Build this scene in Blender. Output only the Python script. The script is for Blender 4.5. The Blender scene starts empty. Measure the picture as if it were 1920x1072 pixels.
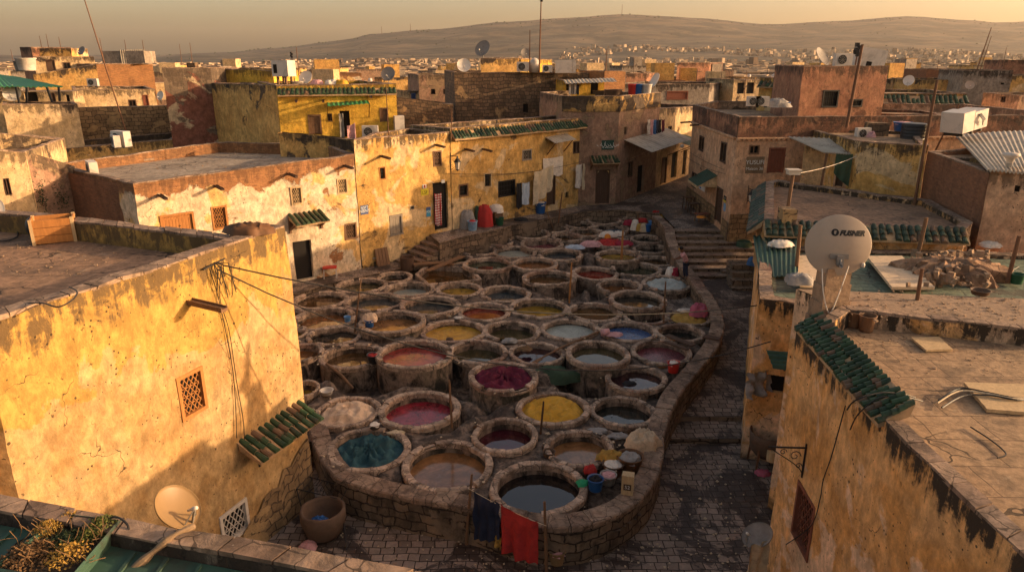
import bpy, math, random
from mathutils import Vector, Matrix, noise
from mathutils.geometry import tessellate_polygon
R = math.radians
SC = bpy.context.scene
COL = SC.collection

# ------------------------------------------------------------------ camera, sky, sun, exposure
F_PX, CX, CY, EYE, PITCH = 1309.0, 960.0, 536.0, 13.0, 18.0
cam_d = bpy.data.cameras.new('camera'); cam = bpy.data.objects.new('camera', cam_d); COL.objects.link(cam)
cam_d.sensor_width = 36; cam_d.lens = 36*F_PX/1920; cam_d.clip_start = .1; cam_d.clip_end = 20000
cam.location = (0, 0, EYE); cam.rotation_euler = (R(90-PITCH), 0, 0); SC.camera = cam
SUN_AZ, SUN_EL = 89.0, 12.3          # azimuth clockwise from +Y
w = bpy.data.worlds.new('World'); SC.world = w; w.use_nodes = True
nt = w.node_tree; bg = nt.nodes['Background']; bg.inputs[1].default_value = .15
sky = nt.nodes.new('ShaderNodeTexSky'); sky.sky_type = 'NISHITA'; sky.sun_disc = False
sky.sun_elevation = R(SUN_EL); sky.sun_rotation = R(SUN_AZ); sky.air_density = 1.0; sky.dust_density = 3.9; sky.ozone_density = 1.0
mx = nt.nodes.new('ShaderNodeMix'); mx.data_type = 'RGBA'; mx.blend_type = 'MULTIPLY'; mx.inputs[0].default_value = 1
nt.links.new(sky.outputs[0], mx.inputs[6]); mx.inputs[7].default_value = (1.0, .79, .66, 1)   # the warm white balance of the photograph
nt.links.new(mx.outputs[2], bg.inputs[0])
sd = bpy.data.lights.new('sun', 'SUN'); sun = bpy.data.objects.new('sun', sd); COL.objects.link(sun)
sd.energy = 3.1; sd.angle = R(.6); sd.color = (1.0, .69, .40)
sun.rotation_euler = Vector((-math.sin(R(SUN_AZ))*math.cos(R(SUN_EL)), -math.cos(R(SUN_AZ))*math.cos(R(SUN_EL)), -math.sin(R(SUN_EL)))).to_track_quat('-Z', 'Y').to_euler()
vs = SC.view_settings; vs.view_transform = 'Standard'; vs.look = 'None'; vs.exposure = 1.15; vs.gamma = 1
SC.cycles.volume_bounces = 0; SC.cycles.max_bounces = 6; SC.cycles.volume_step_rate = 5

# ------------------------------------------------------------------ surveying helpers: a pixel of the photograph and a height give a place
_s, _c = math.sin(R(PITCH)), math.cos(R(PITCH))
def ray(px, py):
    u = (px-CX)/F_PX; v = -(py-CY)/F_PX
    return Vector((u, _c+v*_s, -_s+v*_c))
def P(px, py, z):
    r = ray(px, py); return Vector((0, 0, EYE)) + r*((z-EYE)/r.z)
def PY(px, py, Y):
    r = ray(px, py); return Vector((0, 0, EYE)) + r*(Y/r.y)
def PW(px, py, A, B):                         # on the vertical plane through A and B
    n = Vector((-(B[1]-A[1]), B[0]-A[0], 0)); r = ray(px, py)
    t = (n.x*A[0]+n.y*A[1])/(n.x*r.x+n.y*r.y); return Vector((0, 0, EYE)) + r*t
def depth(p): return p[1]*_c-(p[2]-EYE)*_s
def mpp(p): return depth(p)/F_PX              # metres per photo pixel at p
def V2(p): return (p[0], p[1])

# ------------------------------------------------------------------ material helpers
MATS = {}
class NT:
    def __init__(s, name):
        s.m = bpy.data.materials.new(name); s.m.use_nodes = True; s.t = s.m.node_tree; s.b = s.t.nodes['Principled BSDF']
        s.b.inputs['Specular IOR Level'].default_value = .3
        s.geo = None; s.uvn = None
    def n(s, k, **kw):
        o = s.t.nodes.new('ShaderNode'+k)
        for a, b in kw.items(): setattr(o, a, b)
        return o
    def put(s, sock, val):
        if hasattr(val, 'links') or isinstance(val, bpy.types.NodeSocket): s.t.links.new(val, sock)
        elif isinstance(val, (tuple, list)): sock.default_value = tuple(val)+((1,) if len(val) == 3 and len(sock.default_value) == 4 else ())
        else: sock.default_value = val
    def pos(s):
        if not s.geo: s.geo = s.n('NewGeometry')
        return s.geo.outputs['Position']
    def uv(s):
        if not s.uvn: s.uvn = s.n('UVMap', uv_map='uv')
        return s.uvn.outputs[0]
    def attr(s, name): return s.n('Attribute', attribute_name=name).outputs['Fac']
    def scale(s, v, x, y, z):
        o = s.n('VectorMath', operation='MULTIPLY'); s.put(o.inputs[0], v); o.inputs[1].default_value = (x, y, z); return o.outputs[0]
    def noise(s, sc, det=4, ro=.55, dist=0, vec=None):
        o = s.n('TexNoise'); s.put(o.inputs['Vector'], vec if vec is not None else s.pos())
        o.inputs['Scale'].default_value = sc; o.inputs['Detail'].default_value = det; o.inputs['Roughness'].default_value = ro; o.inputs['Distortion'].default_value = dist
        return o.outputs['Fac']
    def voro(s, sc, feat='F1', vec=None, out='Distance', rnd=1):
        o = s.n('TexVoronoi', feature=feat); s.put(o.inputs['Vector'], vec if vec is not None else s.pos()); o.inputs['Scale'].default_value = sc
        o.inputs['Randomness'].default_value = rnd
        return o.outputs[out]
    def math(s, op, a, b=0, c=0):
        o = s.n('Math', operation=op); s.put(o.inputs[0], a); s.put(o.inputs[1], b); s.put(o.inputs[2], c); return o.outputs[0]
    def step(s, v, lo, hi, a=0, b=1):
        o = s.n('MapRange', interpolation_type='SMOOTHSTEP'); s.put(o.inputs[0], v)
        o.inputs[1].default_value = lo; o.inputs[2].default_value = hi; o.inputs[3].default_value = a; o.inputs[4].default_value = b; return o.outputs[0]
    def mix(s, f, a, b, mode='MIX'):
        o = s.n('Mix', data_type='RGBA', blend_type=mode); s.put(o.inputs[0], f); s.put(o.inputs[6], a); s.put(o.inputs[7], b); return o.outputs[2]
    def grey(s, v): 
        o = s.n('CombineColor'); s.put(o.inputs[0], v); s.put(o.inputs[1], v); s.put(o.inputs[2], v); return o.outputs[0]
    def mul(s, c, v): return s.mix(1, c, s.grey(v), 'MULTIPLY')
    def brick(s, vec, c1, c2, mortar, sc, w=.5, h=.25, ms=.02, off=.5):
        o = s.n('TexBrick', offset=off); s.put(o.inputs['Vector'], vec); s.put(o.inputs['Color1'], c1); s.put(o.inputs['Color2'], c2); s.put(o.inputs['Mortar'], mortar)
        o.inputs['Scale'].default_value = sc; o.inputs['Brick Width'].default_value = w; o.inputs['Row Height'].default_value = h
        o.inputs['Mortar Size'].default_value = ms; o.inputs['Mortar Smooth'].default_value = .3; return o.outputs['Color'], o.outputs['Fac']
    def done(s, name, col, rough=.9, h=None, bs=.5, bd=.03, **kw):
        s.put(s.b.inputs['Base Color'], col); s.put(s.b.inputs['Roughness'], rough)
        if h is not None:
            bmp = s.n('Bump'); bmp.inputs['Strength'].default_value = bs; bmp.inputs['Distance'].default_value = bd
            s.put(bmp.inputs['Height'], h); s.t.links.new(bmp.outputs[0], s.b.inputs['Normal'])
        for k, v in kw.items(): s.put(s.b.inputs[k.replace('_', ' ')], v)
        MATS[name] = s.m; return s.m

def warp(t, vec, amt=.12, sc=1.5):                 # a vector nudged by noise, so courses and cracks run crooked
    o = t.n('TexNoise'); t.put(o.inputs['Vector'], vec); o.inputs['Scale'].default_value = sc; o.inputs['Detail'].default_value = 3
    a = t.n('VectorMath', operation='MULTIPLY_ADD'); t.put(a.inputs[0], o.outputs['Color']); a.inputs[1].default_value = (amt, amt, amt); t.put(a.inputs[2], vec); return a.outputs[0]

def masonry(t, c1, c2, mortar, kind):
    if kind == 'brick': col, f = t.brick(warp(t, t.uv(), .06), c1, c2, mortar, 1, .26, .085, .012)
    else: col, f = t.brick(warp(t, t.uv(), .42, 1.6), c1, c2, mortar, 1, .46, .30, .026, .37)
    col = t.mul(col, t.math('MULTIPLY_ADD', t.noise(9, 6, .7), .9, .5))
    return col, f

def plaster(name, c1, c2, under=(.16, .10, .06), under2=None, thr=.66, topk=.10, basek=.10, stain=.8, mas='stone', toph=1.2, baseh=1.6, streak=1.0, rough=.92, pscale=.55, dirt=(.035, .025, .017), third=None, band=None):
    t = NT(name); p = t.pos(); dn = t.attr('dn'); up = t.attr('up')
    base = t.mix(t.step(t.noise(.8, 7, .62, .4), .38, .62), c1, c2)
    if third: base = t.mix(t.step(t.noise(.37, 9, .6, 1.0), .52, .56), base, third)
    if band:
        bm = t.step(t.math('MULTIPLY_ADD', t.math('SUBTRACT', t.noise(.55, 10, .62, .6), .5), -6.5, dn), band[1]-.05, band[1]+.05, 1, 0); base = t.mix(bm, base, band[0])
    smear = t.noise(5, 12, .74, .15, t.scale(warp(t, p, .25, 1.5), 1, 1, .6)); sm2 = t.noise(1.7, 12, .74, .25)
    base = t.mul(base, t.math('MULTIPLY_ADD', t.step(smear, .3, .7), .55, .68)); base = t.mul(base, t.math('MULTIPLY_ADD', t.step(sm2, .35, .65), .4, .78))
    pn = t.noise(pscale, 11, .63, .5)
    a = t.math('MULTIPLY', t.step(dn, 0, toph, 1, 0), topk); b = t.math('MULTIPLY', t.step(up, 0, baseh, 1, 0), basek)
    pn = t.math('ADD', t.math('ADD', pn, a), b)
    patch = t.step(pn, thr, thr+.018)
    rim = t.math('MULTIPLY', t.step(pn, thr-.02, thr), t.math('SUBTRACT', 1, patch))
    ucol, uf = masonry(t, under, under2 or tuple(x*.55 for x in under), tuple(x*.8+.02 for x in under), mas)
    col = t.mix(patch, base, ucol); col = t.mix(t.math('MULTIPLY', rim, .35), col, (.07, .045, .03))
    # grime: mould below the coping, drips, splash at the foot
    m1 = t.noise(2.1, 12, .76, .5); st = t.noise(2.2, 7, .65, .2, t.scale(p, 1.8, 1.8, .22))
    g = t.math('MULTIPLY', t.math('MULTIPLY', t.math('ADD', m1, t.math('MULTIPLY', st, streak)), 2/(1+streak)), t.step(dn, .0, toph*1.6, 1.10, .3))
    g = t.math('MULTIPLY', t.step(g, .93, 1.10), stain)
    gb = t.math('MULTIPLY', t.step(t.math('MULTIPLY', m1, t.step(up, 0, baseh, 1.35, .3)), .45, .75), stain*.75)
    col = t.mix(t.math('MAXIMUM', g, gb), col, dirt)
    pock = t.math('LESS_THAN', t.voro(2.1), t.math('MULTIPLY', t.step(t.noise(1.1, 2), .35, .6), .075))
    pock2 = t.math('LESS_THAN', t.voro(6.5), t.math('MULTIPLY', t.step(t.noise(.9, 2), .4, .62), .16))
    chip = t.step(t.noise(9, 8, .62, .3), .655, .675); pk = t.math('MAXIMUM', t.math('MAXIMUM', pock, pock2), t.math('MULTIPLY', chip, .8))
    crk = t.math('MULTIPLY', t.math('LESS_THAN', t.voro(.5, 'DISTANCE_TO_EDGE', warp(t, p, .6, 1.9)), .003), t.step(t.noise(.45, 3), .54, .58))
    dk = t.math('MAXIMUM', pk, crk)
    col = t.mix(t.math('MULTIPLY', dk, .85), col, (.03, .02, .012))
    h = t.math('MULTIPLY_ADD', smear, .9, t.math('MULTIPLY', patch, t.math('MULTIPLY_ADD', uf, -.9, -.7)))
    h = t.math('MULTIPLY_ADD', dk, -.8, h); h = t.math('MULTIPLY_ADD', t.noise(14, 5, .6), .30, h)
    return t.done(name, col, rough, h, .75, .045)

def tilem(name, a, b):
    t = NT(name); tint = t.attr('tint'); n1 = t.noise(6, 9, .7); col = t.mix(tint, a, b); col = t.mul(col, t.math('MULTIPLY_ADD', n1, 1.2, .4)); col = t.mix(t.step(tint, .86, .88), col, (.13, .075, .04)); col = t.mix(t.math('MULTIPLY', t.step(t.noise(3, 9, .7), .52, .64), .6), col, (.07, .05, .03))
    t.done(name, col, .5, n1, .4, .01)
def stonewall(name, c1, c2, mortar, kind='stone', patchc=None, thr=.58, wet=0, dark=.6):
    t = NT(name); col, f = masonry(t, c1, c2, mortar, kind)
    h = t.math('MULTIPLY', f, -1)
    if patchc:
        pa = t.step(t.noise(.8, 9, .62, .5), thr, thr+.03); col = t.mix(pa, col, t.mul(patchc, t.math('MULTIPLY_ADD', t.noise(3, 8, .7), .9, .5))); h = t.math('MULTIPLY', h, t.math('SUBTRACT', 1, pa))
    dm = t.step(t.noise(1.3, 8, .7, .4, t.scale(t.pos(), 1, 1, .5)), .45, .7)
    col = t.mix(t.math('MULTIPLY', dm, dark), col, (.03, .022, .016))
    h = t.math('MULTIPLY_ADD', t.noise(7, 8, .7), .9, h)
    return t.done(name, col, .9, h, .9, .05)

def simple(name, c, rough=.7, var=.35, sc=4, metal=0, h=.25, dirt=0, bd=.01, **kw):
    t = NT(name); n1 = t.noise(sc, 7, .65, .3); col = t.mul(c, t.math('MULTIPLY_ADD', n1, var*2, 1-var))
    if dirt: col = t.mix(t.math('MULTIPLY', t.step(t.noise(sc*.5, 8, .7, .5), .46, .66), dirt), col, (.045, .03, .02))
    return t.done(name, col, rough, n1, h, bd, Metallic=metal, **kw)

# the walls
plaster('wall_sunlit_ochre', (.46, .30, .135), (.40, .23, .085), (.17, .115, .06), thr=.74, topk=.0, stain=.85, toph=1.5, streak=.9, dirt=(.085, .055, .028), band=((.41, .24, .06), 2.1))
plaster('wall_yellow', (.66, .40, .055), (.60, .34, .045), (.20, .13, .06), thr=.74, stain=.65, toph=.9)
plaster('wall_yellow_worn', (.62, .37, .12), (.54, .30, .09), (.13, .085, .05), thr=.63, stain=.7, toph=1.1)
plaster('wall_whitewash', (.60, .44, .275), (.63, .50, .34), (.40, .19, .075), (.27, .12, .05), thr=.62, topk=.26, basek=.08, mas='brick', stain=.45, toph=1.35, third=(.62, .38, .14))
plaster('wall_ochre', (.60, .36, .115), (.52, .29, .08), (.20, .12, .055), thr=.64, topk=.02, basek=.14, stain=.85, toph=1.2, baseh=2.2, third=(.60, .42, .22))
plaster('wall_ochre_deep', (.56, .32, .09), (.48, .25, .07), (.16, .10, .05), thr=.66, stain=.8, basek=.16)
plaster('wall_pink', (.62, .38, .22), (.54, .31, .17), (.22, .13, .07), thr=.68, topk=-.05, basek=.16, stain=.6, baseh=2.4)
plaster('wall_red', (.36, .175, .095), (.28, .125, .07), (.20, .085, .045), (.13, .06, .035), thr=.63, mas='brick', stain=.7)
plaster('wall_orange', (.72, .40, .16), (.60, .29, .085), (.14, .09, .05), thr=.70, topk=.03, stain=1.0, toph=1.1, streak=1.3, third=(.72, .47, .28), dirt=(.045, .03, .018))
plaster('wall_cream', (.60, .42, .23), (.52, .35, .17), (.16, .11, .07), thr=.66, stain=.7)
plaster('wall_grey', (.30, .24, .18), (.24, .19, .14), (.15, .10, .07), thr=.62, stain=.9)
plaster('wall_mauve', (.33, .20, .125), (.29, .165, .105), (.34, .22, .12), (.26, .17, .10), thr=.56, topk=.12, stain=.7)
plaster('wall_tower', (.25, .10, .065), (.22, .085, .05), (.20, .14, .09), (.13, .09, .06), thr=.60, topk=.22, toph=3.2, basek=0, stain=.5, third=(.50, .37, .22))
stonewall('stone_dark', (.24, .15, .085), (.13, .085, .05), (.075, .05, .035), 'stone', (.42, .26, .12), .60)
stonewall('stone_warm', (.36, .23, .11), (.22, .14, .07), (.10, .065, .04), 'stone', (.40, .26, .12), .60, dark=.45)
stonewall('brick_red', (.33, .14, .065), (.22, .09, .045), (.20, .13, .08), 'brick', (.42, .24, .10), .68, dark=.4)
stonewall('brick_orange', (.44, .20, .07), (.30, .13, .05), (.26, .17, .09), 'brick', (.50, .32, .14), .66, dark=.4)
stonewall('court_wall', (.27, .18, .11), (.13, .088, .056), (.05, .033, .022), 'stone', (.22, .15, .095), .55, dark=.8)

def floor_mat(name, c1, c2, line, w=.9, h=.7, warp_a=.25, dirt=.6, rough=.9, ms=.014):
    t = NT(name); p = t.pos()
    col, f = t.brick(warp(t, p, warp_a, .6), c1, c2, line, 1, w, h, ms, .37)
    n1 = t.noise(.6, 9, .65, .5); n2 = t.noise(5, 7, .7)
    n3 = t.noise(1.9, 12, .76, .6); col = t.mul(col, t.math('MULTIPLY_ADD', t.step(n2, .3, .7), .6, .68)); col = t.mix(t.math('MULTIPLY', t.step(n1, .48, .62), dirt), col, (.06, .042, .03)); col = t.mix(t.math('MULTIPLY', t.step(n3, .54, .66), .6), col, (.09, .06, .04)); col = t.mix(t.math('MULTIPLY', t.step(n3, .30, .44, 1, 0), .4), col, (.55, .42, .28))
    crk = t.math('MULTIPLY', t.math('LESS_THAN', t.voro(.55, 'DISTANCE_TO_EDGE', warp(t, p, .8, 1.2)), .010), t.step(t.noise(.5, 3), .45, .55))
    col = t.mix(t.math('MULTIPLY', crk, .8), col, (.02, .014, .01))
    return t.done(name, col, rough, t.math('MULTIPLY_ADD', f, -.6, t.math('MULTIPLY_ADD', crk, -.8, n2)), .6, .03)
floor_mat('roof_floor', (.36, .235, .13), (.30, .19, .105), (.16, .10, .06), 1.1, .85, .3, .5)
floor_mat('roof_floor_grey', (.36, .29, .215), (.32, .25, .18), (.16, .12, .09), .9, .6, .3, .4)
floor_mat('roof_floor_brown', (.30, .175, .10), (.26, .15, .085), (.14, .085, .05), 1.4, 1.0, .3, .5)
floor_mat('roof_green', (.16, .19, .125), (.12, .15, .10), (.04, .045, .03), 1.3, .7, .2, .75)
floor_mat('far_roof', (.34, .25, .18), (.26, .19, .13), (.2, .14, .1), 3, 2, .4, .6)
def paving():
    t = NT('paving'); p = t.pos()
    col, f = t.brick(warp(t, p, .30, .9), (.33, .245, .185), (.19, .14, .105), (.05, .036, .027), 1, .34, .30, .017, .31)
    n2 = t.noise(6, 7, .7); wet = t.step(t.noise(.42, 10, .7, .9), .48, .53)
    col = t.mul(col, t.math('MULTIPLY_ADD', n2, 1.1, .45)); col = t.mix(t.math('MULTIPLY', wet, .82), col, (.028, .017, .013))
    litter = t.math('MULTIPLY', t.math('LESS_THAN', t.voro(2.3), .035), t.step(t.noise(.7, 2), .5, .6)); col = t.mix(litter, col, (.45, .36, .27))
    t.done('paving', col, t.step(wet, 0, 1, .85, .55), t.math('MULTIPLY_ADD', f, -1.0, t.math('MULTIPLY', n2, .8)), .8, .04)
paving()
def rimstone(name, top, bot, dark=.5):
    t = NT(name); tint = t.attr('tint'); n1 = t.noise(4.5, 9, .7, .4); n2 = t.noise(1.3, 7, .65, .6)
    col = t.mix(tint, bot, top); col = t.mul(col, t.math('MULTIPLY_ADD', t.step(n1, .3, .68), .8, .55)); col = t.mix(t.math('MULTIPLY', t.step(t.noise(.45, 6, .6), .56, .66), .45), col, (.20, .075, .045))
    col = t.mix(t.math('MULTIPLY', t.step(n2, .47, .66), dark), col, (.04, .026, .018))
    spl = t.math('LESS_THAN', t.voro(5.5), .05); col = t.mix(t.math('MULTIPLY', spl, .35), col, (.5, .42, .32))
    crk = t.math('LESS_THAN', t.voro(2.3, 'DISTANCE_TO_EDGE', warp(t, t.pos(), .25, 3)), .018); col = t.mix(t.math('MULTIPLY', crk, .7), col, (.03, .02, .014))
    t.done(name, col, .88, t.math('MULTIPLY_ADD', crk, -.8, n1), .8, .03)
rimstone('rim_stone', (.51, .36, .25), (.32, .22, .15), .66)
rimstone('coping_stone', (.33, .225, .15), (.21, .135, .09), .6)
def vatwall():
    t = NT('vat_wall'); st = t.noise(1.5, 10, .72, .6, t.scale(t.pos(), 1.3, 1.3, .7)); n1 = t.noise(4, 10, .72)
    col = t.mix(t.step(st, .40, .60), (.035, .024, .017), (.30, .205, .14)); col = t.mul(col, t.math('MULTIPLY_ADD', t.step(n1, .3, .7), .8, .5))
    col = t.mix(t.math('MULTIPLY', t.step(t.noise(.5, 3), .55, .65), .3), col, (.05, .055, .03))
    t.done('vat_wall', col, .85, t.math('ADD', st, n1), .8, .04)
vatwall()
def deckmat():
    t = NT('deck'); n1 = t.noise(3.4, 9, .72, .4); n2 = t.noise(.9, 6, .6, .5)
    col = t.mix(t.step(n1, .36, .66), (.03, .021, .015), (.24, .165, .115)); col = t.mix(t.math('MULTIPLY', t.step(n2, .5, .62), .7), col, (.035, .024, .017))
    litter = t.math('MULTIPLY', t.math('LESS_THAN', t.voro(3.1), .05), t.step(t.noise(.9, 2), .5, .6)); col = t.mix(litter, col, (.4, .33, .26))
    t.done('deck', col, .8, n1, .9, .05)
deckmat()
def liquid(name, c, c2=None, rough=.03, sc=3, bs=.10, ring=0, foam=0):
    t = NT(name); n1 = t.noise(sc, 4, .6, 1.2); col = t.mix(t.step(n1, .4, .65), c, c2 or tuple(x*.75 for x in c))
    c_dark = t.noise(.9, 6, .65, 1.5); col = t.mul(col, t.math('MULTIPLY_ADD', t.step(c_dark, .35, .65), .45, .42)); film = t.step(t.noise(1.7, 9, .7, 2.5), .58, .63); col = t.mix(t.math('MULTIPLY', film, .22), col, tuple(min(1, x*.8+.12) for x in c)); h = n1
    if foam:
        r = t.noise(sc*2.2, 5, .65, 2.2); rid = t.step(t.math('ABSOLUTE', t.math('SUBTRACT', r, .5)), 0, .035, 1, 0); col = t.mix(t.math('MULTIPLY', rid, foam), col, tuple(min(1, x*1.6+.18) for x in c)); h = t.math('MULTIPLY_ADD', rid, .3, n1)
    t.done(name, col, rough, h, bs, .01, **{'Specular IOR Level': 1.0})
for k, a in dict(brown=((.13, .062, .02),), tan=((.36, .165, .06), None, .12), orange=((.26, .10, .03),), green=((.045, .06, .032),), olive=((.075, .06, .025),),
        black=((.012, .009, .009),), blackgreen=((.022, .026, .022),), grey=((.07, .075, .07),), paleblue=((.26, .33, .38), None, .2), palegreen=((.38, .40, .33), (.28, .30, .24), .3, 5, .5, 0, .5),
        red=((.24, .02, .012),), crimson=((.36, .012, .03), (.24, .008, .02), .12, 2.5, .4, 0, .22), rose=((.36, .05, .04), (.28, .035, .03), .15, 2.5, .3), maroon=((.085, .008, .018),), pinkwine=((.22, .025, .035), (.13, .014, .022), .2, 5, .6, 0, .6),
        yellow=((.52, .25, .012), (.58, .32, .03), .12, 3, .4, 0, .15), ochre=((.42, .25, .035), (.34, .19, .025), .12), blue=((.016, .085, .24), (.012, .05, .15), .1, 5, .7, 0, .6), plum=((.045, .014, .02),), bluegrey=((.045, .065, .075),)).items():
    liquid('liquid_'+k, *a)
def plaid():
    t = NT('cloth_plaid'); c, f = t.brick(t.uv(), (.60, .50, .44), (.55, .42, .38), (.33, .03, .03), 1, .20, .16, .035, 0); t.done('cloth_plaid', c, .9)
plaid()
# cloth, wood, metal, plastics
def cloth(name, c, rough=.85, sc=7, var=.3, sheen=.2):
    t = NT(name); n1 = t.noise(sc, 8, .7, .6); col = t.mul(c, t.math('MULTIPLY_ADD', n1, var*2, 1-var))
    col = t.mix(t.math('MULTIPLY', t.step(t.noise(sc*.45, 6, .7, 1.5), .5, .6), .35), col, tuple(x*.35+.01 for x in c)); t.done(name, col, rough, t.noise(sc*3, 5, .6), .4, .01)
for k, c in dict(white=(.72, .62, .50), cream=(.62, .48, .30), hide=(.68, .47, .30), palehide=(.40, .41, .36), red=(.42, .03, .025), crimson=(.30, .02, .04), wine=(.13, .012, .03), navy=(.022, .026, .05), black=(.018, .016, .016), blue=(.06, .15, .32), skyblue=(.22, .35, .48), paleblue=(.45, .50, .55),
        green=(.03, .30, .12), darkgreen=(.045, .075, .04), teal=(.03, .085, .095), yellow=(.58, .30, .03), mustard=(.42, .24, .05), grey=(.30, .27, .24), pink=(.62, .32, .30), tarp=(.60, .44, .28), sack=(.50, .38, .24), orange=(.70, .24, .03), skin=(.16, .07, .04), hair=(.012, .01, .01), magenta=(.42, .10, .14)).items():
    cloth('cloth_'+k, c)
def wood(name, c, sc=3):
    t = NT(name); g = t.noise(sc*4, 8, .7, .8, t.scale(t.pos(), 1, 1, .18)); col = t.mul(c, t.math('MULTIPLY_ADD', g, 1.3, .35)); t.done(name, col, .75, g, .5, .01)
wood('wood_orange', (.36, .15, .04)); wood('wood_dark', (.085, .045, .026)); wood('wood_brown', (.17, .09, .045)); wood('wood_grey', (.26, .21, .155)); wood('wood_pale', (.48, .33, .17)); wood('wood_red', (.20, .065, .035))
simple('metal_black', (.02, .017, .015), .55, .3, 12); simple('metal_rust', (.15, .07, .035), .8, .5, 9); simple('metal_grey', (.30, .28, .25), .5, .3, 6, .5, dirt=.4)
simple('casing_white', (.60, .52, .43), .55, .15, 2, dirt=.35); simple('dish_paint', (.38, .295, .22), .55, .12, 1.5, dirt=.15); simple('dish_dark', (.22, .19, .16), .6, .2, 3, dirt=.4)
simple('dish_gold', (.24, .15, .065), .45, .12, 2, dirt=.15)
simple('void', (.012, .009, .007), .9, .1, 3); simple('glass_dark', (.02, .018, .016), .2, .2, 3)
tilem('tile_green', (.012, .030, .013), (.042, .080, .032)); simple('tile_edge', (.42, .27, .14), .85, .4, 6, dirt=.4)
tilem('tile_green_dark', (.010, .024, .013), (.045, .07, .04))
simple('sheet_green', (.045, .095, .065), .65, .4, 2.5, dirt=.75); simple('sheet_green_bright', (.05, .24, .07), .5, .25, 1.5, dirt=.2); simple('sheet_pale', (.42, .35, .26), .6, .3, 2, dirt=.45)
simple('sheet_tarp_green', (.14, .19, .135), .7, .3, 2, dirt=.4)
simple('plastic_blue', (.02, .09, .26), .4, .2, 5); simple('plastic_skyblue', (.10, .24, .45), .45, .2, 5); simple('plastic_red', (.48, .03, .02), .4, .2, 5); simple('plastic_green', (.02, .085, .04), .45, .2, 5); simple('plastic_white', (.62, .55, .46), .5, .15, 5); simple('plastic_black', (.025, .025, .027), .45, .2, 5)
simple('clay', (.12, .072, .045), .8, .35, 4, dirt=.4); simple('wicker', (.30, .18, .08), .8, .5, 18, h=.8); simple('soil', (.04, .028, .018), .95, .5, 9, h=.8); simple('rubble', (.30, .20, .125), .95, .5, 5, dirt=.4, h=.8, bd=.04)
simple('plant_green', (.09, .10, .022), .8, .5, 12); simple('plant_gold', (.34, .20, .04), .85, .4, 12); simple('plant_dark', (.03, .045, .018), .8, .5, 9); simple('twig', (.16, .09, .04), .85, .4, 9); simple('driftwood', (.26, .175, .10), .85, .4, 8, dirt=.35, h=.8)
simple('sign_green', (.012, .05, .035), .5, .15, 6); simple('sign_blue', (.06, .09, .20), .6, .2, 6); simple('sign_yellow', (.62, .50, .03), .6, .2, 6); simple('sign_cyan', (.05, .26, .42), .6, .2, 6); simple('sign_tan', (.20, .13, .07), .7, .4, 5, dirt=.4)
simple('ink_white', (.68, .66, .58), .7, .2, 20); simple('ink_black', (.012, .011, .011), .6, .1, 9); simple('ink_red', (.40, .02, .02), .6, .1, 9); simple('ink_blue', (.05, .12, .30), .6, .1, 9)
simple('leather', (.13, .06, .025), .7, .4, 4, dirt=.3); simple('lampglass', (.55, .48, .38), .3, .2, 5)

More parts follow.
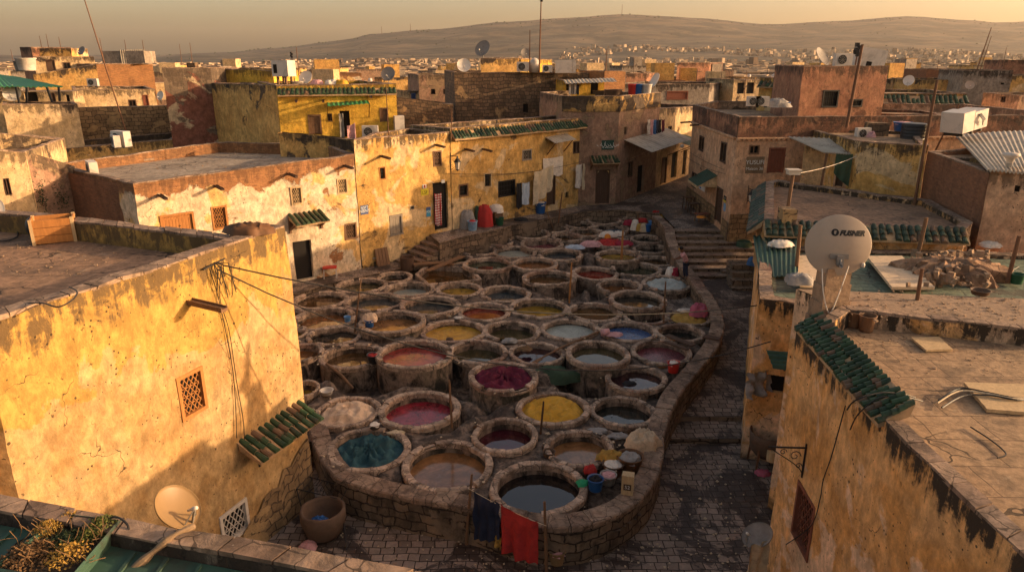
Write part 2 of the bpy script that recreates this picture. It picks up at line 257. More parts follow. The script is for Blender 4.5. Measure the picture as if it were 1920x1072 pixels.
# ------------------------------------------------------------------ mesh builder
WL = {}                                         # world place of every empty and mesh, so children can be written in world units
def nvec(p): return noise.noise_vector(p)
class MB:
    def __init__(s, T=None, jit=0.0):
        s.v = []; s.f = []; s.m = []; s.uv = []; s.dn = []; s.up = []; s.ti = []; s.T = T; s.jit = jit; s.mi = 0; s.t = .5
    def vert(s, p, dn=9, up=9):
        p = Vector(p)
        if s.T is not None: p = s.T @ p
        if s.jit: p = p + nvec(p*.8)*s.jit + nvec(p*3.1)*s.jit*.5 + nvec(p*8.3)*s.jit*.3
        s.v.append(p); s.dn.append(dn); s.up.append(up); return len(s.v)-1
    def face(s, idx, uv=None):
        s.f.append(tuple(idx)); s.m.append(s.mi); s.ti.append(s.t); s.uv.append(uv)
    def quad(s, a, b, c, d, uv=None, dn=9, up=9): s.face([s.vert(q, dn, up) for q in (a, b, c, d)], uv)
    def poly(s, pts, uv=None): s.face([s.vert(q) for q in pts], uv)
    def box(s, x0, y0, z0, x1, y1, z1):
        q = [s.vert((x, y, z)) for z in (z0, z1) for y in (y0, y1) for x in (x0, x1)]
        for a, L, H in (((0, 1, 5, 4), x1-x0, z1-z0), ((1, 3, 7, 5), y1-y0, z1-z0), ((3, 2, 6, 7), x1-x0, z1-z0), ((2, 0, 4, 6), y1-y0, z1-z0), ((4, 5, 7, 6), x1-x0, y1-y0), ((2, 3, 1, 0), x1-x0, y1-y0)):
            s.face([q[i] for i in a], [(0, 0), (L, 0), (L, H), (0, H)])
    def cbox(s, c, sx, sy, sz): s.box(c[0]-sx/2, c[1]-sy/2, c[2]-sz/2, c[0]+sx/2, c[1]+sy/2, c[2]+sz/2)
    def lathe(s, prof, n=20, c=(0, 0, 0), sx=1, sy=1, close=False):
        rows = [[s.vert((c[0]+math.cos(2*math.pi*k/n)*r*sx, c[1]+math.sin(2*math.pi*k/n)*r*sy, c[2]+z)) for k in range(n)] for r, z in prof]
        for i in range(len(rows)-1):
            for k in range(n): s.face([rows[i][k], rows[i][(k+1) % n], rows[i+1][(k+1) % n], rows[i+1][k]])
        if close: s.face(rows[0][::-1]); s.face(rows[-1])
    def tube(s, pts, r, n=6, caps=True):
        pts = [Vector(p) for p in pts]; rr = r if isinstance(r, (list, tuple)) else [r]*len(pts); rows = []
        for i, p in enumerate(pts):
            d = (pts[min(i+1, len(pts)-1)]-pts[max(i-1, 0)])
            if d.length < 1e-6: d = Vector((0, 0, 1))
            d.normalize(); a = d.cross(Vector((0, 0, 1)) if abs(d.z) < .95 else Vector((1, 0, 0))).normalized(); b = d.cross(a)
            rows.append([s.vert(p+(a*math.cos(2*math.pi*k/n)+b*math.sin(2*math.pi*k/n))*rr[i]) for k in range(n)])
        for i in range(len(rows)-1):
            for k in range(n): s.face([rows[i][k], rows[i][(k+1) % n], rows[i+1][(k+1) % n], rows[i+1][k]])
        if caps: s.face(rows[0][::-1]); s.face(rows[-1])
    def bar(s, a, b, wx, wz):                    # rectangular bar from a to b
        a = Vector(a); b = Vector(b); d = (b-a).normalized(); x = d.cross(Vector((0, 0, 1)) if abs(d.z) < .95 else Vector((0, 1, 0))).normalized()*wx/2; y = x.cross(d).normalized()*wz/2
        q = [s.vert(p+i*x+j*y) for p in (a, b) for i, j in ((-1, -1), (1, -1), (1, 1), (-1, 1))]
        for k in range(4): s.face([q[k], q[(k+1) % 4], q[4+(k+1) % 4], q[4+k]])
        s.face(q[0:4][::-1]); s.face(q[4:8])
    def build(s, name, mats, parent=None, smooth=False, loc=None):
        if not isinstance(mats, (list, tuple)): mats = [mats]
        if not s.v: return None
        if parent is not None: o0 = WL[parent]
        elif loc is not None: o0 = Vector(loc)
        else:
            o0 = Vector(((min(p.x for p in s.v)+max(p.x for p in s.v))/2, (min(p.y for p in s.v)+max(p.y for p in s.v))/2, min(p.z for p in s.v)))
        me = bpy.data.meshes.new(name); me.from_pydata([tuple(p-o0) for p in s.v], [], s.f)
        for m in mats: me.materials.append(MATS[m] if isinstance(m, str) else m)
        if any(s.m): me.polygons.foreach_set('material_index', s.m)
        if smooth: me.polygons.foreach_set('use_smooth', [True]*len(s.f))
        for nm, arr in (('dn', s.dn), ('up', s.up)):
            if any(x != 9 for x in arr): me.attributes.new(nm, 'FLOAT', 'POINT').data.foreach_set('value', arr)
            else: me.attributes.new(nm, 'FLOAT', 'POINT').data.foreach_set('value', [9.0]*len(arr))
        me.attributes.new('tint', 'FLOAT', 'FACE').data.foreach_set('value', s.ti)
        uvl = me.uv_layers.new(name='uv'); buf = []
        for f, u in zip(s.f, s.uv):
            if u: 
                for a in u: buf += [a[0], a[1]]
            else:
                for i in f:
                    p = s.v[i]; buf += [p.x*.7+p.y*.7, p.z]
        uvl.data.foreach_set('uv', buf)
        o = bpy.data.objects.new(name, me); COL.objects.link(o)
        if parent is not None: o.parent = parent; WL[o] = o0.copy()
        else: o.location = o0; WL[o] = o0.copy()
        return o
def tag(o, label=None, cat=None, group=None, kind=None):
    if label: o['label'] = label
    if cat: o['category'] = cat
    if group: o['group'] = group
    if kind: o['kind'] = kind
    return o
def thing(name, label, cat, loc=(0, 0, 0), group=None):
    o = bpy.data.objects.new(name, None); COL.objects.link(o); o.location = loc; o.empty_display_size = .2; WL[o] = Vector(loc); return tag(o, label, cat, group)
def dup(root, loc, rotz=0, label=None, scale=1, group=None, tilt=(0, 0)):
    r = root.copy(); COL.objects.link(r); r.location = loc; r.rotation_euler = (tilt[0], tilt[1], rotz); r.scale = (scale,)*3
    if label: r['label'] = label
    if group: r['group'] = group
    for ch in list(root.children):
        c = ch.copy(); COL.objects.link(c); c.parent = r
        for g in ch.children:
            d = g.copy(); COL.objects.link(d); d.parent = c
    return r
def move(o, loc, rotz=0, scale=1, tilt=(0, 0)): o.location = loc; o.rotation_euler = (tilt[0], tilt[1], rotz); o.scale = (scale,)*3; return o

# ------------------------------------------------------------------ walls with openings
def inset(poly, d):
    n = len(poly); out = []
    for i in range(n):
        a, b, c = Vector(poly[i-1]), Vector(poly[i]), Vector(poly[(i+1) % n])
        e1 = (b-a).normalized(); e2 = (c-b).normalized(); n1 = Vector((-e1.y, e1.x)); n2 = Vector((-e2.y, e2.x))
        m = n1+n2; k = d/max(.35, m.length_squared/2*1.0); out.append(b+m*(k))
    return out
def wallgrid(mb, A, B, z0, z1, holes=(), step=.5, rev=.2, z1b=None, z0b=None, soff=0):
    """wall face from A to B, outward is the right-hand side; the top may slope from z1 to z1b"""
    A = Vector(A[:2]); B = Vector(B[:2]); L = (B-A).length
    if L < .01: return
    d = (B-A)/L; n = Vector((d.y, -d.x)); z1b = z1 if z1b is None else z1b
    us = {0.0, L}; zs = {0.0, 1.0}; H = max(z1, z1b)-z0
    for h in holes: us |= {h[0], h[1]}; 
    nu = max(1, int(L/step)); nz = max(1, int(H/step))
    for i in range(1, nu): us.add(L*i/nu)
    us = sorted(us); zz = {z0, H+z0} | {z0+H*i/nz for i in range(1, nz)}
    for h in holes: zz |= {h[2], h[3]}
    zz = sorted(zz)
    def clean(a, keep):
        o = [a[0]]
        for x in a[1:]:
            if x-o[-1] < .06 and x not in keep and x != a[-1]: continue
            if x-o[-1] < .06 and o[-1] not in keep and len(o) > 1: o[-1] = x; continue
            o.append(x)
        return o
    us = clean(us, {h[i] for h in holes for i in (0, 1)}); zz = clean(zz, {h[i] for h in holes for i in (2, 3)})
    def top(u): return z1+(z1b-z1)*u/L
    idx = {}
    def vt(i, j):
        if (i, j) not in idx:
            u, z = us[i], zz[j]; tp = top(u)
            if tp < H+z0-1e-6: z = z0+(z-z0)*(tp-z0)/H if not holes else min(z, tp)
            p = A+d*u; idx[(i, j)] = mb.vert((p.x, p.y, z), tp-z, z-z0)
        return idx[(i, j)]
    for i in range(len(us)-1):
        for j in range(len(zz)-1):
            uc, zc = (us[i]+us[i+1])/2, (zz[j]+zz[j+1])/2
            if any(h[0] < uc < h[1] and h[2] < zc < h[3] for h in holes): continue
            mb.face([vt(i, j), vt(i+1, j), vt(i+1, j+1), vt(i, j+1)], [(us[i]+soff, zz[j]), (us[i+1]+soff, zz[j]), (us[i+1]+soff, zz[j+1]), (us[i]+soff, zz[j+1])])
    for h in holes:
        a, b = A+d*h[0], A+d*h[1]; ai, bi = a-n*rev, b-n*rev
        for p, q in (((a, h[2]), (b, h[2])), ((b, h[2]), (b, h[3])), ((b, h[3]), (a, h[3])), ((a, h[3]), (a, h[2]))):
            (p0, pz), (q0, qz) = p, q
            mb.quad((p0.x, p0.y, pz), (q0.x, q0.y, qz), (q0.x-n.x*rev, q0.y-n.y*rev, qz), (p0.x-n.x*rev, p0.y-n.y*rev, pz), dn=1.5, up=1.5)
def wframe(A, B, u, z, off=0):                   # local frame on a wall: x along it, -y outward, z up
    A = Vector(A[:2]); B = Vector(B[:2]); d = (B-A).normalized(); n = Vector((d.y, -d.x)); p = A+d*u+n*off
    return Matrix(((d.x, -n.x, 0, p.x), (d.y, -n.y, 0, p.y), (0, 0, 1, z), (0, 0, 0, 1)))
def onwall(A, B, px, py):
    q = PW(px, py, A, B); return (Vector(q[:2])-Vector(A[:2])).dot((Vector(B[:2])-Vector(A[:2])).normalized()), q.z

def fit_opening(parent, A, B, h, kind, rev=.2, wm='wood_orange'):
    """fills an opening of a wall with a window or a door"""
    u0, u1, z0, z1 = h; w_, hh = u1-u0, z1-z0; T = wframe(A, B, (u0+u1)/2, z0)
    fw = min(.09, w_*.12)
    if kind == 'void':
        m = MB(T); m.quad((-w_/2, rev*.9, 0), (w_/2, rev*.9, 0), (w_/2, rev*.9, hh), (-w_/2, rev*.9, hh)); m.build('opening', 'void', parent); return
    if kind in ('lat', 'bars', 'glass', 'grid'):
        f = MB(T); y0, y1 = -.03, rev*.6
        f.box(-w_/2, y0, 0, -w_/2+fw, y1, hh); f.box(w_/2-fw, y0, 0, w_/2, y1, hh); f.box(-w_/2+fw, y0, hh-fw, w_/2-fw, y1, hh); f.box(-w_/2+fw, y0, 0, w_/2-fw, y1, fw)
        win = f.build('window', wm, parent)
        pn = MB(T); pn.quad((-w_/2+fw, rev*.85, fw), (w_/2-fw, rev*.85, fw), (w_/2-fw, rev*.85, hh-fw), (-w_/2+fw, rev*.85, hh-fw)); pn.build('pane', 'glass_dark', win)
        g = MB(T); a, b = w_/2-fw, hh-2*fw; y = rev*.3
        if kind == 'lat':
            s_ = max(.13, min(.17, w_/6)); r = .011
            n = int((2*a+b)/s_)+1
            for k in range(-n, n):
                for sg in (1, -1):
                    # diagonal lath clipped to the opening
                    c0 = k*s_*1.0; pts = []
                    for t_ in (0, b):
                        x = c0+sg*t_*.62; pts.append((x, t_))
                    (xa, ta), (xb, tb) = pts
                    if xa == xb: continue
                    lo, hi = 0.0, 1.0; dx = xb-xa
                    for lim, sgn in ((-a, 1), (a, -1)):
                        va, vb = (xa-lim)*sgn, (xb-lim)*sgn
                        if va < 0 and vb < 0: lo, hi = 1, 0; break
                        if va < 0: lo = max(lo, va/(va-vb))
                        if vb < 0: hi = min(hi, va/(va-vb))
                    if hi-lo < .02: continue
                    g.bar((xa+dx*lo, y, fw+b*lo), (xa+dx*hi, y, fw+b*hi), .022, .02)
            for k in range(1, int(b/s_/1.6)): g.bar((-a, y+.02, fw+k*s_*1.6), (a, y+.02, fw+k*s_*1.6), .018, .018)
            g.build('lattice', wm, win)
        elif kind in ('bars', 'grid'):
            nb = max(2, int(2*a/.13)); 
            for k in range(1, nb): g.bar((-a+2*a*k/nb, y, fw), (-a+2*a*k/nb, y, hh-fw), .016, .016)
            for k in range(1, 3 if kind == 'bars' else max(3, int(b/.16))): 
                q = fw+b*k/(3 if kind == 'bars' else max(3, int(b/.16))); g.bar((-a, y, q), (a, y, q), .016, .016)
            g.build('bars', 'metal_black', win)
        else:
            g.box(-.02, y-.02, fw, .02, y+.02, hh-fw); g.build('mullion', wm, win)
        return win
    if kind in ('shut', 'door', 'door2', 'arch'):
        f = MB(T); y1 = rev*.7; t_ = fw*1.1
        f.box(-w_/2, -.035, 0, -w_/2+t_, y1, hh); f.box(w_/2-t_, -.035, 0, w_/2, y1, hh); f.box(-w_/2+t_, -.035, hh-t_, w_/2-t_, y1, hh)
        if kind == 'shut': f.box(-w_/2-.04, -.07, -.06, w_/2+.04, y1, .01)
        l = MB(T); a = w_/2-t_; nb = max(4, int(2*a/.14)); l.quad((-a, y1*.9, .02), (a, y1*.9, .02), (a, y1*.9, hh-t_), (-a, y1*.9, hh-t_))
        for k in range(nb):
            x0 = -a+2*a*k/nb+.006; x1 = -a+2*a*(k+1)/nb-.006; dy = random.uniform(0, .012); l.box(x0, y1*.45-dy, .03, x1, y1*.8, hh-t_-.01)
        for q in (.2, .78): l.box(-a+.02, y1*.25, hh*q, -.015, y1*.45, hh*q+.08); l.box(.015, y1*.25, hh*q, a-.02, y1*.45, hh*q+.08)
        nm = 'shutter' if kind == 'shut' else 'door'
        dd = l.build(nm, wm, parent); f.build('frame', wm, dd)
        if kind != 'shut':
            k = MB(T); k.lathe([(.0, 0), (.03, .0), (.03, .03), (0, .05)], 8, (a*.15, y1*.2, hh*.45)); k.build('handle', 'metal_black', dd)
        return dd

def house(name, label, cat, poly, z0, zt, wm, rm='roof_floor', par=.45, th=.28, step=.55, ops=(), group=None, zts=None, cap='coping_stone', jit=.03, rev=.2, overh=.0, holes_only=False):
    """poly counter-clockwise seen from above; ops = (edge, (x0,y0,x1,y1) in photo pixels or ('m',u0,u1,z0,z1), kind[, wood])"""
    poly = [Vector(p[:2]) for p in poly]; n = len(poly)
    ar = sum(poly[i].x*poly[(i+1) % n].y-poly[(i+1) % n].x*poly[i].y for i in range(n))
    if ar < 0: print('HOUSE NOT CCW', label)
    c = sum(poly, Vector((0, 0)))/n
    h = thing(name, label, cat, (c.x, c.y, z0), group); zts = zts or [zt]*n
    w_ = MB(jit=jit); holes = {i: [] for i in range(n)}
    for op in ops:
        e, b, k = op[0], op[1], op[2]; A, B = poly[e], poly[(e+1) % n]
        if b[0] == 'm': hh = tuple(b[1:])
        else:
            xm, ym = (b[0]+b[2])/2, (b[1]+b[3])/2
            u0 = onwall(A, B, b[0], ym)[0]; u1 = onwall(A, B, b[2], ym)[0]; q0 = onwall(A, B, xm, b[3])[1]; q1 = onwall(A, B, xm, b[1])[1]; hh = (min(u0, u1), max(u0, u1), q0, q1)
        L = (B-A).length; hh = (max(.05, hh[0]), min(L-.05, hh[1]), max(z0+.01, hh[2]), min(zts[e]-.1, hh[3]))
        if hh[1]-hh[0] < .08 or hh[3]-hh[2] < .08: print('BAD OPENING', label, op, hh); continue
        holes[e].append((hh, k, op[3] if len(op) > 3 else 'wood_orange'))
    so = 0
    for i in range(n):
        A, B = poly[i], poly[(i+1) % n]
        wallgrid(w_, A, B, z0, zts[i], [q[0] for q in holes[i]], step, rev, zts[(i+1) % n], soff=so); so += (B-A).length
    ins = inset(poly, th) if par > 0 else None
    if par > 0:
        for i in range(n):
            A, B = ins[(i+1) % n], ins[i]
            wallgrid(w_, A, B, max(z0, min(zts)-par), zts[(i+1) % n], (), step*1.3, z1b=zts[i], soff=so)
        cp = MB(jit=jit)
        for i in range(n):
            A, B, a, b = poly[i], poly[(i+1) % n], ins[i], ins[(i+1) % n]; L = (B-A).length; k = max(1, int(L/.55)); eA = (A-a)*overh; eB = (B-b)*overh
            for j in range(k):
                cp.t = random.random(); f0, f1 = j/k, (j+1)/k; g = .012/max(L, 1)
                pa, pb = (A+eA).lerp(B+eB, f0+g), (A+eA).lerp(B+eB, f1-g); qa, qb = (a-eA*.3).lerp(b-eB*.3, f0+g), (a-eA*.3).lerp(b-eB*.3, f1-g)
                z_a = zts[i]+(zts[(i+1) % n]-zts[i])*f0; z_b = zts[i]+(zts[(i+1) % n]-zts[i])*f1; dz = random.uniform(.02, .05)
                lo = [cp.vert((p.x, p.y, z-.03)) for p, z in ((pa, z_a), (pb, z_b), (qb, z_b), (qa, z_a))]; hi = [cp.vert((p.x, p.y, z+dz)) for p, z in ((pa, z_a), (pb, z_b), (qb, z_b), (qa, z_a))]
                cp.face(hi)
                for q in range(4): cp.face([lo[q], lo[(q+1) % 4], hi[(q+1) % 4], hi[q]])
        cp.build('coping', cap, h)
    w_.build('wall', wm, h)
    rp = ins or poly; zr = min(zts)-par
    r = MB(); tri = tessellate_polygon([[Vector((p.x, p.y, 0)) for p in rp]]); vi = [r.vert((p.x, p.y, zr+.012)) for p in rp]
    for t_ in tri:
        a, b, c_ = (rp[k] for k in t_); s_ = (b-a).cross(c_-a); r.face([vi[k] for k in (t_ if s_ > 0 else t_[::-1])])
    r.build('roof', rm, h)
    for i in range(n):
        for hh, k, wmm in holes[i]: fit_opening(h, poly[i], poly[(i+1) % n], hh, k, rev, wmm)
    h['_n'] = 0; del h['_n']
    return h

def tiles(parent, A, B, z, out=.45, drop=.35, pitch=.24, mat='tile_green', name='roof_tiles', rows=2, back=0, board='tile_edge', flip=1):
    """a sloping strip of half-round green tiles along A-B (outward to the right), its upper edge at height z"""
    A = Vector(A[:2]); B = Vector(B[:2]); L = (B-A).length; d = (B-A)/L; n = Vector((d.y, -d.x))*flip
    m = MB(jit=.012); k = max(2, int(L/pitch)); r = pitch*.44
    for i in range(k):
        u = (i+.5)*L/k+random.uniform(-.02, .02); c = A+d*u
        for q in range(rows):
            if random.random() < .05: continue
            f0, f1 = q/rows, (q+1)/rows+.06+random.uniform(-.03, .05); r0, r1 = r*random.uniform(.84, .95), r*random.uniform(.98, 1.08); lift = .012*(q % 2)+random.uniform(0, .02)
            sk = random.uniform(-.05, .05); m.t = random.random()
            ps = []
            for f, rr, l2 in ((f0, r0, -.02), (f1, r1, .015)):
                b = c+n*(out*f-back)+d*sk*f; zz = z-drop*f+l2+lift; row = []
                for a in range(6):
                    an = math.pi*a/5; row.append(m.vert((b.x+d.x*math.cos(an)*rr, b.y+d.y*math.cos(an)*rr, zz+math.sin(an)*rr*.95)))
                ps.append(row)
            m.t = random.random()
            for a in range(5): m.face([ps[0][a], ps[0][a+1], ps[1][a+1], ps[1][a]])
            if q == rows-1: m.face(ps[1])
    o = m.build(name, mat, parent)
    b = MB(jit=.012)
    def pt(u, f, zo): p = A+d*u+n*(out*f-back); return (p.x, p.y, z-drop*f+zo)
    kk = max(1, int(L/.8))
    for i in range(kk):
        u0, u1 = L*i/kk, L*(i+1)/kk
        b.quad(pt(u0, 0, 0), pt(u1, 0, 0), pt(u1, 1, 0), pt(u0, 1, 0)); b.quad(pt(u0, 1, 0), pt(u1, 1, 0), pt(u1, 1, -.09), pt(u0, 1, -.09)); b.quad(pt(u0, 1, -.09), pt(u1, 1, -.09), pt(u1, .1, -.12-drop*.2), pt(u0, .1, -.12-drop*.2))
    for u in (0, L): b.poly([pt(u, 0, 0), pt(u, 1, 0), pt(u, 1, -.09), pt(u, .1, -.12-drop*.2)])
    b.build('eave', board, parent)
    return o
def spout(parent, A, B, u, z, L=.9, mat='wood_dark', w_=.13):
    T = wframe(A, B, u, z); m = MB(T); m.bar((0, .1, 0), (0, -L, -.07), w_, .07); m.bar((-w_*.45, .1, .05), (-w_*.45, -L, -.02), .02, .06); m.bar((w_*.45, .1, .05), (w_*.45, -L, -.02), .02, .06); m.build('water_spout', mat, parent)
def spouts(parent, A, B, pts, L=.9, mat='wood_dark', w_=.14):
    for px, py in pts: u, z = onwall(A, B, px, py); spout(parent, A, B, u, z, L, mat, w_)

# ------------------------------------------------------------------ terrain and far hills
RIDGE = [(-900, 100), (-300, 96), (0, 104), (280, 104), (420, 99), (520, 90), (640, 77), (700, 64), (800, 56), (960, 41), (1060, 34), (1165, 27), (1230, 30), (1290, 34), (1440, 46), (1560, 40), (1690, 31), (1800, 38), (1860, 43), (1920, 40), (2300, 30), (2900, 60)]
def ridge(px):
    for (a, b), (c_, d) in zip(RIDGE, RIDGE[1:]):
        if a <= px <= c_: f = (px-a)/(c_-a); f = f*f*(3-2*f); return b+(d-b)*f
    return 95
def terr(X, Y):
    if Y < 350: return -.6
    r = math.hypot(X, Y); px = CX+F_PX*(X/Y)*(1/(_c+.0)) if Y > 0 else 0
    # pixel column of a far point: u = X/(Y cos p)
    px = CX+F_PX*X/(Y*_c)
    py = ridge(px); v = -(py-CY)/F_PX; Hh = EYE+4200*((-_s+v*_c)/(_c+v*_s))
    f = min(1, max(0, (Y-1300)/2900)); f = f**1.75
    if Y > 4200: f = 1-min(1, (Y-4200)/4000)*.5
    n1 = noise.noise(Vector((X*.0011, Y*.0011, 3)))*34+noise.noise(Vector((X*.004, Y*.003, 7)))*20-abs(noise.noise(Vector((X*.009, Y*.005, 4))))*22
    n2 = noise.noise(Vector((X*.0015, Y*.004, 1)))
    return -.6+(Hh+.6)*f+n1*f*(1-f)*3.0+(n2*2.5)*min(1, max(0, (Y-500)/800))*(1 if Y < 4000 else 0)*(1-f)
def make_terrain():
    m = MB(); ys = [-60, -20, 0, 60, 200, 350, 500, 650, 800, 950, 1100]; y = 1200
    while y < 4200: ys.append(y); y += 45
    ys += [4200, 4260, 4400, 4700, 5200, 6000, 8000]
    rows = []
    for Y in ys:
        row = []
        for k in range(121):
            a = -1.15+2.3*k/120; X = (max(Y, 80))*a*1.25 if Y > 0 else a*260; row.append(m.vert((X, Y, terr(X, Y))))
        rows.append(row)
    for i in range(len(rows)-1):
        for k in range(120): m.face([rows[i][k], rows[i][k+1], rows[i+1][k+1], rows[i+1][k]])
    t = NT('hill_ground'); n1 = t.noise(.0042, 12, .68, .5, t.scale(t.pos(), 1, 1.4, 1.2)); n2 = t.noise(.016, 9, .7, .6)
    col = t.mix(t.step(n1, .42, .62), (.012, .010, .006), (.13, .085, .045)); col = t.mix(t.step(n2, .55, .62), col, (.05, .045, .028))
    t.done('hill_ground', col, .95, n2, .5, 4)
    o = m.build('hills', 'hill_ground', None, True, (0, 0, 0)); tag(o, kind='structure')
make_terrain()
# the air between here and the hills
def make_haze():
    m = MB(); m.box(-6500, -120, -40, 6500, 8100, 330)
    mt = bpy.data.materials.new('haze'); mt.use_nodes = True; t = mt.node_tree
    for n_ in list(t.nodes):
        if n_.type == 'BSDF_PRINCIPLED': t.nodes.remove(n_)
    v = t.nodes.new('ShaderNodeVolumePrincipled'); v.inputs['Color'].default_value = (1.0, .88, .74, 1); v.inputs['Density'].default_value = .00006; v.inputs['Anisotropy'].default_value = .35
    t.links.new(v.outputs[0], t.nodes['Material Output'].inputs['Volume']); MATS['haze'] = mt
    tag(m.build('haze', 'haze', None, loc=(0, 0, -40)), kind='stuff')
make_haze()

# ------------------------------------------------------------------ the court: houses along it
# 1. tall ochre house at the near left
c1 = P(589, 934, 0); n1_ = P(-45, 613, 8.65); FARL = P(-160, 376, 8.65); k1 = P(432, 440, 8.65)
poly = [V2(n1_), V2(c1), (c1.x-.75, c1.y+.12), V2(k1), V2(FARL), (-24, 8.5), (n1_.x-3, n1_.y-.2)]
hA = house('plaster_house', 'tall ochre plastered house at the near left, sunlit wall stained under its coping', 'house', poly, -.3, 8.65, 'wall_sunlit_ochre', 'roof_floor_brown', par=.55, th=.42, step=.4, jit=.045, rev=.16,
    ops=[(0, (333, 694, 386, 781), 'lat'), (0, (412, 948, 468, 1012), 'lat', 'casing_white')])
A_, B_ = n1_, c1
spouts(hA, A_, B_, [(357, 566)], L=1.0, mat='wood_brown', w_=.2)
a, za = onwall(A_, B_, 447, 845); b, zb = onwall(A_, B_, 563, 742); T0 = wframe(A_, B_, a, za); T1 = wframe(A_, B_, b, zb)
pa = T0.to_translation(); pb = T1.to_translation(); tiles(hA, pa, pb, (pa.z+pb.z)/2+.05, .72, .42, .22, rows=3)
def scroll_bracket(parent, T, s=1.0, mat='metal_black', name='scroll_bracket'):
    m = MB(T); m.bar((0, -.02, -.9*s), (0, -.02, .12*s), .035, .035); m.bar((0, 0, 0), (0, -1.0*s, 0), .035, .03)
    pts = [(0, -.02-.9*s*math.sin(t)**1.0*(t/1.5), -.85*s+.8*s*(t/1.5)) for t in [x*.15 for x in range(11)]]; m.tube(pts, .012, 5)
    for cy, cz, r in ((-.28, -.25, .16), (-.15, -.55, .09), (-.6, -.14, .1)):
        m.tube([(0, cy*s+math.cos(x*.7)*r*s*(1-x*.07), cz*s+math.sin(x*.7)*r*s*(1-x*.07)) for x in range(12)], .011, 5)
    return m.build(name, mat, parent)
for q in (.25, .85):
    p_ = pa.lerp(pb, q); T = wframe(A_, B_, a+(b-a)*q, p_.z-.45); scroll_bracket(hA, T, .55)
m = MB(jit=.05); ub = (Vector(c1[:2])-Vector(n1_[:2])).length; d_ = (Vector(c1[:2])-Vector(n1_[:2])).normalized(); n_ = Vector((d_.y, -d_.x))*.05
us_ = [ub-3.0+.3*k for k in range(11)]
for k in range(10):
    a_ = Vector(n1_[:2])+d_*us_[k]+n_; b_ = Vector(n1_[:2])+d_*us_[k+1]+n_; h0, h1 = (.9+.13*q_+.35*noise.noise(Vector((q_*.9, 3, 1))) for q_ in (k, k+1)); wallgrid(m, a_, b_, -.2, h0, (), .3, z1b=h1, soff=us_[k])
m.build('stone_base', 'stone_warm', hA)
# neighbour in the shade at the extreme left
hB = house('plaster_house', 'shaded tan house wall with a green window at the left edge of the photo', 'house', [(n1_.x-2.95, n1_.y-4.5), (n1_.x-.55, n1_.y-.6), (n1_.x-.9, n1_.y-.05), (n1_.x-6, n1_.y-.05), (n1_.x-6, n1_.y-4.5)], -.3, 6.9, 'wall_ochre_deep', step=.6,
    ops=[(0, (2, 915, 30, 975), 'glass', 'sheet_green')])

# 2. the sunlit row behind the vats
FA = P(590, 525, 1.3); FB = P(1055, 390, 2.6)
def FP(px, off=0):
    q = PW(px, 400, FA, FB); d = (Vector(FB[:2])-Vector(FA[:2])).normalized(); return (q.x+d.y*off, q.y-d.x*off)
z2 = 7.75
poly = [FP(258), FP(671), V2(P(612, 272, z2)), V2(P(408, 267, z2)), V2(P(93, 304, z2))]
hC = house('whitewashed_house', 'low flat roofed house, cream limewash peeling off red brick, green tiled door canopy', 'house', poly, .6, z2, 'wall_whitewash', 'roof_floor_grey', par=.5, zts=[7.62, 7.95, 7.8, 7.75, 7.6], jit=.04,
    ops=[(0, (301, 400, 366, 445), 'door2', 'wood_orange'), (0, (397, 386, 427, 430), 'lat'), (0, (545, 350, 567, 384), 'lat', 'wood_pale'), (0, (632, 334, 652, 364), 'lat', 'wood_pale'), (0, (646, 418, 669, 449), 'lat', 'wood_brown'), (0, (552, 451, 586, 524), 'void')])
A_, B_ = Vector(FP(258)), Vector(FP(671))
spouts(hC, A_, B_, [(404, 349), (299, 366), (540, 326), (645, 311)], L=.95)
def canopy(parent, A, B, x0, x1, ym, y_, out=.7, drop=.35, wide=.15):
    u0, z = onwall(A, B, x0, y_); u1, _ = onwall(A, B, x1, y_); T0 = wframe(A, B, u0, z).to_translation(); T1 = wframe(A, B, u1, z).to_translation()
    tiles(parent, T0, T1, z+.25, out, drop, .25)
    m = MB(jit=.01)
    for u in (u0+.05, u1-.05):
        T = wframe(A, B, u, z); m.T = T; m.bar((0, 0, -.6), (0, -out*.8, -.15), .1, .1); m.bar((0, -.05, -.75), (0, -.05, .1), .12, .1)
    m.T = wframe(A, B, (u0+u1)/2, z); m.box(-(u1-u0)/2+.1, -.12, -.42, (u1-u0)/2-.1, -.02, -.05); m.build('canopy_bracket', 'wood_brown', parent)
canopy(hC, A_, B_, 540, 603, 415, 412, .95, .42)
# 3. ochre row house
hD = house('row_house', 'ochre row house with a grey shuttered window above the small court steps', 'house', [FP(672, .03), FP(846, .03), V2(P(768, 242, 8.75)), V2(P(700, 250, 8.75))], .6, 8.75, 'wall_ochre', par=.4, jit=.04,
    ops=[(0, (711, 313, 723, 337), 'grid'), (0, (731, 403, 755, 439), 'shut', 'wood_grey'), (0, (769, 386, 776, 393), 'grid', 'wood_grey'), (0, (812, 283, 828, 312), 'lat', 'wood_brown'), (0, (813, 342, 840, 430), 'void')])
A_, B_ = Vector(FP(672, .03)), Vector(FP(846, .03)); spouts(hD, A_, B_, [(714, 293), (816, 272)], L=.95)
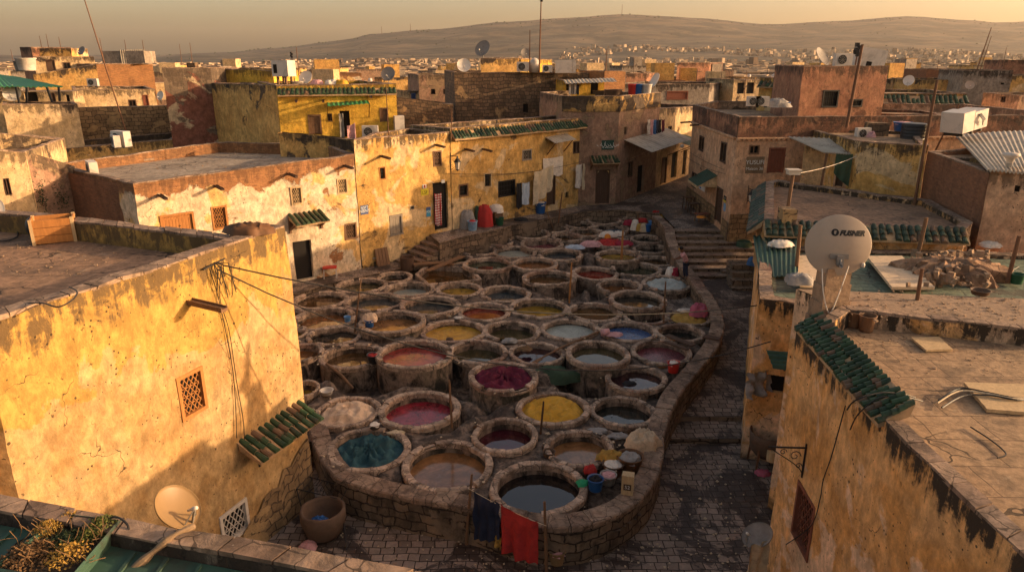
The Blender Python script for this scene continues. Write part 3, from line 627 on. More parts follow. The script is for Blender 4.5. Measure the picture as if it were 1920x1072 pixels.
# 4. ochre row house with the green tiled cornice
A_, B_ = Vector(FP(847, .06)), Vector(FP(1113, .06))
hE = house('row_house', 'long ochre row house topped by green tiles, white sheets drying on its wall', 'house', [A_, B_, V2(P(1112, 214, 8.9)), V2(P(768, 237, 8.9))], .6, 8.95, 'wall_ochre', 'roof_floor', par=.35, jit=.035,
    ops=[(0, (860, 345, 878, 369), 'bars', 'wood_brown'), (0, (907, 324, 922, 352), 'bars', 'wood_pale'), (0, (934, 338, 966, 368), 'bars', 'metal_black'), (0, (979, 280, 997, 301), 'lat', 'wood_grey'), (0, (1074, 265, 1086, 288), 'glass', 'wood_dark'), (0, (1025, 325, 1041, 384), 'door', 'wood_dark'), (0, (1060, 360, 1066, 371), 'void')])
tiles(hE, A_+Vector((.05, .05)), B_, 8.75, .42, .42, .25, rows=2)
spouts(hE, A_, B_, [(905, 280), (872, 280)], L=.9)
# 5. mauve corner house with the arched door
kC = P(1153, 384, 2.6); dC = P(1106, 385.5, 2.6); kR = P(1285, 331, 3.0)
e = (Vector(kR[:2])-Vector(kC[:2])); A_ = Vector(kC[:2])
kM = A_+e*.52
zA = 10.45
poly = [V2(dC), V2(kC), kM, kM+Vector((-6, 5)), (2.2, 57.5), (3.6, 51.7)]
hF = house('corner_house', 'mauve and stone corner house with an arched wooden door and a yellow parapet', 'house', poly, 1.8, zA, 'wall_mauve', par=.9, jit=.04,
    ops=[(0, (1117, 318, 1143, 381), 'door', 'wood_dark'), (1, (1170, 238, 1174, 252), 'void'), (1, (1177, 303, 1186, 332), 'glass', 'wood_dark'), (1, (1195, 310, 1207, 360), 'void')])
# arch infill above the door
TA = Vector(dC[:2]); TB = Vector(kC[:2]); u0, z0_ = onwall(TA, TB, 1117, 381); u1, z1_ = onwall(TA, TB, 1143, 318)
m = MB(wframe(TA, TB, (u0+u1)/2, z1_)); hw = (u1-u0)/2
for sg in (-1, 1):
    prev = None
    for k in range(9):
        a_ = math.pi/2*k/8; x = sg*hw*math.cos(a_); z = -hw+hw*math.sin(a_); cur = ((x, -.01, z), (sg*hw, -.01, z))
        if prev: m.face([m.vert(q) for q in ((prev[0], prev[1], cur[1], cur[0]) if sg > 0 else (prev[1], prev[0], cur[0], cur[1]))])
        prev = cur
    m.face([m.vert(q) for q in ((0, -.01, 0), (sg*hw, -.01, 0), (sg*hw, -.01, .02), (0, -.01, .02))])
m.build('arch', 'wall_ochre', hF)
canopy(hF, TA, TB, 1107, 1158, 300, 300, .75, .4)
# yellow plaster band of its parapet
m = MB(jit=.03); pp = [Vector(q) for q in poly]
for i, (a, b) in enumerate(((pp[5], pp[0]), (pp[1], pp[2]), (pp[0], pp[1]))):
    n_ = Vector(((b-a).y, -(b-a).x)).normalized()*.05; a2 = a+n_; b2 = b+n_; wallgrid(m, a2, b2, zA-1.05, zA+.01, (), .5)
    wallgrid(m, b2, a2, zA-1.051, zA-1.05, (), 5); m.quad((a.x, a.y, zA-1.05), (b.x, b.y, zA-1.05), (b2.x, b2.y, zA-1.05), (a2.x, a2.y, zA-1.05))
m.build('parapet_band', 'wall_yellow_worn', hF)
# the terraced street houses going on up the lane
dL = e.normalized(); nL = Vector((dL.y, -dL.x))
q0 = kM+dL*.02; q1 = A_+e*1.35
hG = house('lane_house', 'pale crumbling house along the lane behind the mauve corner house', 'house', [q0-nL*.05, q1-nL*.05, q1-nL*7, q0-nL*7], 1.8, 9.1, 'wall_cream', 'rubble', par=.3, zts=[9.2, 8.9, 8.9, 9.2],
    ops=[(0, ('m', 1.2, 2.2, 3.0, 5.2), 'door', 'wood_dark'), (0, ('m', 3.2, 4.4, 3.2, 5.4), 'void'), (0, ('m', 5.6, 6.4, 3.2, 5.4), 'void'), (0, ('m', 2.0, 2.7, 6.6, 7.7), 'bars', 'wood_dark')])

# 6. right side of the lane: pink house
R1 = P(1287, 372, 2.8); R0 = P(1363, 455, 2.2)
R1 = Vector(R1[:2]); R0 = Vector(R0[:2]); zP = 9.75
R2 = Vector((34, 43.2)); dR = (R2-R0).normalized()
poly = [R1, R0, R2, (34, 54), (R1.x+3, 58)]
hH = house('pink_house', 'tall pinkish house with brick parapet and green door canopy beside the steps', 'house', poly, 1.0, zP, 'wall_pink', par=.6, jit=.035,
    ops=[(0, (1311, 255, 1320, 284), 'glass', 'wood_dark'), (0, (1351, 266, 1362, 306), 'glass', 'wood_dark'), (0, (1297, 323, 1306, 352), 'glass', 'wood_dark'), (0, (1342, 350, 1354, 418), 'door', 'wood_dark'),
         (1, (1404, 272, 1424, 290), 'glass', 'wood_brown'), (1, (1440, 277, 1471, 324), 'door2', 'wood_red')])
m = MB(jit=.03)
for a, b in ((R1, R0), (R0, R2)):
    n_ = Vector(((b-a).y, -(b-a).x)).normalized(); a2 = a+n_*.04; b2 = b+n_*.04; wallgrid(m, a2, b2, zP-1.15, zP+.01, (), .5)
m.build('parapet_band', 'wall_red', hH)
m = MB(jit=.02)
for a, b in ((R1, R0), (R0, R2)):
    n_ = Vector(((b-a).y, -(b-a).x)).normalized(); L = (b-a).length; d_ = (b-a)/L
    for k in range(int(L/.3)):
        p = a+d_*(k*.3); m.T = wframe(a, b, k*.3, zP-1.33); m.box(0, -.13, 0, .15, .02, .1); m.box(0, -.17, .1, .3, .02, .18)
m.T = None; m.build('cornice', 'wall_pink', hH)
spouts(hH, R1, R0, [(1296, 229), (1315, 234)], L=.8)
# green sheet canopy over its door
u, z = onwall(R1, R0, 1335, 333); m = MB(wframe(R1, R0, u, z)); 
m.quad((-1.3, 0, .35), (-1.3, -1.25, -.35), (1.3, -1.25, -.35), (1.3, 0, .35)); 
for k in range(9): x = -1.3+2.6*k/8; m.bar((x, 0, .37), (x, -1.25, -.33), .04, .05)
m.build('door_canopy', 'sheet_green', hH)
m = MB(wframe(R1, R0, u, z)); m.poly([(1.3, 0, .33), (1.3, -1.25, -.37), (1.3, 0, -.45)]); m.poly([(-1.3, 0, .33), (-1.3, -1.25, -.37), (-1.3, 0, -.45)]); m.box(-1.3, -1.27, -.52, 1.3, -1.2, -.36); m.build('canopy_side', 'wall_cream', hH)
# stone courses at its foot
m = MB(jit=.03)
for a, b, h_ in ((R1, R0, 2.2), (R0, R2, 3.0)):
    n_ = Vector(((b-a).y, -(b-a).x)).normalized(); a2 = a+n_*.05; b2 = b+n_*.05
    if a is R1:
        ud = onwall(R1, R0, 1342, 400)[0]-.15; ue = onwall(R1, R0, 1354, 400)[0]+.15; d_ = (b-a).normalized()
        wallgrid(m, a2, a2+d_*ud, 1.0, 1.6+h_, (), .6); wallgrid(m, a2+d_*ue, b2, 1.0, 1.3+h_, (), .5)
    else: wallgrid(m, a2, a2+(b2-a2)*.3, 1.0, 1.0+h_, (), .6)
m.build('stone_base', 'stone_warm', hH)
# 7. brick upper house on it
q0 = PY(1493, 238, 44.4); q1 = PY(1648, 240, 45.4); zq = PY(1500, 125, 44.4).z
hI = house('brick_house', 'red brick upper house with two dark barred windows and a white tank on its roof', 'house', [V2(q0), V2(q1), (q1.x+2.5, q1.y+9), (q0.x+1.5, q0.y+9)], 8.7, zq, 'wall_red', par=.3, jit=.03,
    ops=[(0, (1542, 169, 1572, 202), 'bars', 'metal_black'), (0, (1593, 186, 1617, 201), 'bars', 'metal_black')])

# 8. terraces on the right: low tiled terrace
zT = 6.6
t0 = Vector(P(1404, 592, .9)[:2]); t1 = Vector(P(1423, 398, zT)[:2])
tA = Vector(P(1432, 415, zT)[:2]); tB = Vector(P(1812, 430, zT)[:2]); tC = Vector(P(1742, 384, zT)[:2]); tD = Vector(P(1600, 368, zT)[:2]); tE = Vector(P(1436, 342, zT)[:2])
hJ = house('terrace_house', 'low orange walled terrace house edged with broken green tiles behind the satellite dish', 'house', [tE, tA, tB, (tB.x+1, tB.y+1.2), (tC.x+.6, tC.y+1), (tE.x+.8, tE.y+.6)], -.2, zT, 'wall_orange', 'roof_floor_brown', par=.25, th=.4, jit=.04)
tiles(hJ, tA, tB, zT+.02, .62, .45, .27, rows=3, mat='tile_green_dark'); tiles(hJ, tE, tA, zT+.02, .6, .55, .27, rows=3, mat='tile_green_dark')
# back walls of that terrace
w0 = Vector(PY(1598, 380, 36.2)[:2]); w1 = Vector(PY(1722, 380, 34.6)[:2])
hK = house('terrace_wall_house', 'house with a big stained ochre wall behind the terrace, brown plaster at its top', 'house', [w0, w1, w1+Vector((3, 7)), w0+Vector((0, 7))], 4.0, PY(1660, 270, 35.4).z, 'wall_ochre', par=.15, jit=.04)
b0 = Vector(PY(1723, 380, 34.7)[:2]); b1 = Vector(PY(1838, 410, 28.2)[:2])
hL = house('brick_wall_house', 'house with a stepped red brick wall over grey mortar beside the terrace', 'house', [b0, b1, b1+Vector((9, 1)), b0+Vector((9, 3))], 4.0, 8.6, 'brick_red', par=.15, zts=[PY(1735, 285, 34.5).z, PY(1838, 325, 28.2).z, PY(1838, 325, 28.2).z, PY(1735, 285, 34.5).z], jit=.04)
p0 = b1+Vector((.02, -.02)); p1 = Vector(PY(2000, 420, 26.8)[:2]); zpw = PY(1880, 322, 27.8).z
hM = house('pink_plaster_house', 'house with a cracked pink plaster wall at the right edge under a corrugated roof', 'house', [p0, p1, p1+Vector((0, 3.2)), p0+Vector((6, 3.2))], 4.0, zpw, 'wall_pink', par=0, jit=.04, ops=[(0, (1902, 348, 1913, 360), 'void')])
# 9. low house with green sheet roof beside the street
g0 = Vector(P(1388, 858, 0)[:2]); g1 = Vector(P(1405, 592, .9)[:2]); zG = 5.7
hN = house('roadside_house', 'low orange house with crumbling wall top and green sheet roof beside the paved street', 'house', [g1, g0, (g0.x+1.1, g0.y-.35), (8.3, 18.35), (22, 17.6), (22, tB.y-.6), (tA.x+.3, tA.y-.65), (g1.x+.35, g1.y-.1)], -.2, zG, 'wall_orange', 'roof_green', par=.12, th=.45, jit=.06, step=.4, ops=[(1, ('m', .5, 1.2, 2.6, 3.2), 'void')])  # hidden front corners behind the roof strip added to keep sun off the street
# 10. near right house and the roof strip behind it
zR = 7.0
s0 = P(1496, 612, zR); zz = zR
BRa = Vector(s0[:2]); BRn = Vector(P(1700, 832, zR)[:2]); BRk = Vector((BRn.x+.05, 4.2)); bq0 = Vector(P(1580, 575, zR)[:2]); bq1 = Vector(P(1960, 614, zR)[:2])
hO = house('orange_house', 'orange washed house at the near right, green tiles sliding off its roof edge', 'house', [BRa, BRn, BRk, (20, 4.2), (20, bq1.y-.5), (bq1.x, bq1.y), bq0, (BRa.x+.5, BRa.y+.25)], -.3, zR, 'wall_orange', 'roof_floor', par=.42, th=.3, step=.35, jit=.035,
    ops=[(0, (1487, 912, 1527, 1040), 'lat', 'wood_red')])

st = [bq0+Vector((.02, .02)), bq1+Vector((0, .02)), Vector(P(1980, 562, zR)[:2]), Vector(P(1494, 541, zR)[:2])]
hQ = house('roof_strip_house', 'narrow house roof strewn with rubble between the big white dish and the green sheet roof', 'house', st, -.2, zR-.02, 'wall_orange', 'rubble', par=0, jit=.03)

# ------------------------------------------------------------------ the ground
def street_z(x, y):
    if y < 21.9: return 0
    if y < 23.2: return .17
    if y < 37.6: return .34+(y-23.2)/(37.6-23.2)*.86
    if y < 44.0: return 1.2+.175*(1+int((y-37.6)/.8))
    return 2.6+max(0, (y-50))*.035
def make_street():
    m = MB(jit=0)
    def seg(ys, xl, xr, zf):
        prev = None
        for y in ys:
            n = max(2, int((xr-xl)/.5)); row = []
            for k in range(n+1):
                x = xl+(xr-xl)*k/n; z = zf(x, y)+noise.noise(Vector((x*.8, y*.8, 0)))*.022; row.append(m.vert((x, y, z)))
            if prev:
                for k in range(n): m.face([prev[k], prev[k+1], row[k+1], row[k]])
            prev = row
    r = lambda a, b, s=.5: [a+(b-a)*k/max(1, int((b-a)/s)) for k in range(max(1, int((b-a)/s))+1)]
    seg(r(3, 21.9), -11, 13.5, lambda x, y: 0)
    def riser(y, za, zb, xl, xr): 
        n = max(2, int((xr-xl)/.5)); a = [m.vert((xl+(xr-xl)*k/n, y-.02, za-.03)) for k in range(n+1)]; b = [m.vert((xl+(xr-xl)*k/n, y+.02+noise.noise(Vector((k*.7, y, 0)))*.02, zb+.015)) for k in range(n+1)]
        for k in range(n): m.face([a[k], a[k+1], b[k+1], b[k]])
    m.mi = 2; riser(21.9, -.02, .17, 4, 13.5); m.mi = 0; seg(r(21.9, 23.2), 3.5, 13.5, lambda x, y: .17); m.mi = 2; riser(23.2, .15, .34, 4, 13.5); m.mi = 0
    seg(r(23.2, 37.6), 5.0, 14, lambda x, y: .34+(y-23.2)/(37.6-23.2)*.86)
    for k in range(8):
        y0 = 37.6+.8*k; z = 1.2+.175*k; m.mi = 2; riser(y0, z, z+.175, 10.2, 17); m.mi = 1; m.t = .2+.6*random.random(); seg(r(y0-.05, y0+.8), 10.2, 17, lambda x, y, z=z: z+.175)
    m.mi = 0; seg(r(44, 50), 10.55, 24, lambda x, y: 2.6); seg(r(50, 75, 1.0), 6.5, 24, lambda x, y: 2.6+max(0, (y-50))*.035)
    return m.build('street', ['paving', 'coping_stone', 'court_wall'], None, False, (0, 0, 0))
tag(make_street(), kind='structure')

# outline of the vat field (top of its low wall)
PER = [(583, 800, 1.25), (600, 850, 1.2), (640, 897, 1.2), (740, 925, 1.2), (880, 951, 1.2), (960, 975, 1.2), (1060, 988, 1.2), (1150, 965, 1.2), (1215, 915, 1.2), (1240, 855, 1.25), (1244, 806, 1.3), (1275, 735, 1.5), (1345, 645, 1.65), (1352, 590, 1.75), (1318, 533, 1.85), (1284, 490, 2.1), (1266, 450, 2.55), (1259, 425, 2.75), (1236, 405, 2.8)]
PERW = [P(*q) for q in PER]
def catmull(pts, s=6):
    out = []
    for i in range(len(pts)-1):
        p0, p1, p2, p3 = pts[max(i-1, 0)], pts[i], pts[i+1], pts[min(i+2, len(pts)-1)]
        for k in range(s):
            t = k/s; out.append(.5*((2*p1)+(p2-p0)*t+(2*p0-5*p1+4*p2-p3)*t*t+(3*p1-p0-3*p2+p3)*t*t*t))
    return out+[pts[-1]]
PC = catmull(PERW, 6)
EDGE = [P(*q) for q in ((1236, 400, 2.62), (1165, 393, 2.62), (1100, 396, 2.62), (1060, 404, 2.62), (960, 422, 2.62), (932, 430, 2.62), (870, 443, 2.62), (823, 455, 2.62))]
# inside polygon of the field: low wall, platform edge, left side behind the ochre house
FIELD = [V2(p) for p in PC]+[V2(p) for p in EDGE]+[V2(P(757, 503, 1.4)), V2(P(620, 531, 1.4)), V2(P(520, 560, 1.4)), (-13.5, 30), (-12, 23), (-7.4, 19.9)]
def inside(x, y, poly):
    c = False; j = len(poly)-1
    for i in range(len(poly)):
        xi, yi = poly[i]; xj, yj = poly[j]
        if (yi > y) != (yj > y) and x < (xj-xi)*(y-yi)/(yj-yi)+xi: c = not c
        j = i
    return c
def low_wall():
    t = thing('low_stone_wall', 'low curved wall of stone blocks running round the vats beside the paved street', 'wall', (PC[0].x, PC[0].y, 0))
    nn = []
    for i, p in enumerate(PC):
        d = (PC[min(i+1, len(PC)-1)]-PC[max(i-1, 0)]); d.z = 0; d.normalize(); nn.append(Vector((-d.y, d.x, 0)))   # inward = left
    m = MB(jit=.035); L = 0; W = .5
    for i in range(len(PC)-1):
        a, b = PC[i], PC[i+1]; na, nb = nn[i], nn[i+1]; l = (b-a).length
        za = street_z(a.x, a.y)-.5; zb = street_z(b.x, b.y)-.5
        if a.y < 22: za = -.1
        if b.y < 22: zb = -.1
        N = 4
        for q in range(N):
            f0, f1 = q/N, (q+1)/N
            A0 = za+(a.z-.1-za)*f0; A1 = za+(a.z-.1-za)*f1; B0 = zb+(b.z-.1-zb)*f0; B1 = zb+(b.z-.1-zb)*f1
            oa = a-na*.02; ob = b-nb*.02
            m.face([m.vert((oa.x, oa.y, A0), a.z-A0, A0-za), m.vert((ob.x, ob.y, B0), b.z-B0, B0-zb), m.vert((ob.x, ob.y, B1), b.z-B1, B1-zb), m.vert((oa.x, oa.y, A1), a.z-A1, A1-za)], [(L, A0), (L+l, B0), (L+l, B1), (L, A1)])
        ia = a+na*W; ib = b+nb*W; m.quad((ib.x, ib.y, 0), (ia.x, ia.y, 0), (ia.x, ia.y, a.z-.1), (ib.x, ib.y, b.z-.1), [(L+l, 0), (L, 0), (L, 1.5), (L+l, 1.5)])
        L += l
    m.build('wall', 'court_wall', t)
    c = MB(jit=.03); acc = [0]
    for i in range(len(PC)-1): acc.append(acc[-1]+(PC[i+1]-PC[i]).length)
    def at(s):
        for i in range(len(PC)-1):
            if acc[i] <= s <= acc[i+1]: f = (s-acc[i])/(acc[i+1]-acc[i]); return PC[i].lerp(PC[i+1], f), nn[i].lerp(nn[i+1], f).normalized()
        return PC[-1], nn[-1]
    s = 0
    while s < acc[-1]-.2:
        l = random.uniform(.55, .85); e_ = min(acc[-1], s+l); c.t = random.random(); dz = random.uniform(-.015, .02); rows = []
        for k in range(3):
            p, n_ = at(s+.012+(e_-s-.024)*k/2); o = p-n_*(.07+random.uniform(-.02, .02)); i_ = p+n_*(W+.02)
            rows.append([c.vert((o.x, o.y, p.z-.14)), c.vert((o.x, o.y, p.z-.02+dz)), c.vert((o.x+n_.x*.04, o.y+n_.y*.04, p.z+.02+dz)), c.vert((i_.x, i_.y, p.z+.02+dz)), c.vert((i_.x, i_.y, p.z-.14))])
        for k in range(2):
            for q in range(4): c.face([rows[k][q], rows[k+1][q], rows[k+1][q+1], rows[k][q+1]])
        c.face(rows[0][::-1]); c.face(rows[2]); s = e_
    c.build('coping', 'coping_stone', t)
low_wall()

# ------------------------------------------------------------------ the vats
VATS = [  # px, py, half width px, kind, rim z offset, label
 (846, 484, 40, 'olive', 0, 'low vat of dull green water under a fallen trough below the court steps'),
 (915, 494, 47, 'green', .3, 'raised vat of dark green water right of the fallen trough'),
 (896, 468, 36, 'blackgreen', 0, 'small dark vat against the stone platform left of the reddish vat'),
 (935, 452, 28, 'red', 0, 'smallest reddish brown vat tucked against the stone platform wall'),
 (965, 472, 43, 'palegreen', 0, 'vat of milky pale water right of the small dark vat'),
 (740, 518, 34, 'brown', 0, 'small brown vat between the square tank and the left path'),
 (678, 534, 48, 'olive', 0, 'olive green vat beside the path in front of the red table'),
 (768, 541, 47, 'palegreen', 0, 'pale grey green vat of soaking hides in front of the square tank'),
 (861, 541, 44, 'ochre', 0, 'ochre brown vat in front of the square tank corner'),
 (996, 438, 37, 'green', 0, 'bright green vat just below the platform wall'),
 (1016, 456, 42, 'pinkwine', 0, 'vat of dull wine coloured foam beyond the raised grey one'),
 (1051, 476, 44, 'bluegrey', .3, 'raised vat of slate grey water left of the cloth pile'),
 (1003, 493, 44, 'orange', .3, 'raised vat of rusty orange water above the brown one'),
 (1030, 519, 50, 'brown', .3, 'raised brown vat with a thick rim in the middle of the field'),
 (1038, 428, 28, 'maroon', 0, 'small dark red vat with a stick leaning in it near the platform'),
 (1064, 443, 31, 'brown', 0, 'narrow brown vat between the wine and the red cloth vats'),
 (1086, 420, 29, 'black', 0, 'small black vat hard against the platform wall'),
 (1098, 434, 34, 'tan', 0, 'shallow tan vat left of the pale blue one'),
 (1132, 412, 34, 'black', 0, 'black vat near the far end of the field'),
 (1145, 427, 35, 'paleblue', 0, 'pale blue vat near the far end'),
 (1188, 401, 34, 'black', 0, 'farthest dark vat under the lane'),
 (1195, 414, 32, 'blackgreen', 0, 'far vat half covered by red rags and bundles'),
 (1147, 453, 38, 'c:cloth_red', 0, 'vat heaped over with a bright red cloth'),
 (1213, 447, 32, 'blackgreen', 0, 'dark green vat below the bundles on the far right'),
 (1220, 465, 34, 'black', 0, 'dark half empty vat beside the steps with a rod across it'),
 (1159, 478, 43, 'ochre', .3, 'raised brown gold vat with a tall post standing in front of it'),
 (1229, 488, 36, 'brown', 0, 'dark brown vat the worker is reaching over'),
 (1116, 511, 44, 'red', 0, 'deep red vat left of the bright green one in the right half'),
 (1193, 503, 48, 'green', 0, 'large dark green vat reflecting yellow houses, left of the worker'),
 (1250, 530, 48, 'c:cloth_palehide', 0, 'vat filled with pale grey hides just below the worker'),
 (1162, 535, 44, 'orange', 0, 'rosy brown vat below the green one'),
 (600, 561, 52, 'brown', 0, 'brown vat beside the near corner of the left path'),
 (702, 564, 56, 'grey', 0, 'grey water vat with a tall thin pole at its left'),
 (807, 571, 57, 'grey', .15, 'grey vat reflecting sunlit walls left of the red brown one'),
 (948, 549, 49, 'bluegrey', 0, 'dark teal vat above the yellow ochre one'),
 (907, 582, 52, 'red', 0, 'red brown vat between the grey and the yellow ochre ones'),
 (608, 596, 60, 'orange', 0, 'orange brown vat with a blue pail on its rim'),
 (735, 601, 62, 'tan', .4, 'raised tan vat with a white bundle on its rim'),
 (850, 619, 62, 'yellow', 0, 'bright yellow vat left of the centre of the field'),
 (627, 627, 52, 'blackgreen', 0, 'dark green vat below the orange brown one with the pail'),
 (959, 619, 55, 'olive', 0, 'olive vat right of the bright yellow liquid'),
 (540, 588, 34, 'brown', 0, 'brown vat mostly hidden by the house, upper of two'),
 (540, 622, 38, 'ochre', 0, 'brown vat mostly hidden by the house, lower of two'),
 (556, 660, 49, 'orange', .1, 'rusty orange vat half hidden by the ochre house'),
 (661, 665, 61, 'brown', 0, 'large brown vat reflecting a window, with a long pole down its side'),
 (777, 661, 71, 'rose', .3, 'raised rose red vat with rippled surface left of centre'),
 (896, 658, 57, 'olive', 0, 'dark olive vat right of the raised rose red one'),
 (943, 703, 67, 'cs:cloth_wine', .25, 'raised vat of twisted maroon cloth in the middle foreground'),
 (564, 727, 36, 'ochre', 0, 'small round pot like vat with yellow stained inside by the house corner'),
 (652, 769, 62, 'c:cloth_hide', 0, 'vat heaped with pale cream hides'),
 (787, 765, 76, 'crimson', 0, 'largest crimson vat in the left foreground'),
 (1011, 576, 56, 'ochre', 0, 'yellow ochre vat in the middle right of the field'),
 (1115, 583, 52, 'brown', 0, 'rust brown vat right of the yellow ochre one'),
 (1196, 560, 55, 'blackgreen', .3, 'raised vat reflecting white and yellow below the rosy brown one'),
 (1210, 591, 43, 'black', 0, 'black vat in front of the raised reflecting one'),
 (1291, 594, 42, 'c:cloth_mustard', 0, 'vat of mustard yellow hides by the curved wall under the pink bundle'),
 (1068, 615, 56, 'palegreen', 0, 'foamy pale green vat left of the blue one'),
 (1178, 619, 54, 'blue', 0, 'bright blue vat, the only one'),
 (1275, 622, 46, 'blackgreen', 0, 'murky vat with planks across it by the curved wall'),
 (1007, 660, 54, 'plum', 0, 'dark purple vat with a long wooden paddle across its rim'),
 (1121, 660, 62, 'olive', .25, 'large raised grey olive vat right of the wooden paddle'),
 (1240, 657, 59, 'pinkwine', 0, 'wine pink foaming vat by the curved wall'),
 (1193, 707, 59, 'plum', 0, 'dark plum vat with a black rag floating in it'),
 (1036, 763, 69, 'c:cloth_yellow', 0, 'vat filled with golden yellow wrinkled hides'),
 (1168, 769, 62, 'blackgreen', -.1, 'dark grey vat beside the end of the straight wall'),
 (692, 839, 79, 'cs:cloth_teal', 0, 'vat of swirling teal blue cloth in the left foreground'),
 (839, 869, 88, 'tan', 0, 'large flat tan brown vat at the front of the field'),
 (947, 813, 64, 'maroon', .1, 'dark maroon vat between the crimson and the pinkish brown ones'),
 (1086, 837, 67, 'tan', 0, 'pinkish brown vat in the right foreground beside the buckets'),
 (1009, 911, 91, 'black', 0, 'largest black vat at the very front above the red cloth'),
]
VR = []
def rim_level(py): return 1.5+max(0, (478-py))/78*.65-.25*min(1, max(0, (py-690)/110))
def cloth_disc(m, r, amp, seed, swirl):
    nr, na = 16, 52; rows = [[m.vert((0, 0, amp*.6))]]
    for i in range(1, nr+1):
        rr = r*i/nr; row = []
        for k in range(na):
            a = 2*math.pi*k/na; x, y = math.cos(a)*rr, math.sin(a)*rr
            if swirl: s_ = noise.noise(Vector((a*1.6 if a < math.pi else (2*math.pi-a)*1.6, rr*2.6+a*1.1, seed))); h = (1-min(1, abs(s_)*3.2))*1.5
            else: h = 1-abs(noise.noise(Vector((x*2.3, y*2.3, seed))))*1.6
            h += noise.noise(Vector((x*5, y*5, seed+5)))*.35
            edge = 1-(i/nr)**6
            row.append(m.vert((x, y, amp*h*edge*.9+ (amp*.45*(1-(i/nr)**2) if not swirl else 0))))
        rows.append(row)
    for k in range(na): m.face([rows[0][0], rows[1][k], rows[1][(k+1) % na]])
    for i in range(1, nr):
        for k in range(na): m.face([rows[i][k], rows[i+1][k], rows[i+1][(k+1) % na], rows[i][(k+1) % na]])
def vat(px, py, hw, kind, dz, label, idx):
    zr = rim_level(py)+dz; c = P(px, py, zr); Rr = hw*mpp(c); rnd = random.Random(idx); wv = min(.24, Rr*.175)
    t = thing('dye_vat', label, 'vat', (c.x, c.y, 0), 'stone dye vats of the tannery')
    sq = rnd.uniform(.97, 1.03)
    def rad(a, r): return r*(1+.028*math.sin(2*a+idx)+.008*math.sin(3*a+idx*2))
    m = MB(jit=.02); n = max(12, int(2*math.pi*Rr/rnd.uniform(.3, .42))); a = rnd.random(); tot = 0; ws = [rnd.uniform(.65, 1.4) for _ in range(n)]; S = sum(ws)
    for k in range(n):
        da = 2*math.pi*ws[k]/S; m.t = rnd.random(); g = .007/Rr; dz_ = rnd.uniform(-.02, .02)-(.10 if rnd.random() < .05 else 0); do = rnd.uniform(-.014, .018); rows = []
        for q in range(3):
            an = a+g+(da-2*g)*q/2; ro, ri = rad(an, Rr)+do, rad(an, Rr)-wv+do*.5
            cs, sn = math.cos(an), math.sin(an)
            rows.append([m.vert((c.x+cs*r, c.y+sn*r, z)) for r, z in ((ri+.01, zr-.2), (ri, zr-.03+dz_), (ri+.03, zr+dz_), (ro-.04, zr+dz_+.005), (ro, zr-.035+dz_), (ro-.01, zr-.2))])
        for q in range(2):
            for j in range(5): m.face([rows[q][j], rows[q][j+1], rows[q+1][j+1], rows[q+1][j]][::-1])
        m.face(rows[0][::-1]); m.face(rows[2]); a += da
    m.build('rim', 'rim_stone', t)
    wl = MB(jit=.03); na = 36
    for (r0, z0, r1, z1) in ((Rr-.035, 0.0, Rr-.03, zr-.06), (Rr-wv+.02, zr-.06, Rr-wv+.03, zr-.9)):
        N = 3; rows = [[wl.vert((c.x+math.cos(2*math.pi*k/na)*rad(2*math.pi*k/na, r0+(r1-r0)*q/N), c.y+math.sin(2*math.pi*k/na)*rad(2*math.pi*k/na, r0+(r1-r0)*q/N), z0+(z1-z0)*q/N)) for k in range(na)] for q in range(N+1)]
        for q in range(N):
            for k in range(na): wl.face([rows[q][k], rows[q][(k+1) % na], rows[q+1][(k+1) % na], rows[q+1][k]])
    wl.build('wall', 'vat_wall', t, True)
    ri = Rr-wv+.02; lz = zr-rnd.uniform(.26, .4)
    if ':' in kind:
        lz = zr-.2
        cm = MB(Matrix.Translation((c.x, c.y, lz))); cloth_disc(cm, ri, .24 if kind[1] == ':' else .22, idx*3.7, kind[1] == 's'); cm.build('soaking_hides' if kind[1] == ':' else 'soaking_cloth', kind.split(':')[1], t, True)
    else:
        lm = MB(); rg = [lm.vert((c.x+math.cos(2*math.pi*k/na)*rad(2*math.pi*k/na, ri), c.y+math.sin(2*math.pi*k/na)*rad(2*math.pi*k/na, ri), lz)) for k in range(na)]; ct = lm.vert((c.x, c.y, lz))
        for k in range(na): lm.face([ct, rg[k], rg[(k+1) % na]])
        lm.build('dye', 'liquid_'+kind, t, True)
    VR.append((c.x, c.y, Rr, zr)); return t
VT = []
for i, v in enumerate(VATS): VT.append(vat(*v, i+1))

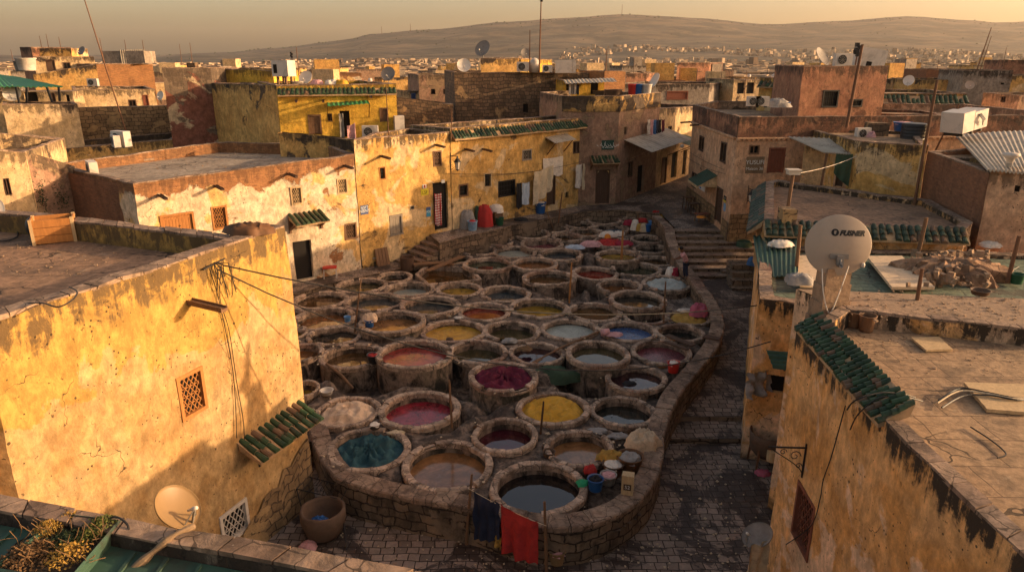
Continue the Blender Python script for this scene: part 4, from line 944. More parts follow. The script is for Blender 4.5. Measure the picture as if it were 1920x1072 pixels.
# ground between the vats: mortar shelves where rims nearly meet, pits elsewhere
PITS = [(P(700, 718, .6), 1.5, .95), (P(800, 722, .6), 1.2, .8), (P(890, 745, .5), 1.4, 1.0), (P(1120, 735, .5), 1.5, 1.0), (P(955, 545, .8), 1.3, .7), (P(1105, 540, .8), 1.6, .8), (P(1160, 905, .4), 1.2, .9), (P(770, 640, .8), .9, .6), (P(1240, 600, .8), 1.2, .8), (P(1080, 705, .7), 1.0, .3), (P(610, 705, .8), 1.1, .7)]
def make_deck():
    m = MB(); st = .17; xs = [-14+st*i for i in range(int(27.5/st))]; ys = [14.5+st*i for i in range(int(41/st))]; idx = {}
    def hz(x, y):
        ds = sorted(((math.hypot(x-a, y-b)-r, z) for a, b, r, z in VR), key=lambda q: q[0])[:3]
        d1, z1 = ds[0]; d2, z2_ = ds[1]
        zb = 1.35-.2*min(1, max(0, (24-y)/4)) if y < 40 else 1.35+(y-40)*.05; top = min(z1, z2_)-.09
        if d1 < -.1: return .25
        f = max(0, min(1, (d2-.55)/.5)); f = f*f*(3-2*f); low = zb-.5 if y < 40 else zb-.3
        z = top*(1-f)+low*f+noise.noise(Vector((x*2.1, y*2.1, 0)))*.07
        for p, r, dd in PITS:
            q = math.hypot(x-p.x, y-p.y)
            if q < r*1.2: g = min(1, max(0, (r*1.2-q)/(.3*r))); z = z*(1-g)+min(z, 1.35-dd)*g
        # shelf along the low wall and path side stays low or level
        return z
    def vv(i, j):
        if (i, j) not in idx: idx[(i, j)] = m.vert((xs[i], ys[j], hz(xs[i], ys[j])))
        return idx[(i, j)]
    for i in range(len(xs)-1):
        for j in range(len(ys)-1):
            x, y = xs[i]+st/2, ys[j]+st/2
            if y < 24 and x < -6.4 and y < 19.6: continue
            if inside(x, y, FIELD): m.face([vv(i, j), vv(i+1, j), vv(i+1, j+1), vv(i, j+1)])
    o = m.build('vat_field_ground', 'deck', None, True, (0, 0, 0)); tag(o, kind='structure')
make_deck()

# left path, platform and its steps
def slab(name, top, z, mat_top, mat_side, down=1.6, label=None, cat=None):
    m = MB(jit=.02); pts = [Vector((p[0], p[1], z)) for p in top]
    tri = tessellate_polygon([pts]); vi = [m.vert(p) for p in pts]
    for t_ in tri:
        a, b, c_ = (pts[k] for k in t_); s_ = (b-a).cross(c_-a).z; m.face([vi[k] for k in (t_ if s_ > 0 else t_[::-1])])
    m.mi = 1; L = 0
    for i in range(len(pts)):
        a, b = pts[i], pts[(i+1) % len(pts)]; l = (b-a).length; k = max(1, int(l/.5))
        for q in range(k):
            f0, f1 = q/k, (q+1)/k; A, B = a.lerp(b, f0), a.lerp(b, f1)
            m.quad((A.x, A.y, z-down), (B.x, B.y, z-down), (B.x, B.y, z), (A.x, A.y, z), [(L+l*f0, z-down), (L+l*f1, z-down), (L+l*f1, z), (L+l*f0, z)])
        L += l
    return m.build(name, [mat_top, mat_side], None)
fd = (Vector(FB[:2])-Vector(FA[:2])).normalized(); fn = Vector((fd.y, -fd.x))
def FW(px, w_): q = PW(px, 400, FA, FB); return (q.x+fn.x*w_, q.y+fn.y*w_)
path = [FW(250, -.2), V2(P(490, 560, 1.36)), V2(P(560, 549, 1.36)), V2(P(630, 528, 1.36)), V2(P(757, 503, 1.36)), V2(P(800, 492, 1.36)), FW(800, -.2)]
tag(slab('path', path, 1.36, 'paving', 'court_wall', 1.3), kind='structure')
plat = [FW(806, -.3), V2(P(824, 455, 2.62))]+[V2(p) for p in EDGE[::-1][1:]]+[(11.4, 49.5), (14, 56), (8.2, 55), V2(kC), V2(dC)]
plat[-2] = (kC.x+.3, kC.y+1.2); plat[-1] = (dC.x, dC.y+.5)
tag(slab('platform', plat, 2.61, 'paving', 'court_wall', 1.5), kind='structure')
def court_steps():
    m = MB(jit=.02); n = 6; ua = (Vector(FW(735, 0))-Vector(FA[:2])).dot(fd); ub = (Vector(FW(808, 0))-Vector(FA[:2])).dot(fd)
    for k in range(n):
        u0 = ua+(ub-ua)*k/n; u1 = ub+.4; z = 1.36+(2.6-1.36)*(k+1)/(n+.0)-.1; wd = 2.05-.0*k
        a = Vector(FA[:2])+fd*u0-fn*.1; b = Vector(FA[:2])+fd*u1-fn*.1; c_ = b+fn*(wd+.1); d_ = a+fn*(wd+.1)
        q = [m.vert((p.x, p.y, zz)) for zz in (z-.24-.02, z) for p in (a, b, c_, d_)]
        m.t = random.random(); m.mi = 0; m.face([q[4], q[7], q[6], q[5]]); m.mi = 1
        m.face([q[0], q[3], q[7], q[4]], [(0, 0), (wd, 0), (wd, .24), (0, .24)]); m.face([q[3], q[2], q[6], q[7]], [(u0, z-.24), (u1, z-.24), (u1, z), (u0, z)])
    o = m.build('stone_steps', ['coping_stone', 'court_wall'], None); tag(o, 'flight of worn stone steps from the left path up to the platform', 'steps')
court_steps()

# ------------------------------------------------------------------ the roofscape behind
def blk(name, label, x0, x1, yt, Y0, Y1, D, wm, ops=(), zb=0, rm='roof_floor', par=.35, yt1=None, side=None, step=1.0, cat='house', th=.25, group=None):
    a = PY(x0, yt, Y0); b = PY(x1, yt if yt1 is None else yt1, Y1); d = (Vector(b[:2])-Vector(a[:2])).normalized(); n = Vector((-d.y, d.x))
    s_ = Vector(side) if side else n; A, B = Vector(a[:2]), Vector(b[:2]); z = (a.z+b.z)/2 if yt1 is None else a.z
    zts = None if yt1 is None else [a.z, b.z, b.z, a.z]
    return house(name, label, cat, [A, B, B+s_*D, A+s_*D], zb, max(a.z, b.z) if zts is None else a.z, wm, rm, par=par, step=step, ops=ops, zts=zts or [a.z, b.z, b.z, a.z], th=th, jit=.04, group=group)
W = 'wood_dark'
# left
hYL = blk('yellow_house', 'bright yellow upper house with tiled cornice, green tin awning and two doors', 518, 742, 161, 46.2, 48.1, 8.5, 'wall_yellow', [(0, (578, 215, 603, 252), 'door2', 'wood_brown'), (0, (638, 208, 657, 258), 'void'), (0, (615, 213, 623, 228), 'glass', 'wood_brown'), (0, (712, 202, 728, 229), 'door', 'wood_brown')], 6, side=(-.45, .89), yt1=158, step=.6, par=.25)
yA, yB = PY(518, 161, 46.2), PY(742, 158, 48.1); yA2, yB2 = Vector(yA[:2]), Vector(yB[:2])
tiles(hYL, yA2+(yB2-yA2)*.005, yB2, yA.z-.22, .34, .34, .26)
spouts(hYL, yA2, yB2, [(556, 188), (606, 188), (694, 180)], L=1.1)
hYW = blk('yellow_house', 'worn yellow house side left of the bright yellow front, its plaster flaking in dark patches', 396, 517, 157, 53.0, 46.4, 3, 'wall_yellow_worn', [], 5, yt1=160, par=.2, side=(.6, .5), step=.7)
hYU = blk('rooftop_room', 'yellow parapet room sunlit on the roof behind the flaking yellow wall', 393, 512, 129, 56, 53.5, 4, 'wall_yellow', [], 8, par=.3, side=(.2, 1), yt1=133)
hTW = blk('tower_house', 'narrow stone tower house with a red plaster patch left of the yellow walls', 303, 395, 128, 51.5, 53.2, 4.0, 'wall_tower', [], 3, par=.3, step=.7, side=(.1, 1))
hP1 = blk('peach_house', 'peach plastered house with a small dark window, behind the tilted antenna mast', 137, 291, 168, 61.5, 64.8, 9, 'wall_cream', [(0, (241, 187, 256, 201), 'glass', W), (0, (268, 178, 279, 200), 'door', 'wood_red')], 3)
hP2 = blk('stone_wall', 'sunlit rough stone garden wall below the peach house', 141, 318, 203, 55.5, 58.8, 1.2, 'stone_warm', [], 3, par=0, cat='wall', rm='stone_warm', yt1=199)
hP3 = blk('pink_wall_house', 'pale pink house wall below the green tin canopy', 4, 145, 196, 49.5, 52, 3.5, 'wall_cream', [], 2, par=.2)
hP4 = blk('brick_house', 'bare orange brick house carrying a pale metal shed', 180, 286, 121, 73.5, 77, 9, 'brick_orange', [], 2, par=.25)
hP5 = blk('yellow_wall_house', 'yellow plastered house front joined to the bare orange brick one', 62, 180, 140, 71.5, 73.5, 9, 'wall_yellow_worn', [], 2, par=.2, yt1=121)
hP6 = blk('terrace_room', 'grey and cream rooftop room with a dark door and a window, far left', 62, 176, 107, 78, 81, 6, 'wall_cream', [(0, (87, 112, 104, 134), 'door', W), (0, (119, 117, 133, 134), 'glass', W)], 6, par=.15)
hP7 = blk('terrace_room', 'small ochre block on top of the grey and cream rooftop room', 58, 133, 91, 81.5, 82, 4, 'wall_ochre', [], 8, par=.15)
hP8 = blk('tower_house', 'dark narrow brown tower at the far left beside the ochre block', 37, 58, 89, 83, 81, 4, 'wall_red', [], 3, par=.1)
hP9 = blk('low_roof_house', 'flat grey roof with a low yellowish parapet and an air conditioner', 30, 322, 287, 46.5, 51.5, 6, 'wall_yellow_worn', [], 3, par=.3, yt1=262, rm='roof_floor_grey', side=(-.2, 1))
hLa = blk('cream_house', 'cream house wall with one small window at the left edge', -110, 46, 276, 31.2, 33.2, 6, 'wall_cream', [(0, (8, 334, 20, 366), 'glass', W)], 1, yt1=286, side=(-.3, 1))
hLb = blk('crumbling_wall', 'tall crumbling mauve wall with shrubs growing out of it', 47, 135, 288, 33.3, 35.5, .6, 'wall_mauve', [], 1, par=0, cat='wall', yt1=315, rm='rubble', side=(-.3, 1))
hLc = blk('brick_side_wall', 'sloping red brick garden wall beside the grey flat roof', 124, 252, 322, 35.3, 31.6, .5, 'brick_red', [], 1, par=0, cat='wall', yt1=352, rm='coping_stone', side=(.5, .85))
hLd = blk('terrace_wall', 'dark yellow terrace wall in front of the bright yellow house', 522, 667, 249, 44.6, 43.2, .5, 'wall_yellow_worn', [], 6.5, par=0, cat='wall', yt1=262, rm='coping_stone', side=(.2, 1), step=.6)
# centre
hS = blk('stone_house', 'big dark rubble stone house in the centre with one small window', 852, 1104, 136, 62, 64, 11, 'stone_dark', [(0, (981, 195, 991, 211), 'void')], 3, par=.2, yt1=137, step=1.0)
hS2 = blk('rooftop_room', 'yellow stair room on top of the dark stone house', 901, 975, 110, 64.5, 65.5, 5, 'wall_yellow_worn', [], 9, par=.1, side=(.3, 1))
hS3 = blk('rooftop_room', 'low sunlit yellow rooftop wall right of the stair room', 976, 1035, 112, 65.5, 69, 3, 'wall_yellow', [], 9, par=.1)
hS4 = blk('mauve_house', 'mauve brick house with two small square windows left of the stone house', 785, 849, 141, 78, 79, 9, 'wall_mauve', [(0, (808, 167, 816, 177), 'void'), (0, (831, 167, 840, 177), 'void')], 3, par=.2)
hS5 = blk('ruined_wall', 'low ruined brown wall below the mauve brick house', 744, 850, 184, 60, 61, 2, 'stone_dark', [], 3, par=0, cat='wall', yt1=196, rm='rubble')
hS6 = blk('small_white_house', 'tiny whitewashed house with a blue door left of the mauve one', 766, 785, 171, 70, 71, 4, 'wall_cream', [(0, (771, 175, 779, 193), 'door', 'sign_blue')], 3, par=.1)
hS7 = blk('rooftop_room', 'orange brick rooftop room behind the yellow parapet', 1134, 1173, 134, 62, 63, 4, 'brick_orange', [], 8, par=.1)
hS8 = blk('rooftop_room', 'yellow rooftop room with a white corrugated awning and clothes inside', 1056, 1133, 151, 60.5, 61, 3, 'wall_yellow', [(0, (1062, 155, 1084, 176), 'void'), (0, (1108, 152, 1122, 177), 'void')], 8, par=.1)
hS9 = blk('ochre_house', 'house with a dark stained front and a brightly lit ochre side behind the lane', 1150, 1331, 158, 80, 82, 9, 'wall_grey', [(0, (1250, 171, 1290, 186), 'shut', 'wood_red')], 2, par=.25, side=(.55, 1), step=1.2)
hS10 = blk('brown_house', 'dark brown block house rising above the roofs right of centre', 1270, 1330, 118, 112, 114, 10, 'wall_red', [], 2, par=.4, side=(.5, 1))
hS11 = blk('brown_house', 'dark red brown house with a sunlit side, right of the orange brick room', 1174, 1213, 138, 98, 99, 12, 'wall_red', [], 2, par=.3, side=(.45, 1))
hS12 = blk('colonnade_house', 'small house with an open arcade on its roof terrace left of the pink house', 1376, 1428, 150, 84, 85, 6, 'wall_cream', [(0, (1382, 155, 1396, 176), 'void'), (0, (1400, 155, 1414, 176), 'void')], 2, par=.2)
hS13 = blk('tiled_cornice_house', 'small tan house with green tiled cornice left of the brick upper house', 1425, 1492, 146, 56, 54, 6, 'wall_ochre', [(0, (1447, 165, 1455, 190), 'door', W), (0, (1460, 167, 1468, 187), 'glass', W)], 6, par=.2)
a = PY(1425, 146, 56); b = PY(1492, 146, 54); tiles(hS13, a, b, a.z-.3, .4, .35, .35)
# right
hR1 = blk('yellow_tiled_house', 'yellow house with green tile strip and two shuttered windows behind the brick house', 1654, 1814, 176, 60, 59, 8, 'wall_ochre', [(0, (1678, 199, 1697, 207), 'shut', W), (0, (1740, 200, 1762, 208), 'shut', W)], 3, par=.2)
a = PY(1654, 176, 60); b = PY(1814, 176, 59); tiles(hR1, a, b, a.z-.15, .6, .6, .36)
hR2 = blk('red_wall_house', 'low rust red walled house in front of the yellow tiled one', 1644, 1772, 213, 50, 49, 5, 'wall_red', [], 3, par=.2, yt1=217)
hR3 = blk('ochre_house', 'wide dull ochre house behind the yellow tiled one', 1700, 1832, 150, 80, 78, 9, 'wall_yellow_worn', [], 2, par=.3)
hR4 = blk('green_roof_house', 'brick red house with a green roof edge at the upper right', 1738, 1832, 131, 92, 91, 8, 'brick_red', [], 2, par=.2)
hR5 = blk('grey_house', 'tall grey white house with stained walls near the right edge', 1808, 1900, 133, 74, 72, 9, 'wall_grey', [(0, (1876, 155, 1883, 159), 'void')], 2, par=.2, side=(.3, 1))
hR6 = blk('pink_grey_house', 'pale pink grey house with four small windows at the right edge', 1844, 1912, 174, 62, 58, 6, 'wall_pink', [(0, (1877, 181, 1886, 192), 'glass', W), (0, (1873, 202, 1882, 210), 'glass', W)], 2, par=.15, yt1=180)
hR7 = blk('brown_house', 'dark brown house at the top right edge', 1884, 1990, 113, 100, 98, 9, 'wall_red', [], 2, par=.2)
hR8 = blk('ochre_house', 'sunlit ochre house strip at the right edge under the brown one', 1898, 1990, 142, 85, 84, 6, 'wall_ochre', [], 2, par=.2)
hR9 = blk('tan_house', 'tan house left of the wide dull ochre one', 1655, 1712, 148, 86, 86, 8, 'wall_cream', [], 2, par=.2)
hR10 = blk('terrace_room', 'stained house block carrying the water tanks above the terrace', 1616, 1735, 262, 40.5, 39.5, 5, 'wall_grey', [], 5, par=.15)
hR11 = blk('ochre_shed', 'ochre wall under the broad corrugated roof, upper right', 1790, 1850, 296, 33.5, 31.5, 5, 'wall_ochre_deep', [], 5, par=.1)

# ------------------------------------------------------------------ the town beyond: single houses
rng = random.Random(11)
WM = ['wall_ochre', 'wall_cream', 'wall_cream', 'wall_cream', 'wall_grey', 'wall_ochre_deep', 'wall_grey', 'wall_yellow_worn', 'brick_red', 'wall_mauve', 'wall_pink', 'wall_whitewash']
NM = dict(wall_ochre='ochre', wall_cream='cream', wall_pink='pink', wall_red='rust red', wall_ochre_deep='deep ochre', wall_grey='grey', wall_yellow_worn='dull yellow', brick_red='red brick', wall_mauve='mauve', brick_orange='orange brick', wall_whitewash='whitewashed')
def town_house(x, y, wd, dp, rot, z, wm, zone, wins):
    c, s = math.cos(rot), math.sin(rot); pts = [(x+c*a-s*b, y+s*a+c*b) for a, b in ((-wd/2, -dp/2), (wd/2, -dp/2), (wd/2, dp/2), (-wd/2, dp/2))]
    m = MB(jit=.06); th = .3; pl = [Vector(p) for p in pts]; ins = inset(pl, th); so = rng.random()*9
    t = thing('town_house', '', 'house', (x, y, 0), 'houses of the town beyond the tannery')
    for i in range(4):
        wallgrid(m, pl[i], pl[(i+1) % 4], 0, z, (), 3, soff=so+i*9); wallgrid(m, ins[(i+1) % 4], ins[i], z-.6, z, (), 9)
        a, b, c2, d2 = pl[i], pl[(i+1) % 4], ins[(i+1) % 4], ins[i]; m.quad((a.x, a.y, z), (b.x, b.y, z), (c2.x, c2.y, z), (d2.x, d2.y, z), dn=.2)
    m.build('wall', wm, t); r = MB(); r.poly([(p.x, p.y, z-.6) for p in ins]); r.build('roof', 'far_roof', t)
    extra = ''
    if rng.random() < .55:                                   # a stair room on the roof
        q = MB(); sx, sy = rng.uniform(1.8, wd*.5), rng.uniform(1.8, dp*.5); ox, oy = rng.uniform(-wd/2+sx/2+.4, wd/2-sx/2-.4), rng.uniform(-dp/2+sy/2+.4, dp/2-sy/2-.4); q.T = Matrix.Translation((x, y, z-.62)) @ Matrix.Rotation(rot, 4, 'Z'); q.box(ox-sx/2, oy-sy/2, 0, ox+sx/2, oy+sy/2, rng.uniform(2.2, 3)); q.build('stair_room', rng.choice(WM[:7]), t); extra = ' with a stair room on its roof'
    if wins:
        for i in (0, 1):
            L = (pl[(i+1) % 4]-pl[i]).length; k = rng.choice((1, 2, 2, 3))
            for j in range(k):
                u = L*(j+.5)/k+rng.uniform(-.3, .3); T = wframe(pl[i], pl[(i+1) % 4], u, z-rng.uniform(2.4, 3.2)); f = MB(T); ww, hh = rng.uniform(.35, .6), rng.uniform(.9, 1.4); f.box(-ww, -.07, 0, ww, .02, hh); o = f.build('window', 'wood_dark', t); g = MB(T); g.box(-ww+.08, -.075, .08, ww-.08, .0, hh-.08); g.build('pane', 'void', o)
    px = CX+F_PX*x/(y*_c); TH.append((t, px, y, NM[wm], extra)); return t
TH = []
placed = []
cnt = 0
for zone, (ya, yb, num, wlo, whi) in enumerate(((86, 125, 70, 4.5, 8.5), (125, 200, 115, 5, 9.5), (200, 340, 112, 6, 12))):
    tries = 0; k = 0
    while k < num and tries < 4000:
        tries += 1; y = rng.uniform(ya, yb); x = rng.uniform(-.82, .82)*y; wd, dp = rng.uniform(wlo, whi), rng.uniform(wlo, whi)
        if any(abs(x-a) < (wd+c_)/2*.95 and abs(y-b) < (dp+d_)/2*.95 for a, b, c_, d_ in placed): continue
        if x < -10 and y < 92 and x > -60: continue
        placed.append((x, y, wd, dp)); k += 1
        z = rng.uniform(5.2, 10.8)+(1.0 if rng.random() < .12 else 0)
        town_house(x, y, wd, dp, rng.uniform(-.35, .6), z, rng.choice(WM), zone, zone < 2)
ZN = ('behind near roofs', 'in middle town', 'in far haze')
SD = ('far left', 'left', 'left of centre', 'centre', 'right of centre', 'right', 'far right')
byk = {}
for t, px, y, nm, ex in TH:
    k = (nm, ex, 0 if y < 125 else 1 if y < 220 else 2, min(6, max(0, int(px/275)))); byk.setdefault(k, []).append((px, t))
for k, L in byk.items():
    L.sort(key=lambda q: q[0]); nn = len(L)
    for i, (px, t) in enumerate(L):
        o = '' if nn == 1 else (', nearer the left', ', nearer the right')[i] if nn == 2 else f", {('first', 'second', 'third', 'fourth', 'fifth', 'sixth')[min(i, 5)]} from the left"
        t['label'] = f"{k[0]} house{', stair room' if k[1] else ''} {ZN[k[2]]}, {SD[k[3]]}{o}"
# dishes and rods on the roofs of the town
tdr = random.Random(6)
tiny = thing('satellite_dish', 'tiny satellite dish on a roof of the town beyond', 'satellite dish', (0, 0, 0), 'tiny dishes on the town roofs'); m = MB(); m.T = Matrix.Rotation(R(-55), 4, 'X'); m.lathe([(0, 0), (.3, .03), (.5, .1), (.5, .08), (.3, .01)], 14, (0, .4, .5)); m.build('reflector', 'dish_paint', tiny, True); m = MB(); m.tube([(0, 0, 0), (0, 0, .6)], .04, 5); m.build('pole', 'metal_black', tiny)
rodt = thing('antenna', 'tiny aerial on a roof of the town beyond', 'antenna', (0, 0, 0), 'tiny aerials on the town roofs'); m = MB(); m.tube([(0, 0, 0), (0, 0, 2.4)], .035, 4); m.bar((-.5, 0, 2.1), (.5, 0, 2.1), .04, .04); [m.bar((x, -.3, 2.1), (x, .3, 2.1), .03, .03) for x in (-.4, -.1, .2, .45)]; m.build('mast', 'metal_black', rodt)
tankt = thing('water_tank', 'small white water tank on a roof of the town beyond', 'tank', (0, 0, 0), 'small white tanks on the town roofs'); m = MB(); m.lathe([(0, 0), (.5, 0), (.5, 1), (.2, 1.15), (0, 1.15)], 12); m.build('drum', 'casing_white', tankt, True); m = MB(); m.box(-.5, -.5, -.3, .5, .5, 0); m.build('stand', 'wood_dark', tankt)
firsts = [1, 1, 1]
for k, (t, px, y, nm, ex) in enumerate(TH):
    if y > 260: continue
    zt_ = max(v.co.z for ch in t.children if ch.name.startswith('wall') for v in ch.data.vertices); 
    for q, (pt_, pr) in enumerate(((tiny, .3), (rodt, .3), (tankt, .2))):
        if tdr.random() > pr: continue
        l = t.location+Vector((tdr.uniform(-1.8, 1.8), tdr.uniform(-1.8, 1.8), zt_-.6+(.3 if q == 2 else 0))); rz = tdr.uniform(-1.2, .8)
        o_ = pt_
        if firsts[q]: move(pt_, l, rz); firsts[q] = 0
        else: o_ = dup(pt_, l, rz, scale=tdr.uniform(.8, 1.25))
        lb_ = ('dish', 'aerial', 'water tank')[q]+' on '+t['label'].replace(' house', '')
        if len(lb_.split()) > 16: lb_ = lb_.replace('from the left', 'from left').replace(', stair room', '')
        if len(lb_.split()) < 4: lb_ = 'tiny '+lb_
        o_['label'] = lb_
# the far quarters, too many to tell apart
def far_town():
    m = MB(); r2 = random.Random(5)
    def bx(x, y, z, w_, d_, h, rot):
        m.T = Matrix.Translation((x, y, z)) @ Matrix.Rotation(rot, 4, 'Z'); m.t = r2.random(); m.box(-w_/2, -d_/2, -6, w_/2, d_/2, h)
    for i in range(26000):
        y = 250*math.exp(r2.random()**.85*2.35); x = r2.uniform(-.95, .95)*y
        dens = noise.noise(Vector((x*.0022, y*.0018, 2)))+ .35*noise.noise(Vector((x*.009, y*.007, 5)))
        px = CX+F_PX*x/(y*_c)
        if y > 1500 and (dens < (-.08 if px > 1050 else .06) or y > (2500 if px > 1050 else 1900)): continue
        if y > 700 and dens < -.2: continue
        s_ = r2.uniform(4.5, 11)*(1 if y < 1200 else 1.15); bx(x, y, terr(x, y), s_, r2.uniform(4, 10), r2.uniform(3, 8) if y < 900 or r2.random() < .985 or px < 900 else r2.uniform(11, 17), r2.uniform(-.5, .8))
    m.T = None
    t = NT('far_town'); tint = t.attr('tint'); col = t.mix(t.step(tint, .1, .9), (.13, .085, .055), (.50, .36, .23)); t.done('far_town', t.mul(col, t.math('MULTIPLY_ADD', t.noise(.25, 4, .7), .9, .5)), .9)
    o = m.build('far_town', 'far_town', None, False, (0, 0, 0)); tag(o, 'hazy far quarters of the town spread over the plain to the hills', 'town', kind='stuff')
far_town()

# ------------------------------------------------------------------ builders for the small things
def RZ(v): return Matrix.Rotation(v, 4, 'Z')
def TR(p): return Matrix.Translation(p)
def ac_unit(label, p, rot, s=1.0, name='air_conditioner', w_=.85, h=.6, d=.32, fan=1):
    t = thing(name, label, 'air conditioner', p, 'air conditioners on the roofs'); T = TR(p) @ RZ(rot)
    m = MB(T); m.box(-w_/2*s, -d/2*s, .06, w_/2*s, d/2*s, (.06+h)*s)
    for k in range(5): m.box(w_*.28*s, -d/2*s-.008, (.12+k*.08)*s, w_*.46*s, -d/2*s, (.15+k*.08)*s)
    m.build('casing', 'casing_white', t)
    f = MB(T @ TR((-w_*.12*s, -d/2*s-.005, (.06+h/2)*s)) @ Matrix.Rotation(R(90), 4, 'X')); f.lathe([(.0, .004), (.21*s, .004), (.22*s, .02)], 18); f.build('fan_opening', 'void', t)
    g = MB(T @ TR((-w_*.12*s, -d/2*s-.03, (.06+h/2)*s)) @ Matrix.Rotation(R(90), 4, 'X'))
    for r in (.07, .14, .215): g.lathe([(r*s, 0), ((r+.014)*s, 0)], 18)
    for k in range(4): a = k*math.pi/4; g.bar((-.21*s*math.cos(a), -.21*s*math.sin(a), 0), (.21*s*math.cos(a), .21*s*math.sin(a), 0), .012, .01)
    g.build('fan_grille', 'metal_grey', t)
    b = MB(T); b.box(-w_*.35*s, -d/2*s, -.02, -w_*.28*s, d/2*s, .06); b.box(w_*.28*s, -d/2*s, -.02, w_*.35*s, d/2*s, .06); b.build('foot', 'metal_black', t); return t
def dish(label, p, az, el, r, pole=.5, mat='dish_paint', back=False, lean=0, name='satellite_dish'):
    """p is the foot; the dish looks along azimuth az (from +Y, clockwise) and elevation el"""
    t = thing(name, label, 'satellite dish', p, 'satellite dishes'); p = Vector(p); c = p+Vector((0, 0, pole+r*.85))
    d = Vector((math.sin(R(az))*math.cos(R(el)), math.cos(R(az))*math.cos(R(el)), math.sin(R(el)))); q = d.to_track_quat('Z', 'Y').to_matrix().to_4x4(); T = TR(c) @ q
    m = MB(T); pr = [(r*k/9, (k/9)**2*r*.2) for k in range(10)]; m.lathe(pr+[(r*1.015, r*.2+.01), (r*1.02, r*.2-.012)]+[(x, z-.012) for x, z in pr[::-1]], 36, sx=.93); m.build('reflector', mat, t, True)
    f = MB(T); f.bar((0, -r*.9, r*.12), (0, -r*.55, r*.85), .022, .022); f.bar((r*.35, -r*.75, r*.15), (0, -r*.55, r*.85), .012, .012); f.bar((-r*.35, -r*.75, r*.15), (0, -r*.55, r*.85), .012, .012); f.build('feed_arm', 'metal_grey', t)
    l = MB(T @ TR((0, -r*.55, r*.85)) @ Matrix.Rotation(R(200), 4, 'X')); l.lathe([(0, -.03), (.035*r/.45, -.03), (.04*r/.45, .03), (.025*r/.45, .05), (.022*r/.45, .11), (0, .11)], 10); l.build('receiver', 'plastic_white', t, True)
    b = MB(); k = c-d*.03; b.tube([p, p+Vector((0, 0, pole+r*.5)), c-d*.06], .028 if r < .7 else .045, 8); b.T = T; b.box(-r*.18, -r*.16, -.05, r*.18, r*.16, -.012); b.build('mount', 'metal_grey', t); return t
def mast(label, p, h, tilt=(0, 0), r=.03, els=(), name='antenna_mast', cat='antenna', mat='metal_rust', knob=None, wires=()):
    t = thing(name, label, cat, p, 'antenna masts and poles' if name != 'wooden_pole' else None); p = Vector(p); top = p+Vector((tilt[0], tilt[1], h)); m = MB(); m.tube([p, p.lerp(top, .5), top], [r, r*.85, r*.6], 7); m.build('pole', mat, t)
    for i, (f, L, n, az) in enumerate(els):
        e = MB(TR(p.lerp(top, f)) @ RZ(R(az))); e.bar((-L*.5, 0, 0), (L*.5, 0, 0), .022, .022)
        for k in range(n): x = -L*.45+L*.9*k/max(1, n-1); e.bar((x, -.28-.03*k, 0), (x, .28+.03*k, 0), .013, .013)
        e.build('antenna', 'metal_grey', t)
    if knob:
        e = MB(TR(top-Vector((0, 0, .1)))); random.seed(3)
        for k in range(6): e.cbox((random.uniform(-.08, .08)*knob, random.uniform(-.08, .08)*knob, random.uniform(-.35, .1)*knob), .14*knob, .12*knob, .16*knob)
        e.build('junction', 'metal_black', t)
    return t
def cable(label, pts, r=.012, mat='metal_black', name='cable', grp='loose cables and wires'):
    pts = catmull([Vector(p) for p in pts], 6); m = MB(); m.tube(pts, r, 5); return tag(m.build(name, mat, None), label, 'cable', grp)
def sag(a, b, s, n=8): a, b = Vector(a), Vector(b); return [a.lerp(b, k/n)-Vector((0, 0, 4*s*(k/n)*(1-k/n))) for k in range(n+1)]
def wire(label, a, b, s, r=.012, mat='metal_black'): m = MB(); m.tube(sag(a, b, s, 14), r, 5); return tag(m.build('wire', mat, None), label, 'wire', 'overhead wires')
def heap_mesh(m, p, rx, ry, h, seed, n=22, k=.55, floor=0):
    rows = []
    for i in range(9):
        f = i/8; row = []
        for j in range(n):
            a = 2*math.pi*j/n; q = Vector((math.cos(a)*f, math.sin(a)*f, seed)); z = (1-f**4)**.6
            nn = 1+.6*k*noise.noise(q*2.1)+k*.5*noise.noise(q*5.3); fold = 1-abs(noise.noise(q*3.3+Vector((0, 0, 9))))*k*1.3
            row.append(m.vert((p[0]+math.cos(a)*f*rx*nn, p[1]+math.sin(a)*f*ry*nn, p[2]+max(floor, h*z*fold))))
        rows.append(row)
    for i in range(8):
        for j in range(n): m.face([rows[i][j], rows[i+1][j], rows[i+1][(j+1) % n], rows[i][(j+1) % n]])
def heap(name, label, cat, p, rx, ry, h, mat, seed=1, k=.55, group=None):
    m = MB(); heap_mesh(m, p, rx, ry, h, seed, 26, k); return tag(m.build(name, mat, None, True, (p[0], p[1], p[2])), label, cat, group)
def bucket(label, p, r, h, mat, fill=None, name='bucket', handle=True, rim=None):
    t = thing(name, label, name.replace('_', ' '), p, 'buckets, tubs and baskets'); m = MB(TR(p)); m.lathe([(0, 0), (r*.78, 0), (r*.82, h*.1), (r*.97, h*.9), (r*1.06, h*.95), (r*1.06, h), (r*.95, h), (r*.9, h*.8), (r*.78, h*.05), (0, h*.05)], 20); m.build('body', mat, t, True)
    if handle: g = MB(TR(p)); g.tube([(math.cos(a)*r*1.05, math.sin(a)*r*.3, h*.92+math.sin(a)*r*.5) for a in [math.pi*k/10 for k in range(11)]], .008, 4); g.build('handle', 'metal_grey', t)
    if fill: f = MB(); heap_mesh(f, (p[0], p[1], p[2]+h*.75), r*.9, r*.9, h*.35, p[0]*7.1, 18, .6); f.build('contents', fill, t, True)
    return t
